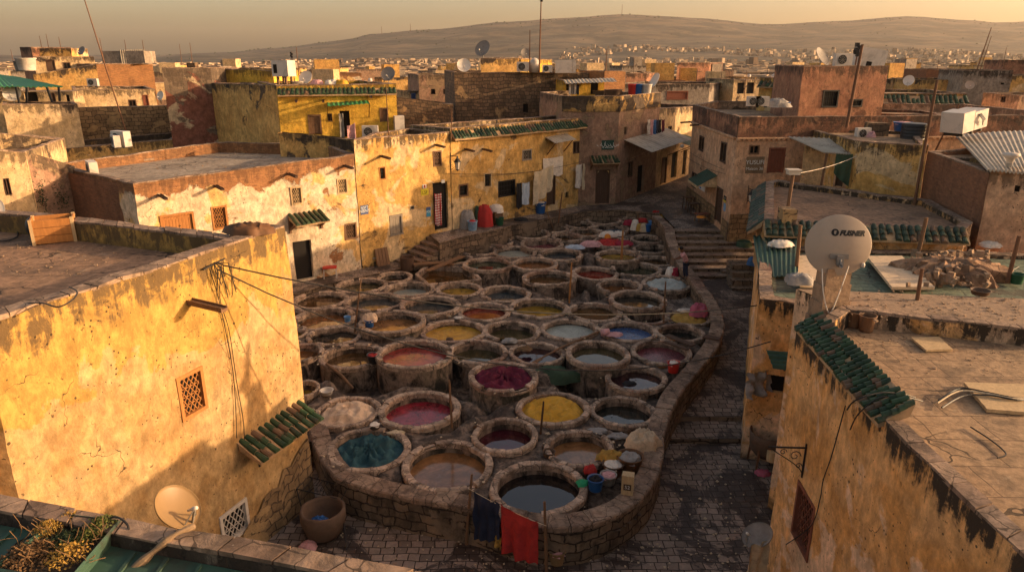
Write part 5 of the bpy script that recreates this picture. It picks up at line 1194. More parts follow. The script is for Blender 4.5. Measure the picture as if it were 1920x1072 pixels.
def hang(name, label, a, b, drop, mat, cat='laundry', folds=6, seed=1, group='laundry hung out to dry', amp=.05, dropb=None, parent=None):
    a, b = Vector(a), Vector(b); d = b-a; n = Vector((d.y, -d.x, 0)).normalized(); m = MB(); nu, nv = max(10, int(d.length*10)), 12; dropb = dropb or drop; rows = []
    for j in range(nv+1):
        row = []
        for i in range(nu+1):
            f, g = i/nu, j/nv; L = drop+(dropb-drop)*f+.10*noise.noise(Vector((f*3, seed, 2)))*drop
            wv = math.sin(f*folds*6.28+seed+g*.8)*amp*(.35+g)+noise.noise(Vector((f*5, g*3, seed)))*amp*1.6+noise.noise(Vector((f*9, g*6, seed+3)))*amp*.8
            p = a+d*f+n*wv-Vector((0, 0, L*g+.05*math.sin(f*math.pi)))+d*(noise.noise(Vector((f*2, g*2, seed+4)))*.05*g); row.append(m.vert(p))
        rows.append(row)
    for j in range(nv):
        for i in range(nu): m.face([rows[j][i], rows[j][i+1], rows[j+1][i+1], rows[j+1][i]])
    # a second layer gives the cloth its thickness
    off = len(m.v); 
    for v in list(m.v): m.v.append(v+n*.012); m.dn.append(9); m.up.append(9)
    for f in list(m.f): m.face([i+off for i in f][::-1])
    if parent is not None: return m.build(name, mat, parent, True)
    return tag(m.build(name, mat, None, True, tuple(a)), label, cat, group)
def sheet(m, corners, waves, amp, thick=.02, n=None):
    """corrugated sheet on four corners (a,b along the ridges' crossing, c,d the other edge)"""
    a, b, c, d = (Vector(q) for q in corners); n = n or waves*4; up = (b-a).cross(d-a).normalized(); 
    if up.z < 0: up = -up
    rows = []
    for j in range(5):
        g = j/4; row = []
        for i in range(n+1): f = i/n; p = a.lerp(b, f).lerp(d.lerp(c, f), g)+up*(amp*math.sin(f*waves*6.283)+noise.noise(Vector((f*4, g*2, a.x)))*amp*.8); row.append(m.vert(p))
        rows.append(row)
    lo = [[m.vert(m.v[q]-up*thick) for q in row] for row in rows]
    for j in range(4):
        for i in range(n): m.face([rows[j][i], rows[j][i+1], rows[j+1][i+1], rows[j+1][i]]); m.face([lo[j][i+1], lo[j][i], lo[j+1][i], lo[j+1][i+1]])
    for (r0, r1) in ((rows[0], lo[0]), (lo[4], rows[4])):
        for i in range(n): m.face([r0[i+1], r0[i], r1[i], r1[i+1]])
def text_mesh(s, size, T, mat, parent, name='lettering', shear=0, depth=.004, align='CENTER', place=None, bold=0):
    cu = bpy.data.curves.new('lettering', 'FONT'); cu.body = s; cu.size = size; cu.align_x = align; cu.align_y = 'CENTER'; cu.shear = shear; cu.extrude = 0; cu.offset = bold
    ob = bpy.data.objects.new('lettering', cu); COL.objects.link(ob); me = bpy.data.meshes.new_from_object(ob.evaluated_get(bpy.context.evaluated_depsgraph_get())); bpy.data.objects.remove(ob); bpy.data.curves.remove(cu)
    m = MB()
    for v in me.vertices: q = Vector((v.co.x, v.co.y, 0)); m.vert(T @ (place(q) if place else q))
    for p in me.polygons: m.face(list(p.vertices))
    bpy.data.meshes.remove(me); return m.build(name, mat, parent)
def wallplane(A, B, px, py, off=.03):            # text frame on a wall: x along, y up, z outward
    u, z = onwall(A, B, px, py); T = wframe(A, B, u, z, off); return T @ Matrix.Rotation(R(90), 4, 'X')
def sign(name, label, A, B, box, mat, lines=(), parent=None, cat='sign', ink='ink_white', off=.03, marks=None):
    cx, cy = (box[0]+box[2])/2, (box[1]+box[3])/2; u0 = onwall(A, B, box[0], cy)[0]; u1 = onwall(A, B, box[2], cy)[0]; z0 = onwall(A, B, cx, box[3])[1]; z1 = onwall(A, B, cx, box[1])[1]
    T = wframe(A, B, (u0+u1)/2, (z0+z1)/2, off); w_, h = u1-u0, z1-z0; t = thing(name, label, cat, T.to_translation()); m = MB(T); m.box(-w_/2, 0, -h/2, w_/2, .03, h/2); m.build('board', mat, t)
    TT = wframe(A, B, (u0+u1)/2, (z0+z1)/2, off+.006) @ Matrix.Rotation(R(90), 4, 'X')
    for s, fy, fs, *rest in lines: text_mesh(s, h*fs, TT @ TR((0, h*fy, 0)), rest[0] if rest else ink, t)
    if marks:
        for k, (x0, y0, x1, y1, mm) in enumerate(marks): q = MB(TT); z = .001*(k+1); q.quad((x0*w_, y0*h, z), (x1*w_, y0*h, z), (x1*w_, y1*h, z), (x0*w_, y1*h, z)); q.build('panel', mm, t)
    return t
def lantern(label, A, B, px, py, s=1.0, arm=.9):
    u, z = onwall(A, B, px, py); T = wframe(A, B, u, z); t = thing('wall_lantern', label, 'lamp', T.to_translation(), 'lanterns on wall brackets')
    m = MB(T); m.bar((0, 0, .35*s), (0, -arm*s, .35*s), .03, .03); m.tube([(0, -.02, -.35*s), (0, -.3*s, -.2*s), (0, -.6*s, .1*s), (0, -.8*s, .33*s)], .014, 5); m.bar((0, -.02, -.5*s), (0, -.02, .5*s), .03, .03)
    for cy, cz, r in ((-.3, .12, .14), (-.15, -.15, .09)): m.tube([(0, cy*s+math.cos(x*.7)*r*s*(1-x*.06), cz*s+math.sin(x*.7)*r*s*(1-x*.06)) for x in range(12)], .01, 5)
    m.build('bracket', 'metal_black', t)
    c = (0, -arm*s, 0); g = MB(T); g.lathe([(.09*s, -.28*s), (.16*s, .1*s)], 6, c); g.build('glass', 'lampglass', t)
    f = MB(T); f.lathe([(0, -.36*s), (.1*s, -.29*s), (.1*s, -.27*s)], 6, c); f.lathe([(.19*s, .08*s), (.17*s, .13*s), (.06*s, .28*s), (.03*s, .38*s), (0, .38*s)], 6, c)
    for k in range(6): a = k*math.pi/3; f.bar((c[0]+math.cos(a)*.095*s, c[1]+math.sin(a)*.095*s, -.28*s), (c[0]+math.cos(a)*.168*s, c[1]+math.sin(a)*.168*s, .1*s), .014, .014)
    f.build('frame', 'metal_black', t); return t

# ================================================================== the small things, near left to far right
hC_, hD_, hE_ = (Vector(FP(258)), Vector(FP(671))), (Vector(FP(672, .03)), Vector(FP(846, .03))), (Vector(FP(847, .06)), Vector(FP(1113, .06)))
# foreground terrace with green sheet roof
zF = 9.0; O0 = P(-120, 912, zF); O1 = P(900, 1096, zF)
hZ = house('foreground_terrace', 'green sheet roofed terrace with a stone parapet in the bottom left foreground', 'terrace', [V2(O1), V2(O0), (O0.x-.4, 3.2), (O1.x-.3, 3.2)], -.2, zF, 'wall_grey', 'sheet_green', par=.13, th=.2, step=.4, cap='coping_stone', jit=.03)
m = MB(jit=.004)
for k in range(16):
    x = -4.9+k*.32; f_ = (x-O0.x)/(O1.x-O0.x); ye = O0.y+(O1.y-O0.y)*f_-.24; m.bar((x, 3.3, zF-.105), (x, ye, zF-.105), .03, .02)
m.build('roof_rib', 'sheet_green', hZ)
def planter():
    a, b, c, d = P(-20, 1068, 9.03), P(130, 1090, 9.03), P(228, 975, 9.03), P(118, 962, 9.03)
    t = thing('planter', 'long green planter box of dry shrubs and moss on the foreground terrace', 'planter', ((a+c)/2-Vector((0, 0, .14)))); z = .17
    m = MB(jit=.006); q = [a, b, c, d]; cen = (a+b+c+d)/4
    for i in range(4):
        p0, p1 = q[i], q[(i+1) % 4]; i0, i1 = p0.lerp(cen, .05), p1.lerp(cen, .05); l0, l1 = p0.lerp(cen, .12), p1.lerp(cen, .12)
        dz = Vector((0, 0, z)); m.quad(l0-dz, l1-dz, p1, p0); m.quad(p0, p1, i1+Vector((0, 0, .012)), i0+Vector((0, 0, .012))); m.quad(i0, i1, i1-dz*.5, i0-dz*.5)
    m.build('box', 'sheet_green', t); s_ = MB(); s_.quad(*[p.lerp(cen, .05)-Vector((0, 0, .05)) for p in q]); s_.build('soil', 'soil', t)
    r = random.Random(4)
    def shrub(nm, px, py, rad, h, mat, n, leaf):
        c0 = P(px, py, 8.98); m = MB()
        for k in range(n):
            a_, e_ = r.uniform(0, 6.28), r.uniform(0, 1.5); rr = rad*r.random()**.5; p = c0+Vector((math.cos(a_)*math.cos(e_)*rr, math.sin(a_)*math.cos(e_)*rr, h*math.sin(e_)*r.uniform(.6, 1))); u = Vector((r.uniform(-1, 1), r.uniform(-1, 1), r.uniform(-1, 1))).normalized()*leaf; v = u.orthogonal().normalized()*leaf*.6
            m.face([m.vert(p-u), m.vert(p+v), m.vert(p+u), m.vert(p-v)])
        m.build(nm, mat, t)
    shrub('mossy_plant', 90, 998, .13, .12, 'plant_gold', 900, .008); shrub('mossy_plant', 128, 974, .13, .07, 'plant_gold', 500, .010)
    shrub('green_plant', 190, 992, .18, .11, 'plant_green', 900, .012); shrub('green_plant', 165, 1010, .13, .09, 'plant_green', 500, .012)
    shrub('dry_plant', 55, 1045, .25, .10, 'twig', 900, .016); shrub('dry_plant', 130, 1045, .2, .12, 'plant_gold', 500, .014); shrub('dry_plant', 130, 1015, .25, .06, 'plant_dark', 900, .014)
    tw = MB()
    for k in range(60): p = P(r.uniform(20, 200), r.uniform(985, 1060), 8.98); q2 = p+Vector((r.uniform(-.12, .12), r.uniform(-.12, .12), r.uniform(.03, .22))); tw.tube([p, p.lerp(q2, .5)+Vector((.02, 0, .01)), q2], .0035, 4)
    tw.build('twigs', 'twig', t)
planter()
m = MB(jit=.02); pts = catmull([P(365, 984, 9.08), P(330, 1000, 9.07), P(300, 1024, 9.0), (P(268, 1052, 8.9)), P(225, 1085, 8.8)], 6); m.tube(pts, [.022+.007*math.sin(k*.8)+.0006*k for k in range(len(pts))], 9); tag(m.build('driftwood', 'driftwood', None, False), 'gnarled bleached piece of wood leaning over the foreground parapet', 'driftwood')
cable('loose black cable looping over the foreground parapet behind the planter', [P(188, 985, 8.95), P(215, 968, 9.06), P(240, 985, 9.04), P(236, 1010, 8.95), P(205, 1042, 8.8), P(160, 1064, 8.8)], .01)
cable('thin cable running along the foot of the foreground parapet', [P(0, 1058, 8.89), P(40, 1012, 8.89), P(120, 1000, 8.86), P(230, 1030, 8.86), P(330, 1040, 8.89), P(480, 1075, 8.8)], .008)
dish('gold coloured satellite dish behind the foreground parapet, small red logo low on its face', P(296, 1022, 8.2)+Vector((0, .45, -.45)), 106, 46, .26, .35, 'dish_gold')
# on the near ochre house
t = thing('wooden_crate', 'battered wooden crate standing on the near left roof against its parapet', 'crate', P(108, 452, 8.1)); T = TR(P(106, 452, 8.1)) @ RZ(R(28)); m = MB(T, jit=.01)
for z in (0, .28, .56):
    for s_ in (-1, 1): m.box(-.5, s_*.36-.02, z*.8+.04, .5, s_*.36+.02, z*.8+.25); m.box(s_*.5-.02, -.36, z*.8+.04, s_*.5+.02, .36, z*.8+.25)
m.box(-.48, -.34, .04, .48, .34, .07); m.build('boards', 'wood_orange', t); m = MB(T)
for x in (-.49, .49):
    for y in (-.35, .35): m.box(x-.04, y-.04, 0, x+.04, y+.04, .72)
m.build('corner_posts', 'wood_pale', t)
c = P(66, 440, 8.2); m = MB(TR(c+Vector((0, .1, .2))) @ Matrix.Rotation(R(80), 4, 'Y')); m.lathe([(.16, -.08), (.3, -.1), (.34, 0), (.3, .1), (.16, .08)], 20); tag(m.build('tyre', 'plastic_black', None, True), 'black tyre leaning behind the wooden crate', 'tyre')
heap('leather_heap', 'brown folded hide lying on the corner of the near left roof', 'hide', tuple(P(468, 437, 8.65)), .62, .42, .3, 'leather', 3, .6)
dish('white dish cut off by the left edge, standing on the near left roof', P(-14, 430, 8.15), 150, 30, .45, .2, 'plastic_white')
cable('coil of black cable on the near left roof beside the left edge', [P(0, 432, 8.15), P(28, 430, 8.15), P(32, 444, 8.15), P(5, 452, 8.15), P(-20, 445, 8.15)], .02)
cable('bunch of wire curled over the near left coping', [P(50, 568, 8.7), P(80, 568, 8.8), P(110, 575, 8.8), P(138, 560, 8.85), P(144, 546, 8.8), P(130, 538, 8.7)], .014)
cable('black wires hanging down the ochre wall past the carved window, left strand', [PW(x, y, n1_, c1)+Vector((.06, -.02, 0)) for x, y in ((388, 502), (402, 545), (415, 600), (432, 690), (438, 760), (440, 820))], .011)
cable('black wires hanging down the ochre wall past the carved window, right strand', [PW(x, y, n1_, c1)+Vector((.07, -.02, 0)) for x, y in ((410, 497), (408, 560), (425, 620), (440, 720), (452, 790), (454, 850))], .011)
m = MB(); o = PW(402, 500, n1_, c1); r = random.Random(2)
for k in range(9): a = o+Vector((.1, 0, 0))+Vector((r.uniform(-.1, .2), r.uniform(-.3, .3), r.uniform(-.1, .1))); m.tube([o+Vector((.0, 0, .1)), a, a+Vector((r.uniform(-.1, .1), r.uniform(-.1, .1), -r.uniform(.3, .9)))], .012, 4)
m.bar(o+Vector((-.1, -.4, .05)), o+Vector((.15, .5, .12)), .04, .04); tag(m.build('wire_bracket', 'metal_black', None), 'tangled wire bracket under the coping of the ochre wall', 'bracket')
wire('long wire from the near ochre house across the vats to the lane on the right', PW(410, 497, n1_, c1)+Vector((.1, 0, 0)), P(1500, 560, 5.2), .9, .02)
wire('lower long wire sagging over the front vats to the right hand house', PW(400, 505, n1_, c1)+Vector((.1, 0, 0)), P(1445, 640, 5.0), 1.7, .018)
# ---- courtyard front left: clay pot and rack
p = P(610, 1003, 0); t = thing('clay_pot', 'big open clay pot with rags in it beside the foot of the ochre wall', 'pot', p); m = MB(TR(p), jit=.05); m.lathe([(0, 0), (.36, 0), (.52, .2), (.62, .55), (.63, .9), (.56, .93), (.53, .86), (.5, .5), (.3, .25), (0, .25)], 26); m.build('body', 'clay', t, True); m = MB(); heap_mesh(m, (p.x-.1, p.y-.1, .5), .28, .2, .2, 5); m.build('rag', 'plastic_blue', t, True)
m = MB(); a, b, c_, d = P(556, 916, .9), P(640, 936, .9), P(652, 913, .9), P(578, 893, .9)
for u, v in ((a, b), (d, c_), (a, d), (b, c_)): m.tube([u, v], .016, 5)
for k in range(1, 8): m.tube([a.lerp(b, k/8), d.lerp(c_, k/8)], .009, 4)
for q, e_ in ((b, P(650, 1030, 0)), (a, P(575, 985, 0)), (d, Vector((d.x, d.y, 0)))): m.tube([q, e_], .02, 5)
tag(m.build('drying_rack', 'metal_black', None), 'thin black metal drying rack over the clay pot', 'rack')
heap('rag', 'pink and grey rag on the ground beside the clay pot', 'rag', tuple(P(580, 1024, .02)), .25, .2, .18, 'cloth_pink', 8)
# ---- the front clothes line
def pole(label, x0, y0, z0, x1, y1, z1, r=.045, mat='wood_brown', name='wooden_pole'):
    a, b = P(x0, y0, z0), None; # foot, then head above it
    q = PY(x1, y1, a.y+z1); m = MB(jit=.008); m.tube([a, a.lerp(q, .4), a.lerp(q, .75), q], [r, r*.95, r*.85, r*.7], 7); return tag(m.build(name, mat, None), label, 'pole', 'poles among the vats'), q
_, q1 = pole('wooden pole at the left end of the front clothes line', 874, 1020, 0, 885, 888, 0)
_, q2 = pole('wooden pole at the right end of the front clothes line', 1025, 1078, 0, 1021, 940, 0)
la = PY(878, 915, q1.y-.12); lb = PY(1024, 985, q2.y-.12)
m = MB(); m.tube(sag(la, lb, .06), .01, 4); tag(m.build('clothes_line', 'cloth_cream', None), 'cord of the front clothes line', 'clothes line')
hang('navy_garment', 'navy blue cloth hanging on the front clothes line', la.lerp(lb, .08), la.lerp(lb, .42), 1.55, 'cloth_navy', folds=3, seed=2, dropb=1.1, amp=.07)
hang('red_garment', 'long red cloth hanging on the front clothes line', la.lerp(lb, .43), la.lerp(lb, .90), 1.45, 'cloth_red', folds=3, seed=5, dropb=1.35, amp=.06)
hang('yellow_garment', 'scrap of yellow cloth showing below the navy cloth', la.lerp(lb, .36)-Vector((0, -.05, 1.1)), la.lerp(lb, .44)-Vector((0, -.05, 1.1)), .35, 'cloth_mustard', folds=1, seed=7)
bucket('wicker basket of rags in front of the curved wall below the red cloth', P(1044, 1052, 0), .27, .42, 'wicker', 'cloth_pink', 'basket', False)
bucket('tall blue bin full of scraps in front of the curved wall', P(1076, 1040, 0), .33, .72, 'plastic_blue', 'cloth_mustard', 'bin', False)
bucket('grey tub of twigs behind the wicker basket', P(1038, 1022, 0), .3, .45, 'clay', 'twig', 'tub', False)
heap('plastic_bag', 'crumpled pale plastic bag at the foot of the right clothes pole', 'bag', tuple(P(1014, 1030, 0)), .2, .2, .35, 'cloth_paleblue', 11)
# ---- bundles on the curved wall, right foreground
heap('sackcloth_bundle', 'large draped bundle of mustard and cream sackcloth on the curved wall', 'bundle', tuple(P(1206, 842, 1.1)), .58, .45, .72, 'cloth_tarp', 21, .5)
heap('yellow_cloth', 'mustard yellow cloth trailing over the pinkish brown vat rim', 'cloth', tuple(P(1145, 860, 1.3)), .45, .22, .3, 'cloth_mustard', 23, .6)
bucket('big brown basket overflowing with grey cloth on the field edge', P(1180, 880, 1.0), .4, .5, 'leather', 'cloth_grey', 'basket', False)
bucket('dark round tub with a white ball of wool, behind the blue bucket', P(1149, 888, 1.0), .32, .38, 'clay', 'cloth_white', 'tub', False)
bucket('blue bucket of black rags on the rim beside the black vat', P(1116, 917, 1.15), .23, .38, 'plastic_blue', 'cloth_black')
bucket('dented pot covered by a pinkish cloth beside the blue bucket', P(1140, 905, 1.15), .24, .3, 'metal_grey', 'cloth_pink', 'pot', False)
heap('green_rag', 'bright green rag on the rim of the large black vat', 'rag', tuple(P(1092, 906, 1.25)), .2, .17, .1, 'cloth_green', 27)
heap('red_rag', 'red and green rags in a heap left of the blue bucket', 'rag', tuple(P(1107, 884, 1.15)), .22, .18, .22, 'cloth_red', 28)
p = P(1176, 923, 1.2); t = thing('tin_can', 'rusty tall square oil tin with faded printing on the curved wall', 'tin', p); m = MB(TR(p) @ RZ(R(-14)), jit=.006); m.box(-.17, -.13, 0, .17, .13, .62); m.build('body', 'wood_pale', t); m = MB(TR(p) @ RZ(R(-14))); m.quad((-.11, -.137, .16), (.11, -.137, .16), (.11, -.137, .36), (-.11, -.137, .36)); m.build('print', 'wood_dark', t)
text_mesh('52', .15, TR(p) @ RZ(R(-14)) @ TR((0, -.145, .26)) @ Matrix.Rotation(R(90), 4, 'X'), 'ink_white', t)
for k, (x, y, lb_) in enumerate(((1029, 862, 'clay jug standing between the maroon and the pinkish brown vats'), (613, 738, 'pale plastic basin beside the little pot like vat'), (703, 802, 'small pan with white paste on the rim of the crimson vat'), (1240, 690, 'clay bowl on the wall by the red bucket'))):
    bucket(lb_, P(x, y, 1.3 if k else 1.0), .2 if k != 1 else .24, .32 if k == 0 else .16, ('clay', 'plastic_white', 'clay', 'wicker')[k], 'cloth_white' if k == 2 else None, 'jug' if k == 0 else 'bowl', False)
bucket('red bucket with a rag beside the wine pink vat', P(1262, 697, 1.45), .24, .42, 'plastic_red', 'cloth_white')
bucket('black bucket with a red rag hanging on the rose red vat rim', P(700, 680, 1.45), .24, .36, 'plastic_black', 'cloth_red')
bucket('small sky blue pail on the rim of the orange brown vat', P(652, 603, 1.45), .16, .26, 'plastic_skyblue')
bucket('blue pail with a bundle of white and orange cloth on the raised tan vat', P(693, 612, 1.75), .22, .34, 'plastic_blue', 'cloth_hide')
heap('white_bundle', 'white and orange cloth bundle balanced on the blue pail', 'bundle', tuple(P(694, 600, 2.0)), .36, .3, .34, 'cloth_hide', 31)
heap('pink_bundle', 'pink and white patterned cloth bundle on the far right vat', 'bundle', tuple(P(1310, 590, 1.6)), .42, .38, .6, 'cloth_magenta', 33, .5)
heap('white_cloth', 'strip of white cloth trailing left from the pink bundle', 'cloth', tuple(P(1284, 583, 1.55)), .36, .12, .14, 'cloth_white', 34)
p = P(1138, 628, 1.6); m = MB(jit=.01); m.tube([p+Vector((-.25, 0, .1)), p+Vector((.1, .05, .12))], .16, 12); heap_mesh(m, (p.x+.35, p.y, p.z), .4, .2, .14, 36); tag(m.build('cloth_roll', 'cloth_pink', None, True), 'rolled pale hide lying on the rim beside the blue vat', 'hide')
heap('green_net_heap', 'heap of dark green netting in the gap right of the twisted maroon vat', 'net', tuple(P(1036, 712, .95)), 1.0, .5, .55, 'cloth_darkgreen', 38, .5)
heap('black_rag', 'black rag floating in the dark plum vat', 'rag', tuple(P(1180, 719, 1.2)), .28, .2, .09, 'cloth_black', 39)
m = MB(); r = random.Random(9)
for k in range(160):
    p = P(r.uniform(865, 935), r.uniform(755, 790), .7); a = r.uniform(0, 6.28); L = r.uniform(.15, .45); e_ = p+Vector((math.cos(a)*L, math.sin(a)*L, r.uniform(.05, .3))); w_ = Vector((-math.sin(a), math.cos(a), 0))*.014; m.face([m.vert(p-w_), m.vert(p+w_), m.vert(e_)])
tag(m.build('weeds', 'plant_green', None), 'tuft of weeds growing in the pit between the vats', 'weeds', kind='stuff')
# ---- poles and paddles
pole('thin upright pole standing in the grey water vat', 665, 622, 1.4, 677, 522, 0, .04)
pole('upright pole at the right rim of the crimson vat', 848, 802, 1.2, 842, 712, 0, .04)
pole('yellowish pole in front of the raised brown vat', 1067, 572, 1.3, 1072, 492, 0, .045, 'wood_orange')
pole('upright stake left of the murky vat', 1244, 604, 1.5, 1248, 528, 0, .045)
pole('dark pole standing in the golden yellow hides', 1013, 822, 1.0, 1019, 752, 0, .04, 'wood_dark')
pole('tall post with a dark top in front of the raised brown gold vat', 1165, 487, 1.6, 1168, 432, 0, .07, 'wood_orange')
pole('short post at the far vat covered by rags', 1195, 418, 2.0, 1196, 400, 0, .06)
pole('rusty iron pole on the platform between the white sheets', 1047, 418, 2.5, 1054, 361, 0, .05, 'metal_rust')
pole('leaning stick in the small dark red vat', 1038, 430, 1.9, 1026, 398, -.6, .04)
m = MB(jit=.01); m.tube([P(612, 682, 1.55), P(640, 703, 1.3), P(662, 728, .9)], .06, 7); tag(m.build('wooden_pole', 'wood_brown', None), 'long pole sloping down the side of the large brown vat', 'pole', 'poles among the vats')
m = MB(jit=.01); m.tube([P(998, 680, 1.5), P(1050, 652, 1.6), P(1122, 622, 1.62)], [.03, .05, .055], 7); m.bar(P(998, 681, 1.48), P(1015, 672, 1.52), .16, .04); tag(m.build('wooden_paddle', 'wood_brown', None), 'long wooden paddle laid across the dark purple vat', 'paddle')
m = MB(jit=.02)
for a, b, w_ in ((P(1250, 628, 1.62), P(1300, 648, 1.62), .3), (P(1246, 640, 1.6), P(1290, 655, 1.6), .22)): m.bar(a, b, w_, .05)
m.bar(P(1320, 630, 1.7), P(1350, 636, 1.7), .35, .06); tag(m.build('planks', 'wood_dark', None), 'dark planks lying across the murky vat', 'planks')
m = MB(jit=.02); m.bar(P(800, 508, 1.75), P(868, 480, 1.8), .35, .06); m.bar(P(775, 496, 1.7), P(830, 492, 1.7), .4, .06); m.tube([P(790, 492, 1.6), P(850, 496, 1.7)], .09, 8); tag(m.build('trough_planks', 'wood_brown', None), 'fallen wooden trough and planks over the square tank', 'planks')
p = P(764, 505, 1.36); m = MB(TR(p)); m.lathe([(0, 0), (.38, 0), (.4, .2), (.4, .75), (.36, .75), (.36, .6), (0, .6)], 18); tag(m.build('barrel', 'wood_dark', None), 'small dark barrel at the bottom of the court steps', 'barrel')
# square tank
t = thing('square_tank', 'sunken square stone tank of brown sludge with a fallen trough over it', 'tank', P(838, 515, 1.0)); cn = [P(778, 513, 1.55), P(800, 534, 1.55), P(905, 524, 1.55), P(880, 500, 1.55), P(800, 496, 1.55)]; m = MB(jit=.03)
for i in range(5):
    a, b = cn[i], cn[(i+1) % 5]; k = 5; ce = sum(cn, Vector())/5
    for j in range(k): m.t = random.random(); p0, p1 = a.lerp(b, j/k+.01), a.lerp(b, (j+1)/k-.01); q0_, q1_ = p0.lerp(ce, .12), p1.lerp(ce, .12); dz = Vector((0, 0, .9)); m.quad(p0, p1, q1_, q0_); m.quad(p0-dz, p1-dz, p1, p0); m.quad(q0_, q1_, q1_-dz*.6, q0_-dz*.6)
m.build('rim', 'rim_stone', t); m = MB(); m.poly([p.lerp(ce, .1)-Vector((0, 0, .3)) for p in cn]); m.build('dye', 'liquid_brown', t)
# ---- bundles at the far end of the field
FR = [(1108, 458, .7, .4, .35, 'cloth_pink', 'cloth_pile', 'brown and pink cloth piled left of the red cloth vat'), (1078, 462, .6, .35, .22, 'cloth_paleblue', 'pale_cloth', 'pale blue cloth spread on the rim left of the cloth pile'), (1140, 441, .6, .3, .4, 'cloth_white', 'white_cloth', 'white cloth heaped behind the red cloth vat'), (1160, 438, .4, .25, .3, 'cloth_white', 'white_cloth', 'smaller white cloth right of the white heap, far vats'), (1139, 443, .22, .16, .3, 'cloth_orange', 'orange_cloth', 'scrap of orange cloth between the white heaps'), (1170, 455, .6, .4, .25, 'cloth_crimson', 'red_cloth', 'dark red cloth spread at the right of the red cloth vat'),
      (1178, 418, .4, .3, .35, 'cloth_crimson', 'red_cloth', 'crimson cloth on the rim of the far bundle vat'), (1203, 413, .45, .25, .3, 'cloth_red', 'red_cloth', 'bright red cloth beside the far short post'), (1228, 409, .4, .3, .7, 'cloth_red', 'red_sack', 'red sack at the far end of the curved wall'), (1238, 412, .3, .3, .5, 'cloth_mustard', 'yellow_sack', 'mustard sack against the curved wall top right'), (1190, 428, .33, .25, .75, 'cloth_white', 'white_sack', 'white sack standing among the far bundles'), (1199, 430, .25, .2, .55, 'cloth_mustard', 'brown_sack', 'left brown sack in the row of far containers'), (1207, 431, .3, .22, .6, 'cloth_sack', 'brown_sack', 'right brown sack in the row of far containers'), (1236, 425, .42, .3, .6, 'cloth_pink', 'pink_sack', 'pale pink patterned sack by the end of the curved wall'), (1226, 402, .2, .2, .3, 'cloth_white', 'white_ball', 'white bundle on top of the red sack'),
      (1258, 512, .34, .28, .5, 'cloth_white', 'white_sack', 'white bag of cloth just left of the worker'), (1266, 514, .2, .2, .5, 'cloth_crimson', 'red_bag', 'dark red bag at the feet of the worker')]
for x, y, rx, ry, h, mt, nm, lb_ in FR: heap(nm, lb_, nm.split('_')[-1], tuple(P(x, y+3, rim_level(y)-.02)), rx, ry, h, mt, x*.37, .5)
bucket('sky blue tub beside the pale pink sack', P(1223, 428, 1.9), .28, .5, 'plastic_skyblue', None, 'tub', False); bucket('dark blue jerrycan like tub between the brown sacks and the sky blue tub', P(1215, 434, 1.9), .2, .5, 'plastic_blue', None, 'tub', False)
# ---- left path
def table(label, p, w_, d, h, rot, top, leg, name='table'):
    t = thing(name, label, name.replace('_', ' '), p); T = TR(p) @ RZ(rot); m = MB(T, jit=.006); m.box(-w_/2, -d/2, h-.05, w_/2, d/2, h); m.build('top', top, t)
    for x in (-1, 1):
        for y in (-1, 1): m = MB(T); m.bar((x*w_*.42, y*d*.4, h-.05), (x*w_*.46, y*d*.46, 0), .05, .05); m.build('leg', leg, t)
    return t
table('small red topped table on the left path by the tiled canopy door', P(620, 520, 1.36), .75, .55, .62, .2, 'plastic_red', 'casing_white')
table('white plastic stool at the foot of the peeling wall', P(703, 497, 1.36), .45, .42, .5, .3, 'plastic_white', 'plastic_white', 'stool')
a, b = P(718, 499, 1.36), P(712, 496, 2.35); m = MB(jit=.01); T = wframe(*hD_, onwall(*hD_, 714, 480)[0], 1.38, .35) @ Matrix.Rotation(R(-14), 4, 'X')
m.T = T
for k in range(4): m.box(-.45+k*.22, 0, 0, -.25+k*.22, .04, 1.05)
tag(m.build('plank_board', 'wood_brown', None), 'brown plank board leaning on the wall beside the white stool', 'board')
m = MB(); heap_mesh(m, tuple(P(572, 510, 1.4)), .35, .3, .7, 51); tag(m.build('flour_sack', 'cloth_sack', None, True), 'pale sack standing inside the tiled canopy doorway', 'sack')
heap('basket_load', 'brown basket load on top of the sack in the doorway', 'basket', tuple(P(572, 495, 2.1)), .35, .3, .2, 'leather', 52)
# ---- platform
heap('grey_sack', 'big white and grey sack leaning on the ochre wall beside the plaid cloth door', 'sack', tuple(P(877, 428, 2.6)), .55, .35, 1.25, 'cloth_grey', 61, .35)
heap('red_sack', 'tall shiny red sack on the platform', 'sack', tuple(P(909, 424, 2.6)), .55, .4, 1.5, 'cloth_red', 62, .3)
heap('green_roll', 'green and orange cloth squeezed between the grey and the red sacks', 'cloth', tuple(P(895, 424, 2.6)), .2, .25, 1.4, 'cloth_darkgreen', 63, .3)
heap('white_bag', 'round white bag on top of a brown box beside the red sack', 'bag', tuple(P(930, 398, 3.35)), .5, .4, .55, 'cloth_white', 64, .35)
m = MB(TR(P(930, 419, 2.6)) @ RZ(R(42))); m.box(-.35, -.3, 0, .35, .3, .85); tag(m.build('brown_box', 'leather', None), 'brown box under the round white bag on the platform', 'box')
bucket('pale blue bucket with a red rim on the edge of the platform', P(886, 432, 2.6), .32, .62, 'cloth_skyblue', 'cloth_red'); bucket('dark green bucket on the platform right of the red sack', P(937, 422, 2.6), .28, .5, 'plastic_green')
bucket('blue barrel with white foam on top, on the platform under the white sheets', P(1013, 400, 2.6), .4, .8, 'plastic_blue', 'cloth_white', 'barrel', False)
heap('dark_bundle', 'dark heap of rags on the platform floor', 'rags', tuple(P(978, 413, 2.62)), .5, .25, .2, 'cloth_black', 66)
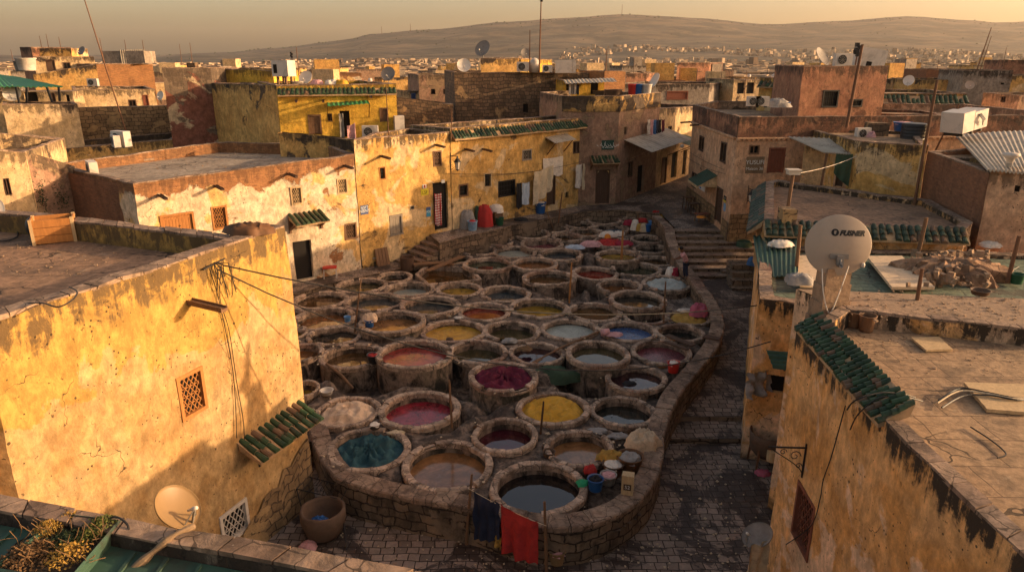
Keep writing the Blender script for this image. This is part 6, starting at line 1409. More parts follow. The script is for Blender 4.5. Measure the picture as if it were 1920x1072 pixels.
# ---- signs and posters of the row
sign('painted_notice', 'square blue and white painted notice on the ochre wall', *hD_, (676, 385, 690, 402), 'sign_blue', [('NSFT', .25, .42), ('NBNY', -.12, .5)])
sign('yellow_notice', 'yellow and black notice left of the plaid cloth door', *hD_, (789, 354, 803, 366), 'sign_yellow', [('LSF', -.1, .7, 'ink_black')])
sign('small_notice', 'small white notice with a red figure above the yellow one', *hD_, (792, 346, 799, 353), 'ink_white', [], marks=[(-.2, -.4, .2, .4, 'ink_red')])
sign('blue_poster', 'narrow bright blue poster beside the plaid cloth door', *hD_, (799, 388, 807, 406), 'sign_cyan', [('POB', .0, .3)], marks=[(-.5, .2, .5, .5, 'sign_blue')])
sign('green_sign', 'dark green sign with white lettering above the arched door', Vector(dC[:2]), Vector(kC[:2]), (1128, 263, 1151, 281), 'sign_green', [('بالأندلس', .05, .46), ('AL ANDALUS', -.27, .2), ('. . . . .', .33, .2)])
sign('house_number', 'small white plate above the plaid cloth door', *hD_, (827, 337, 833, 343), 'ink_white', [], off=.05)
sign('painted_board', 'weathered brown board with faded grey lettering on the pink house', R0, R2, (1398, 294, 1432, 325), 'sign_tan', [('YUSUFI', .16, .36), ('Maison 36', -.22, .26)])
sign('poster', 'white paper poster with dark print on the pink house', R1, R0, (1311, 338, 1323, 352), 'ink_white', [], marks=[(-.3, -.3, .1, .2, 'ink_black')]); sign('poster', 'colourful poster sheet below the white one on the pink house', R1, R0, (1311, 339, 1322, 357), 'ink_white', [], off=.02, marks=[(-.4, -.4, -.05, 0, 'ink_blue'), (.05, -.1, .4, .3, 'ink_red')])
sign('street_sign', 'black and yellow street plate right of the pink house door', R1, R0, (1357.5, 367, 1362.5, 379), 'ink_black', [('RUE', .1, .35)], marks=[(-.5, -.5, .5, -.2, 'sign_yellow')]); sign('blue_paper', 'pale blue paper strip under the black street plate', R1, R0, (1357, 381, 1361, 396), 'cloth_skyblue', [])
# ---- laundry of the row
def on(A, B, x, y, off): return wallpt(A, B, x, y, off)
def wallpt(A, B, x, y, off):
    u, z = onwall(A, B, x, y); return wframe(A, B, u, z, off).to_translation()
hang('plaid_cloth', 'red and white plaid cloth hanging in the ochre house doorway', wallpt(*hD_, 811, 362, .18), wallpt(*hD_, 824, 361, .18), 2.0, 'cloth_plaid', folds=2, seed=3)
t = hang('white_sheet', 'large white sheet slung across the ochre wall', wallpt(*hE_, 992, 322, .5), wallpt(*hE_, 1032, 307, .35), 2.3, 'cloth_cream', folds=3, seed=4, dropb=1.6, amp=.08)
hang('white_cloth', 'white square cloth pinned flat higher on the ochre wall behind the large sheet', wallpt(*hE_, 1017, 297, .08), wallpt(*hE_, 1054, 292, .08), 1.3, 'cloth_white', folds=1, seed=6, amp=.015)
hang('black_trousers', 'black trousers hanging left of the grey shirt', wallpt(*hE_, 962, 342, .3), wallpt(*hE_, 972, 341, .3), 1.7, 'cloth_black', folds=1, seed=8)
hang('grey_shirt', 'pale grey shirt hanging left of the large white sheet', wallpt(*hE_, 973, 342, .3), wallpt(*hE_, 987, 340, .3), 1.5, 'cloth_paleblue', folds=1, seed=9)
hang('white_trousers', 'pair of white trousers hanging left of the arched door', wallpt(*hE_, 1075, 308, .3), wallpt(*hE_, 1086, 306, .3), 1.7, 'cloth_white', folds=1, seed=10); hang('white_towel', 'narrow white towel beside the white trousers', wallpt(*hE_, 1087, 306, .3), wallpt(*hE_, 1096, 303, .3), 1.9, 'cloth_cream', folds=1, seed=11)
wire('cord of the washing line along the ochre wall', wallpt(*hE_, 858, 330, .2), wallpt(*hE_, 1108, 296, .3), .35, .014)
wire('thin cable along the long ochre facade under its windows', wallpt(*hD_, 835, 325, .08), wallpt(*hE_, 1000, 322, .08), .1, .012)
lantern('black lantern on a scrolled bracket above the plaid cloth door', *hD_, 845, 305, 1.25, .55); lantern('black lantern on a bracket at the stone foot of the pink house', R0, R2, 1402, 365, 1.15, .5)
# tin awnings over the row
def awning(name, label, A, B, x0, x1, y, out, drop, mat, waves=10, parent_wall=True, cat='awning', props=True):
    a, b = wallpt(A, B, x0, y[0], 0), wallpt(A, B, x1, y[1], 0); d = (b-a).normalized(); n = Vector((d.y, -d.x, 0)).normalized(); dz = Vector((0, 0, drop)); t = thing(name, label, cat, (a+b)/2); m = MB(); sheet(m, (a, b, b+n*out-dz, a+n*out-dz), waves, .02); m.build('sheet', mat, t)
    if props: m = MB(); [m.bar(q+n*out*.9-dz*.9, q-Vector((0, 0, .9+drop)), .05, .05) for q in (a.lerp(b, .1), a.lerp(b, .9))]; m.build('strut', 'metal_rust', t)
    return t
awning('tin_awning', 'small pale tin awning under the green tiles of the long ochre house', *hE_, 1022, 1062, (257, 250), 1.0, .35, 'sheet_pale', 8)
lw0, lw1 = Vector(kC[:2]), kM
awning('lane_awning', 'long corrugated awning over the lane beside the arched door', lw0, lw1+dL*2, 1170, 1250, (262, 240), 2.3, .75, 'sheet_pale', 16)
awning('lane_awning', 'farther dark corrugated awning over the lane with cloth strips hanging under it', q0 if False else kM, kM+dL*7, 1250, 1282, (258, 252), 2.4, .6, 'sheet_tarp_green', 9)
for k, (x, mt) in enumerate(((1182, 'cloth_white'), (1189, 'cloth_pink'), (1195, 'cloth_skyblue'), (1201, 'cloth_blue'), (1207, 'cloth_navy'), (1213, 'cloth_black'))): pass
A_, B_ = Vector(kC[:2]), kM+dL*5
for k, (x, mt, nm) in enumerate(((1206, 'cloth_white', 'white'), (1212, 'cloth_pink', 'pink'), (1218, 'cloth_blue', 'blue'), (1223, 'cloth_navy', 'navy'), (1228, 'cloth_black', 'black'), (1234, 'cloth_wine', 'dark red'))): hang('shirt', f'{nm} shirt on the line high on the mauve corner house', wallpt(A_, B_, x, 224, .35), wallpt(A_, B_, x+5, 223, .35), 1.15, mt, folds=1, seed=k+20)
a, b = wallpt(kM, kM+dL*7, 1250, 266, 2.5), wallpt(kM, kM+dL*7, 1286, 258, 2.5)
for k in range(6): hang('cloth_strip', ('first', 'second', 'third', 'fourth', 'fifth', 'last')[k]+' pale cloth strip from the left under the dark lane awning', a.lerp(b, k/6), a.lerp(b, (k+.8)/6), 1.6+.3*(k % 2), 'cloth_sack', folds=1, seed=k+40)
# street furniture at the lane
for k, (x, y) in enumerate(((1290, 392), (1300, 400))): table(('small' if k else 'tall')+' dark wooden bench table against the pink house wall, '+('nearer one' if k else 'farther one'), P(x, y, 2.6), .7, .6, .9 if k == 0 else .75, .2, 'wood_dark', 'wood_dark', 'bench_table')
table('low stool table of brown wood at the top of the steps beside the pink house', P(1316, 415, 2.6), .9, .6, .55, .3, 'wood_red', 'wood_brown', 'low_table')
heap('rags_on_table', 'orange rags on the low stool table', 'rags', tuple(P(1314, 408, 3.15)), .3, .25, .12, 'cloth_orange', 71)
m = MB(); p = P(1392, 487, 1.2); m.T = TR(p); m.lathe([(0, 0), (.42, 0), (.46, .1), (.5, .55), (.46, 1.1), (.38, 1.2), (.34, 1.2), (.3, .9), (0, .9)], 20); tag(m.build('green_barrel', 'cloth_darkgreen', None, True), 'large dark green barrel at the foot of the pink house', 'barrel')
bucket('blue tub behind the green barrel', P(1381, 462, 1.3), .4, .5, 'plastic_blue', None, 'tub', False); heap('blue_bag', 'dark blue bag on the stone side steps', 'bag', tuple(P(1409, 497, 2.1)), .28, .25, .5, 'cloth_blue', 73); heap('orange_ball', 'small orange rag below the blue bag', 'rag', tuple(P(1411, 508, 1.6)), .15, .15, .2, 'cloth_orange', 74)
t = thing('side_steps', 'stone side steps climbing to the house wall right of the stairs', 'steps', P(1390, 540, 1.0)); m = MB(jit=.03)
for k in range(5): a = P(1372, 562-k*13, .75+k*.22); m.box(a.x, a.y, .2, a.x+1.6, a.y+1.1, .95+k*.27)
m.build('blocks', 'court_wall', t); m = MB(TR(P(1352, 520, 1.15)), jit=.03); m.box(0, 0, 0, .9, .7, .35); tag(m.build('stone_block', 'coping_stone', None), 'low stone block left of the side steps', 'block')

# ---- the worker
def skin_fig(name, parent, verts, edges, radii, mat, sub=2, root=0):
    me = bpy.data.meshes.new(name); me.from_pydata([tuple(v) for v in verts], edges, []); o = bpy.data.objects.new(name, me); COL.objects.link(o); o.modifiers.new('s', 'SKIN'); 
    for i, r in enumerate(radii): me.skin_vertices[0].data[i].radius = (r, r) if not isinstance(r, tuple) else r
    me.skin_vertices[0].data[root].use_root = True
    sb = o.modifiers.new('u', 'SUBSURF'); sb.levels = sb.render_levels = sub
    dg = bpy.context.evaluated_depsgraph_get(); m2 = bpy.data.meshes.new_from_object(o.evaluated_get(dg)); bpy.data.objects.remove(o)
    for p in m2.polygons: p.use_smooth = True
    m2.materials.clear(); m2.materials.append(MATS[mat]); o = bpy.data.objects.new(name, m2); COL.objects.link(o)
    if parent: o.parent = parent
    return o
def person():
    f = P(1284, 523, 1.72); t = thing('person', 'worker in a pink shirt and dark trousers leaning over a vat rim', 'person', f); t.rotation_euler = (0, 0, R(85))   # local +Y faces left
    V = [(0, 0, .92), (0, .04, 1.12), (0, .13, 1.34), (0, .22, 1.47), (0, .27, 1.56), (0, .32, 1.68),
         (.10, 0, .88), (.11, .06, .48), (.12, .0, .09), (.12, .13, .05), (-.10, 0, .88), (-.10, -.04, .48), (-.11, -.12, .09), (-.11, .01, .05),
         (.18, .17, 1.40), (.22, .33, 1.18), (.16, .55, 1.08), (.14, .62, 1.05), (-.18, .17, 1.40), (-.22, .36, 1.22), (-.14, .60, 1.14), (-.12, .67, 1.12)]
    E_ = [(0, 1), (1, 2), (2, 3), (3, 4), (4, 5), (0, 6), (6, 7), (7, 8), (8, 9), (0, 10), (10, 11), (11, 12), (12, 13), (2, 14), (14, 15), (15, 16), (16, 17), (2, 18), (18, 19), (19, 20), (20, 21)]
    Rr = [.13, .12, .14, .07, .065, .10, .085, .06, .045, .04, .085, .06, .045, .04, .065, .045, .032, .035, .065, .045, .032, .035]
    for s, (hx, hy, hz) in ((1, V[17]), (-1, V[21])):
        b = 17 if s == 1 else 21
        for k in range(4): i = len(V); V += [(hx+(-.03+.02*k)*s, hy+.05, hz-.02), (hx+(-.035+.022*k)*s, hy+.09-.008*abs(k-1.5), hz-.05)]; E_ += [(b, i), (i, i+1)]; Rr += [.010, .008]
        i = len(V); V += [(hx-.05*s, hy+.01, hz+.02), (hx-.06*s, hy+.05, hz)]; E_ += [(b, i), (i, i+1)]; Rr += [.012, .009]
    skin_fig('body', t, V, E_, Rr, 'cloth_skin', 1)
    skin_fig('shirt', t, [(0, 0, .90), (0, .04, 1.12), (0, .13, 1.35), (0, .2, 1.45), (.19, .17, 1.41), (.23, .30, 1.22), (-.19, .17, 1.41), (-.23, .32, 1.25)], [(0, 1), (1, 2), (2, 3), (2, 4), (4, 5), (2, 6), (6, 7)], [.165, .15, .175, .08, .085, .075, .085, .075], 'cloth_pink', 2)
    skin_fig('trousers', t, [(0, 0, .93), (.10, 0, .84), (.11, .06, .48), (.12, .0, .12), (-.10, 0, .84), (-.10, -.04, .48), (-.11, -.12, .12)], [(0, 1), (1, 2), (2, 3), (0, 4), (4, 5), (5, 6)], [.15, .105, .08, .065, .105, .08, .065], 'cloth_navy', 2)
    m = MB(); m.lathe([(0, 0), (.07, -.01), (.108, -.05), (.112, -.11), (.10, -.15)], 14, (0, .305, 1.80)); m.build('hair', 'cloth_hair', None, True, (0, 0, 0)).parent = t
    m = MB(); m.lathe([(0, -.03), (.06, 0), (.055, .07), (0, .1)], 10, (0, .41, 1.62)); m.build('face_cloth', 'cloth_yellow', None, True, (0, 0, 0)).parent = t
    m = MB(TR((0, .405, 1.70))); m.lathe([(0, .02), (.016, 0), (0, -.03)], 6); m.build('nose', 'cloth_skin', None, True, (0, 0, 0)).parent = t
person()
# ---- right street
p = P(1434, 872, 0); t = thing('cauldron', 'large brown iron cauldron on legs beside the street wall', 'cauldron', p); m = MB(TR(p+Vector((0, 0, .35))), jit=.01); m.lathe([(0, 0), (.35, .05), (.56, .3), (.6, .7), (.62, .95), (.58, .95), (.54, .6), (.3, .3), (0, .25)], 26); m.build('bowl', 'clay', t, True)
m = MB(); [m.bar(p+Vector((math.cos(a)*.55, math.sin(a)*.55, .8)), p+Vector((math.cos(a)*.62, math.sin(a)*.62, 0)), .06, .06) for a in (.5, 2.4, 3.9, 5.4)]; m.build('legs', 'metal_rust', t)
m = MB(TR(p+Vector((-.05, -.6, .75)))); m.lathe([(.0, -.18), (.17, -.18), (.17, .18), (0, .18)], 16); tag(m.build('paint_tin', 'wood_pale', None), 'round pale tin hanging at the side of the cauldron', 'tin')
heap('red_rag', 'crumpled pink rag on the paving below the cauldron', 'rag', tuple(P(1430, 888, .02)), .25, .2, .15, 'cloth_magenta', 81)
hang('torn_tarp', 'torn grey tarpaulin bag hooked on the corner of the orange street wall', P(1402, 700, 3.4), P(1448, 690, 3.4), .85, 'cloth_grey', folds=2, seed=12, amp=.16, group=None, cat='tarpaulin')
q = P(1441, 655, 4.6); t = thing('green_sheet_canopy', 'small green corrugated canopy low on the orange street wall', 'canopy', q); m = MB(); a = P(1437, 656, 4.6); b = P(1488, 660, 4.6); c_ = P(1483, 695, 4.2); d = P(1450, 690, 4.2); sheet(m, (a, d, c_, b), 4, .03); m.build('sheet', 'sheet_green', t)
scT = wframe(BRa, BRn, onwall(BRa, BRn, 1512, 845)[0], onwall(BRa, BRn, 1512, 838)[1]); t = thing('wrought_bracket', 'black wrought iron lamp bracket with scrolls on the near right wall', 'bracket', scT.to_translation()); scroll_bracket(t, scT, .85)
p = P(1400, 1000, 2.2); dish('small bowl shaped grey dish on an arm low at the near right wall corner', P(1417, 1040, 2.0), 250, 62, .36, .2, 'dish_dark'); m = MB(); m.tube([P(1417, 1040, 2.0), P(1421, 1020, 1.0), P(1412, 1090, .2)], .03, 6); tag(m.build('dish_pole', 'metal_rust', None), 'rusty pole carrying the small grey dish', 'pole')
hang('canvas_cloth', 'pale canvas cloth hanging at the bottom edge beside the near right wall', P(1406, 1022, 2.6), P(1442, 1010, 2.6), 1.5, 'cloth_sack', folds=2, seed=14, amp=.08)
cable('black cable snaking down the near right wall from the roof tiles', [wallpt(BRa, BRn, x, y, .05) for x, y in ((1590, 760), (1575, 815), (1562, 860), (1548, 900), (1542, 935), (1525, 985), (1478, 1020))], .012)
cable('two loops of black cable arching over the roof tiles', [P(1588, 768, 6.7), P(1604, 750, 7.2), P(1650, 736, 7.35), P(1690, 738, 7.3), P(1716, 745, 7.1)], .014); cable('lower loop of black cable over the roof tiles', [P(1594, 805, 6.4), P(1610, 775, 6.9), P(1650, 745, 7.25), P(1700, 745, 7.2), P(1730, 752, 7.05)], .012)
# green tiles sliding off the near right roof edge
tiles(hO, BRa+Vector((.1, .1)), BRn+(BRa-BRn)*.14, zR+.34, .56, .38, .175, mat='tile_green', rows=5, back=.44, board='tile_edge')
# ---- the near right roof
zrf = zR-.40
t = thing('stone_pillar', 'rough plastered pillar carrying the big white dish', 'pillar', (5.9, 15.2, 6.4)); pc = P(1556, 598, 6.6)
m = MB(TR(pc+Vector((0, .15, 0))) @ RZ(R(8)), jit=.04)
for k in range(4): s_ = .42-.03*k; z0_, z1_ = -.4+k*.45, .05+k*.45; m.box(-s_, -s_*.8, z0_, s_, s_*.8, z1_-.004)
t.location = pc; WL[t] = pc.copy(); m.build('shaft', 'rubble', t); pt = pc+Vector((0, .15, 1.43))
# big dish with its print
c = PY(1575, 461, pt.y-.25); rD = 58*mpp(c)*1.02; dv = Vector((-.12, -1, .18)).normalized(); q = dv.to_track_quat('Z', 'Y').to_matrix().to_4x4(); TD = TR(c) @ q
t = thing('satellite_dish', 'biggest satellite dish, cream, seen from behind with a black printed name, on the pillar', 'satellite dish', pt, 'satellite dishes')
prof = [(rD*k/12, -(k/12)**2*rD*.16) for k in range(13)]; m = MB(TD); m.lathe(prof+[(rD*1.018, -rD*.16-.005), (rD*1.02, -rD*.2), (rD, -rD*.2)]+[(x, z-.02) for x, z in prof[::-1]], 56, sy=.96); m.build('reflector', 'dish_paint', t, True)
def on_dish(v): v = Vector(v); r2 = (v.x**2+v.y**2)/rD**2; return Vector((v.x, v.y, -r2*rD*.16+.006))
text_mesh('FUSNER', rD*.22, TD, 'ink_black', t, shear=.35, align='LEFT', place=lambda v: on_dish((v.x-rD*.04, v.y+rD*.40, 0)), bold=.012)
m = MB(); prev = None
for k in range(24):
    a = 2*math.pi*k/24; cx, cy, r1, r0 = -rD*.17, rD*.42, rD*.115, rD*.062; o_ = TD @ on_dish((cx+math.cos(a)*r1, cy+math.sin(a)*r1, 0)); i_ = TD @ on_dish((cx+math.cos(a)*r0*(1.1 if 1 < k < 9 else .55), cy+math.sin(a)*r0, 0)); cur = (m.vert(o_), m.vert(i_)); prev = prev or []; prev.append(cur)
for k in range(24): a, b = prev[k], prev[(k+1) % 24]; m.face([a[0], b[0], b[1], a[1]])
m.build('emblem', 'ink_black', t)
m = MB(TD); m.box(-rD*.28, -rD*.42, .0, rD*.28, -rD*.26, .03); m.box(-rD*.1, -rD*.6, .02, rD*.1, -rD*.3, .14); m.build('mounting_plate', 'dish_dark', t)
m = MB(); m.tube([pt, TD @ Vector((0, -rD*.62, .22)), TD @ Vector((0, -rD*.42, .1))], .045, 8); m.tube([TD @ Vector((rD*.2, -rD*.4, .02)), pt+Vector((.1, 0, .1))], .014, 5); m.tube([TD @ Vector((-rD*.2, -rD*.4, .02)), pt+Vector((-.3, 0, .1))], .014, 5); m.build('mount', 'metal_grey', t)
m = MB(TR(c+Vector((rD*.8, -.05, -rD*.62)))); m.lathe([(0, -.05), (.04, -.05), (.045, .02), (.03, .06), (0, .06)], 10); m.build('receiver', 'plastic_white', t, True)
cable('pale cable looping down the front of the dish pillar', [pt+Vector((.1, -.5, .1)), pt+Vector((-.1, -.62, -.6)), pt+Vector((-.25, -.6, -1.1)), pt+Vector((-.45, -.55, -.6)), pt+Vector((-.5, -.4, .0))], .014, 'plastic_white')
bucket('pale bucket lying nearest the dish pillar on the near right roof', P(1585, 606, zrf), .16, .26, 'casing_white', None); bucket('dark paint drum right of the pale bucket', P(1599, 612, zrf), .2, .42, 'wood_brown', None, 'drum', False); bucket('brown wooden drum nearest the camera on the near right roof', P(1623, 620, zrf), .2, .42, 'wood_brown', None, 'drum', False)
heap('cloth_bundle', 'crumpled white cloth bundle on the near right roof by the back parapet', 'bundle', tuple(P(1880, 622, zrf)), .32, .22, .26, 'cloth_grey', 91)
m = MB(jit=.012); a, b, c_, d = P(1708, 636, zrf+.02), P(1760, 634, zrf+.02), P(1786, 658, zrf+.02), P(1736, 660, zrf+.02)
def flat(m, pts, th): lo = [m.vert(p) for p in pts]; hi = [m.vert(p+Vector((0, 0, th))) for p in pts]; m.face(hi); [m.face([lo[i], lo[(i+1) % len(pts)], hi[(i+1) % len(pts)], hi[i]]) for i in range(len(pts))]
flat(m, [a, d, c_, b], .05); tag(m.build('plywood_sheet', 'wood_pale', None), 'small thin wooden panel lying on the near right roof', 'panel')
m = MB(jit=.012); flat(m, [P(1806, 722, zrf+.02), P(1850, 772, zrf+.02), P(1925, 778, zrf+.02), P(1990, 760, zrf+.02), P(1920, 726, zrf+.02)], .07); tag(m.build('wooden_board', 'wood_pale', None), 'large warped board on the near right roof at the right edge', 'board')
for k, (dx, dy, mt, lb_) in enumerate(((0, 0, 'metal_black', 'thick black cable lying across the large warped board'), (6, 14, 'metal_black', 'second black cable on the roof under the board'), (-2, 5, 'cloth_cream', 'pale cable curling beside the large warped board'))):
    cable(lb_, [P(1760+dx, 750+dy, zrf+.05), P(1800+dx, 728+dy, zrf+.12), P(1850+dx, 735+dy*.4, zrf+.14), P(1900+dx, 745+dy*.3, zrf+.12), P(1940+dx, 748, zrf+.05)], .018, mt)
cable('thin cable crossing the near right roof corner', [P(1820, 800, zrf+.03), P(1860, 826, zrf+.03), P(1886, 850, zrf+.03), P(1870, 858, zrf+.03)], .014)
# rubble strip and green roof behind
def rubble_pile():
    t = thing('rubble_pile', 'heap of earth and broken bricks on the green sheet roof right of the white dish', 'rubble', P(1790, 520, 5.6)); m = MB(); heap_mesh(m, tuple(P(1785, 520, 5.6)), 1.9, 1.1, .75, 3.3, 40, .7); m.build('earth', 'roof_floor_brown', t); r = random.Random(8); m = MB()
    for k in range(260):
        p = P(min(1850, max(1700, r.gauss(1785, 38))), r.uniform(478, 538), 5.6+r.random()*.42); m.T = TR(p) @ RZ(r.uniform(0, 3)) @ Matrix.Rotation(r.uniform(-.5, .5), 4, 'X'); s_ = r.uniform(.025, .10)*(1.4 if r.random() < .1 else 1); m.box(-s_, -s_*.7, 0, s_, s_*.7, s_*r.uniform(.8, 3.2))
    m.T = None; tag(m.build('bricks', 'rubble', t), kind='stuff')
rubble_pile()
m = MB(jit=.02); flat(m, [P(1625, 484, 5.75), P(1672, 543, 5.8), P(1752, 543, 5.8), P(1690, 484, 5.75)], .10); tag(m.build('canvas_sheet', 'cloth_tarp', None), 'cream canvas sheet spread over planks right of the white dish', 'tarpaulin')
m = MB(jit=.02); flat(m, [P(1492, 480, 5.72), P(1500, 540, 5.72), P(1580, 545, 5.72), P(1560, 480, 5.72)], .05); tag(m.build('canvas_sheet', 'cloth_tarp', None), 'cream canvas sheet on the green roof behind and left of the white dish', 'tarpaulin')
m = MB(); a, b, c_, d = P(1412, 442, 5.9), P(1500, 440, 6.05), P(1496, 516, 5.85), P(1424, 520, 5.6); sheet(m, (a, b, c_, d), 9, .03); tag(m.build('roof_sheet', 'sheet_green', None), 'rippled green corrugated sheet at the left edge of the green roof', 'roof sheet')
heap('grey_sacks', 'two grey sacks of plaster on the crumbling wall top left of the pillar', 'sacks', tuple(P(1497, 530, 5.9)), .5, .35, .35, 'cloth_grey', 95); heap('white_sack', 'white sack on the green corrugated sheet', 'sack', tuple(P(1464, 461, 6.0)), .5, .3, .25, 'cloth_white', 96)
bucket('shallow brown bowl on the rubble strewn roof', P(1837, 552, zR), .24, .13, 'clay', None, 'bowl', False); bucket('green bucket at the right edge of the green sheet roof', P(1905, 531, 5.7), .22, .34, 'plastic_green', None); heap('white_rags', 'white rags in the far corner of the green sheet roof', 'rags', tuple(P(1856, 462, 5.7)), .45, .3, .22, 'cloth_white', 97)
cable('black cable trailing over the green sheet roof', [P(1795, 455, 5.7), P(1830, 470, 5.72), P(1845, 495, 5.72), P(1880, 512, 5.72), P(1910, 500, 5.72)], .02)
def rod(label, x0, y0, z0, x1, y1, r=.05, mat='metal_rust', name='iron_post', dY=0): a = P(x0, y0, z0); b = PY(x1, y1, a.y+dY); m = MB(jit=.006); m.tube([a, a.lerp(b, .5), b], [r, r, r*.85], 7); return tag(m.build(name, mat, None), label, 'post', 'posts standing on the right hand roofs'), b
rod('leaning wooden post in the middle of the green sheet roof', 1720, 480, 5.7, 1737, 408, .08, 'wood_brown'); rod('short rusty post standing in the rubble strewn roof', 1720, 562, zR, 1729, 503, .05); rod('rusty post left of the white dish on the crumbling wall', 1493, 503, 5.8, 1501, 422, .07, 'wood_brown'); rod('rusty post near the right edge beside the green bucket', 1889, 530, 5.7, 1911, 442, .07)
_, b = rod('brown lamp post with a square lamp on the terrace edge', 1475, 402, 6.6, 1487, 327, .08, 'wood_brown'); m = MB(TR(b)); m.box(-.24, -.2, 0, .24, .2, .16); m.box(-.28, -.24, .16, .28, .24, .22); tag(m.build('square_lamp', 'lampglass', None), 'square lamp head on the brown post at the terrace edge', 'lamp')
_, b = rod('tall grey lamp pole in front of the pink wall at the right edge', 1862, 430, 6.2, 1896, 292, .13, 'metal_grey'); m = MB(TR(b)); m.lathe([(0, .12), (.3, .1), (.33, 0), (.14, -.12), (.12, -.3)], 14); tag(m.build('lamp_head', 'casing_white', None, True), 'round lamp head of the tall grey pole', 'lamp')
m = MB(TR(P(1473, 428, 6.3)), jit=.02); m.box(-.3, -.3, -.3, .3, .3, .85); tag(m.build('concrete_block', 'stone_warm', None), 'plastered block under the brown lamp post', 'block')
rod('long leaning pole crossing the stained wall above the terrace', 1714, 384, 6.4, 1757, 150, .07, 'metal_rust'); rod('thin leaning pole beside the large rooftop unit', 1745, 300, 7.6, 1798, 195, .05, 'metal_rust')
# drain pipe and shed of the terrace
m = MB(); m.tube([PY(1716, 382, 34.3), PY(1722, 330, 34.3), PY(1735, 262, 34.3)], .09, 8); tag(m.build('drain_pipe', 'wall_ochre', None), 'ochre drain pipe on the stained terrace wall', 'pipe')
a = PY(1478, 256, 40.6); b = PY(1608, 262, 39.6); m = MB(); t = thing('tin_roof', 'weathered white corrugated roof shading the terrace room', 'roof', (a+b)/2); sheet(m, (a, b, PY(1612, 290, 37.0), PY(1545, 285, 37.2)), 14, .03, .05); m.build('sheet', 'sheet_pale', t)
m = MB(); [m.bar(PY(x, y, Y), PY(x2, y2, Y), .09, .09) for x, y, x2, y2, Y in ((1550, 288, 1538, 356, 37.3), (1612, 290, 1604, 352, 37.0))]; m.build('post', 'wood_brown', t)
w0_ = PY(1502, 340, 40.6); hX = house('terrace_room', 'whitewashed shed room under the white corrugated roof', 'room', [V2(PY(1500, 340, 40.2)), V2(PY(1560, 345, 39.6)), V2(PY(1560, 345, 40.6)), V2(PY(1500, 340, 41.3))], 5, PY(1530, 264, 40).z, 'wall_cream', par=0, step=.6)
hX2 = house('terrace_room', 'narrow pinkish closet with a dark doorway at the end of the terrace shed', 'room', [V2(PY(1561, 350, 37.6)), V2(PY(1597, 353, 37.0)), V2(PY(1597, 353, 39.8)), V2(PY(1561, 350, 40.2))], 5, PY(1575, 284, 37.4).z, 'wall_pink', par=0, step=.6, ops=[(0, (1568, 306, 1582, 350), 'door', 'wood_dark')])
hang('dark_awning_cloth', 'dark green cloth hanging over the closet doorway', PY(1568, 288, 36.9), PY(1600, 289, 36.6), 1.0, 'cloth_darkgreen', folds=2, seed=31, dropb=1.7, group=None, cat='cloth')
# corrugated roof top right
a = PY(1790, 252, 40); b = PY(1990, 240, 40); c_ = PY(2000, 330, 27.4); d = PY(1852, 318, 27.8); m = MB(); sheet(m, (a, b, c_, d), 20, .035, .06, 110); tag(m.build('corrugated_roof', 'sheet_pale', None), 'broad pale corrugated roof with low ridges at the right edge', 'roof')
# tanks and units on the stained block
zt = PY(1680, 262, 40).z
p = PY(1709, 270, 39.2); m = MB(TR(p), jit=.01); n_ = 28
m.lathe([(0, 0), (.62, 0)]+[(.62+.015*(k % 2), .09*k) for k in range(13)]+[(.58, 1.12), (0, 1.14)], 28); tag(m.build('water_tank', 'plastic_black', None, False), 'black ribbed cylindrical water tank on the right hand roofs', 'tank')
p = PY(1691, 246, 40.4); bucket('bright blue tub beside the black water tank', p, .5, .5, 'plastic_blue', 'cloth_pink', 'tub', False)
m = MB(TR(PY(1640, 258, 40.8)), jit=.03); m.box(-.5, -.4, 0, .55, .4, .85); tag(m.build('concrete_block', 'stone_dark', None), 'dark concrete cube left of the blue tub', 'block')
ac_unit('air conditioner beside the dark concrete cube above the tin roof', PY(1616, 261, 40.2), .1, .95)
heap('cloth_bundle', 'white and pink cloth bundle in front of the dark concrete cube', 'bundle', tuple(PY(1632, 266, 39.8)), .25, .2, .6, 'cloth_pink', 98)
t = thing('rooftop_unit', 'very large white rooftop cooling unit tilted on the corrugated roof', 'cooling unit', PY(1805, 246, 38)); T = TR(PY(1805, 246, 38)) @ RZ(.5) @ Matrix.Rotation(R(-8), 4, 'Y'); m = MB(T, jit=.01); m.box(-1.05, -.6, .1, -.1, .6, 1.15); m.box(-.05, -.6, .1, 1.1, .6, 1.05); m.build('casing', 'casing_white', t); m = MB(T); [m.tube([(.2+.1*k, -.62, .9), (.3+.1*k, -.8, .6), (.5, -.7, .3+.1*k)], .03, 6) for k in range(3)]; m.build('pipes', 'metal_grey', t); m = MB(T); [m.box(x-.05, -.5, -.1, x+.05, .5, .1) for x in (-.8, 0, .8)]; m.build('foot', 'metal_black', t)
# pink house roof
zp = zP
dish('dish on the left corner of the red brick upper house, tilted to the sky', PY(1537, 128, 45.5), 140, 35, .62, .1, 'dish_dark'); ac_unit('air conditioner on the red brick upper house', PY(1578, 126, 46), .05, 1.25)
p = PY(1625, 127, 47); m = MB(TR(p) @ Matrix.Rotation(R(8), 4, 'Y'), jit=.01); m.box(-.85, -.5, 0, .85, .5, 1.15); t = thing('water_tank', 'white box tank with a small dark hatch on the red brick upper house', 'tank', p); m.build('body', 'casing_white', t); m = MB(TR(p) @ Matrix.Rotation(R(8), 4, 'Y')); m.box(-.35, -.52, 0, 0, -.5, .35); m.build('hatch', 'void', t)
rod('tall rusty pipe leaning up the front of the red brick upper house', 1587, 240, 9.6, 1617, 84, .08, 'metal_rust', dY=.15); mast('short mast with a round lamp cluster on the red brick upper house', PY(1603, 127, 46.5), 1.4, (.05, 0), .05, knob=1.6)
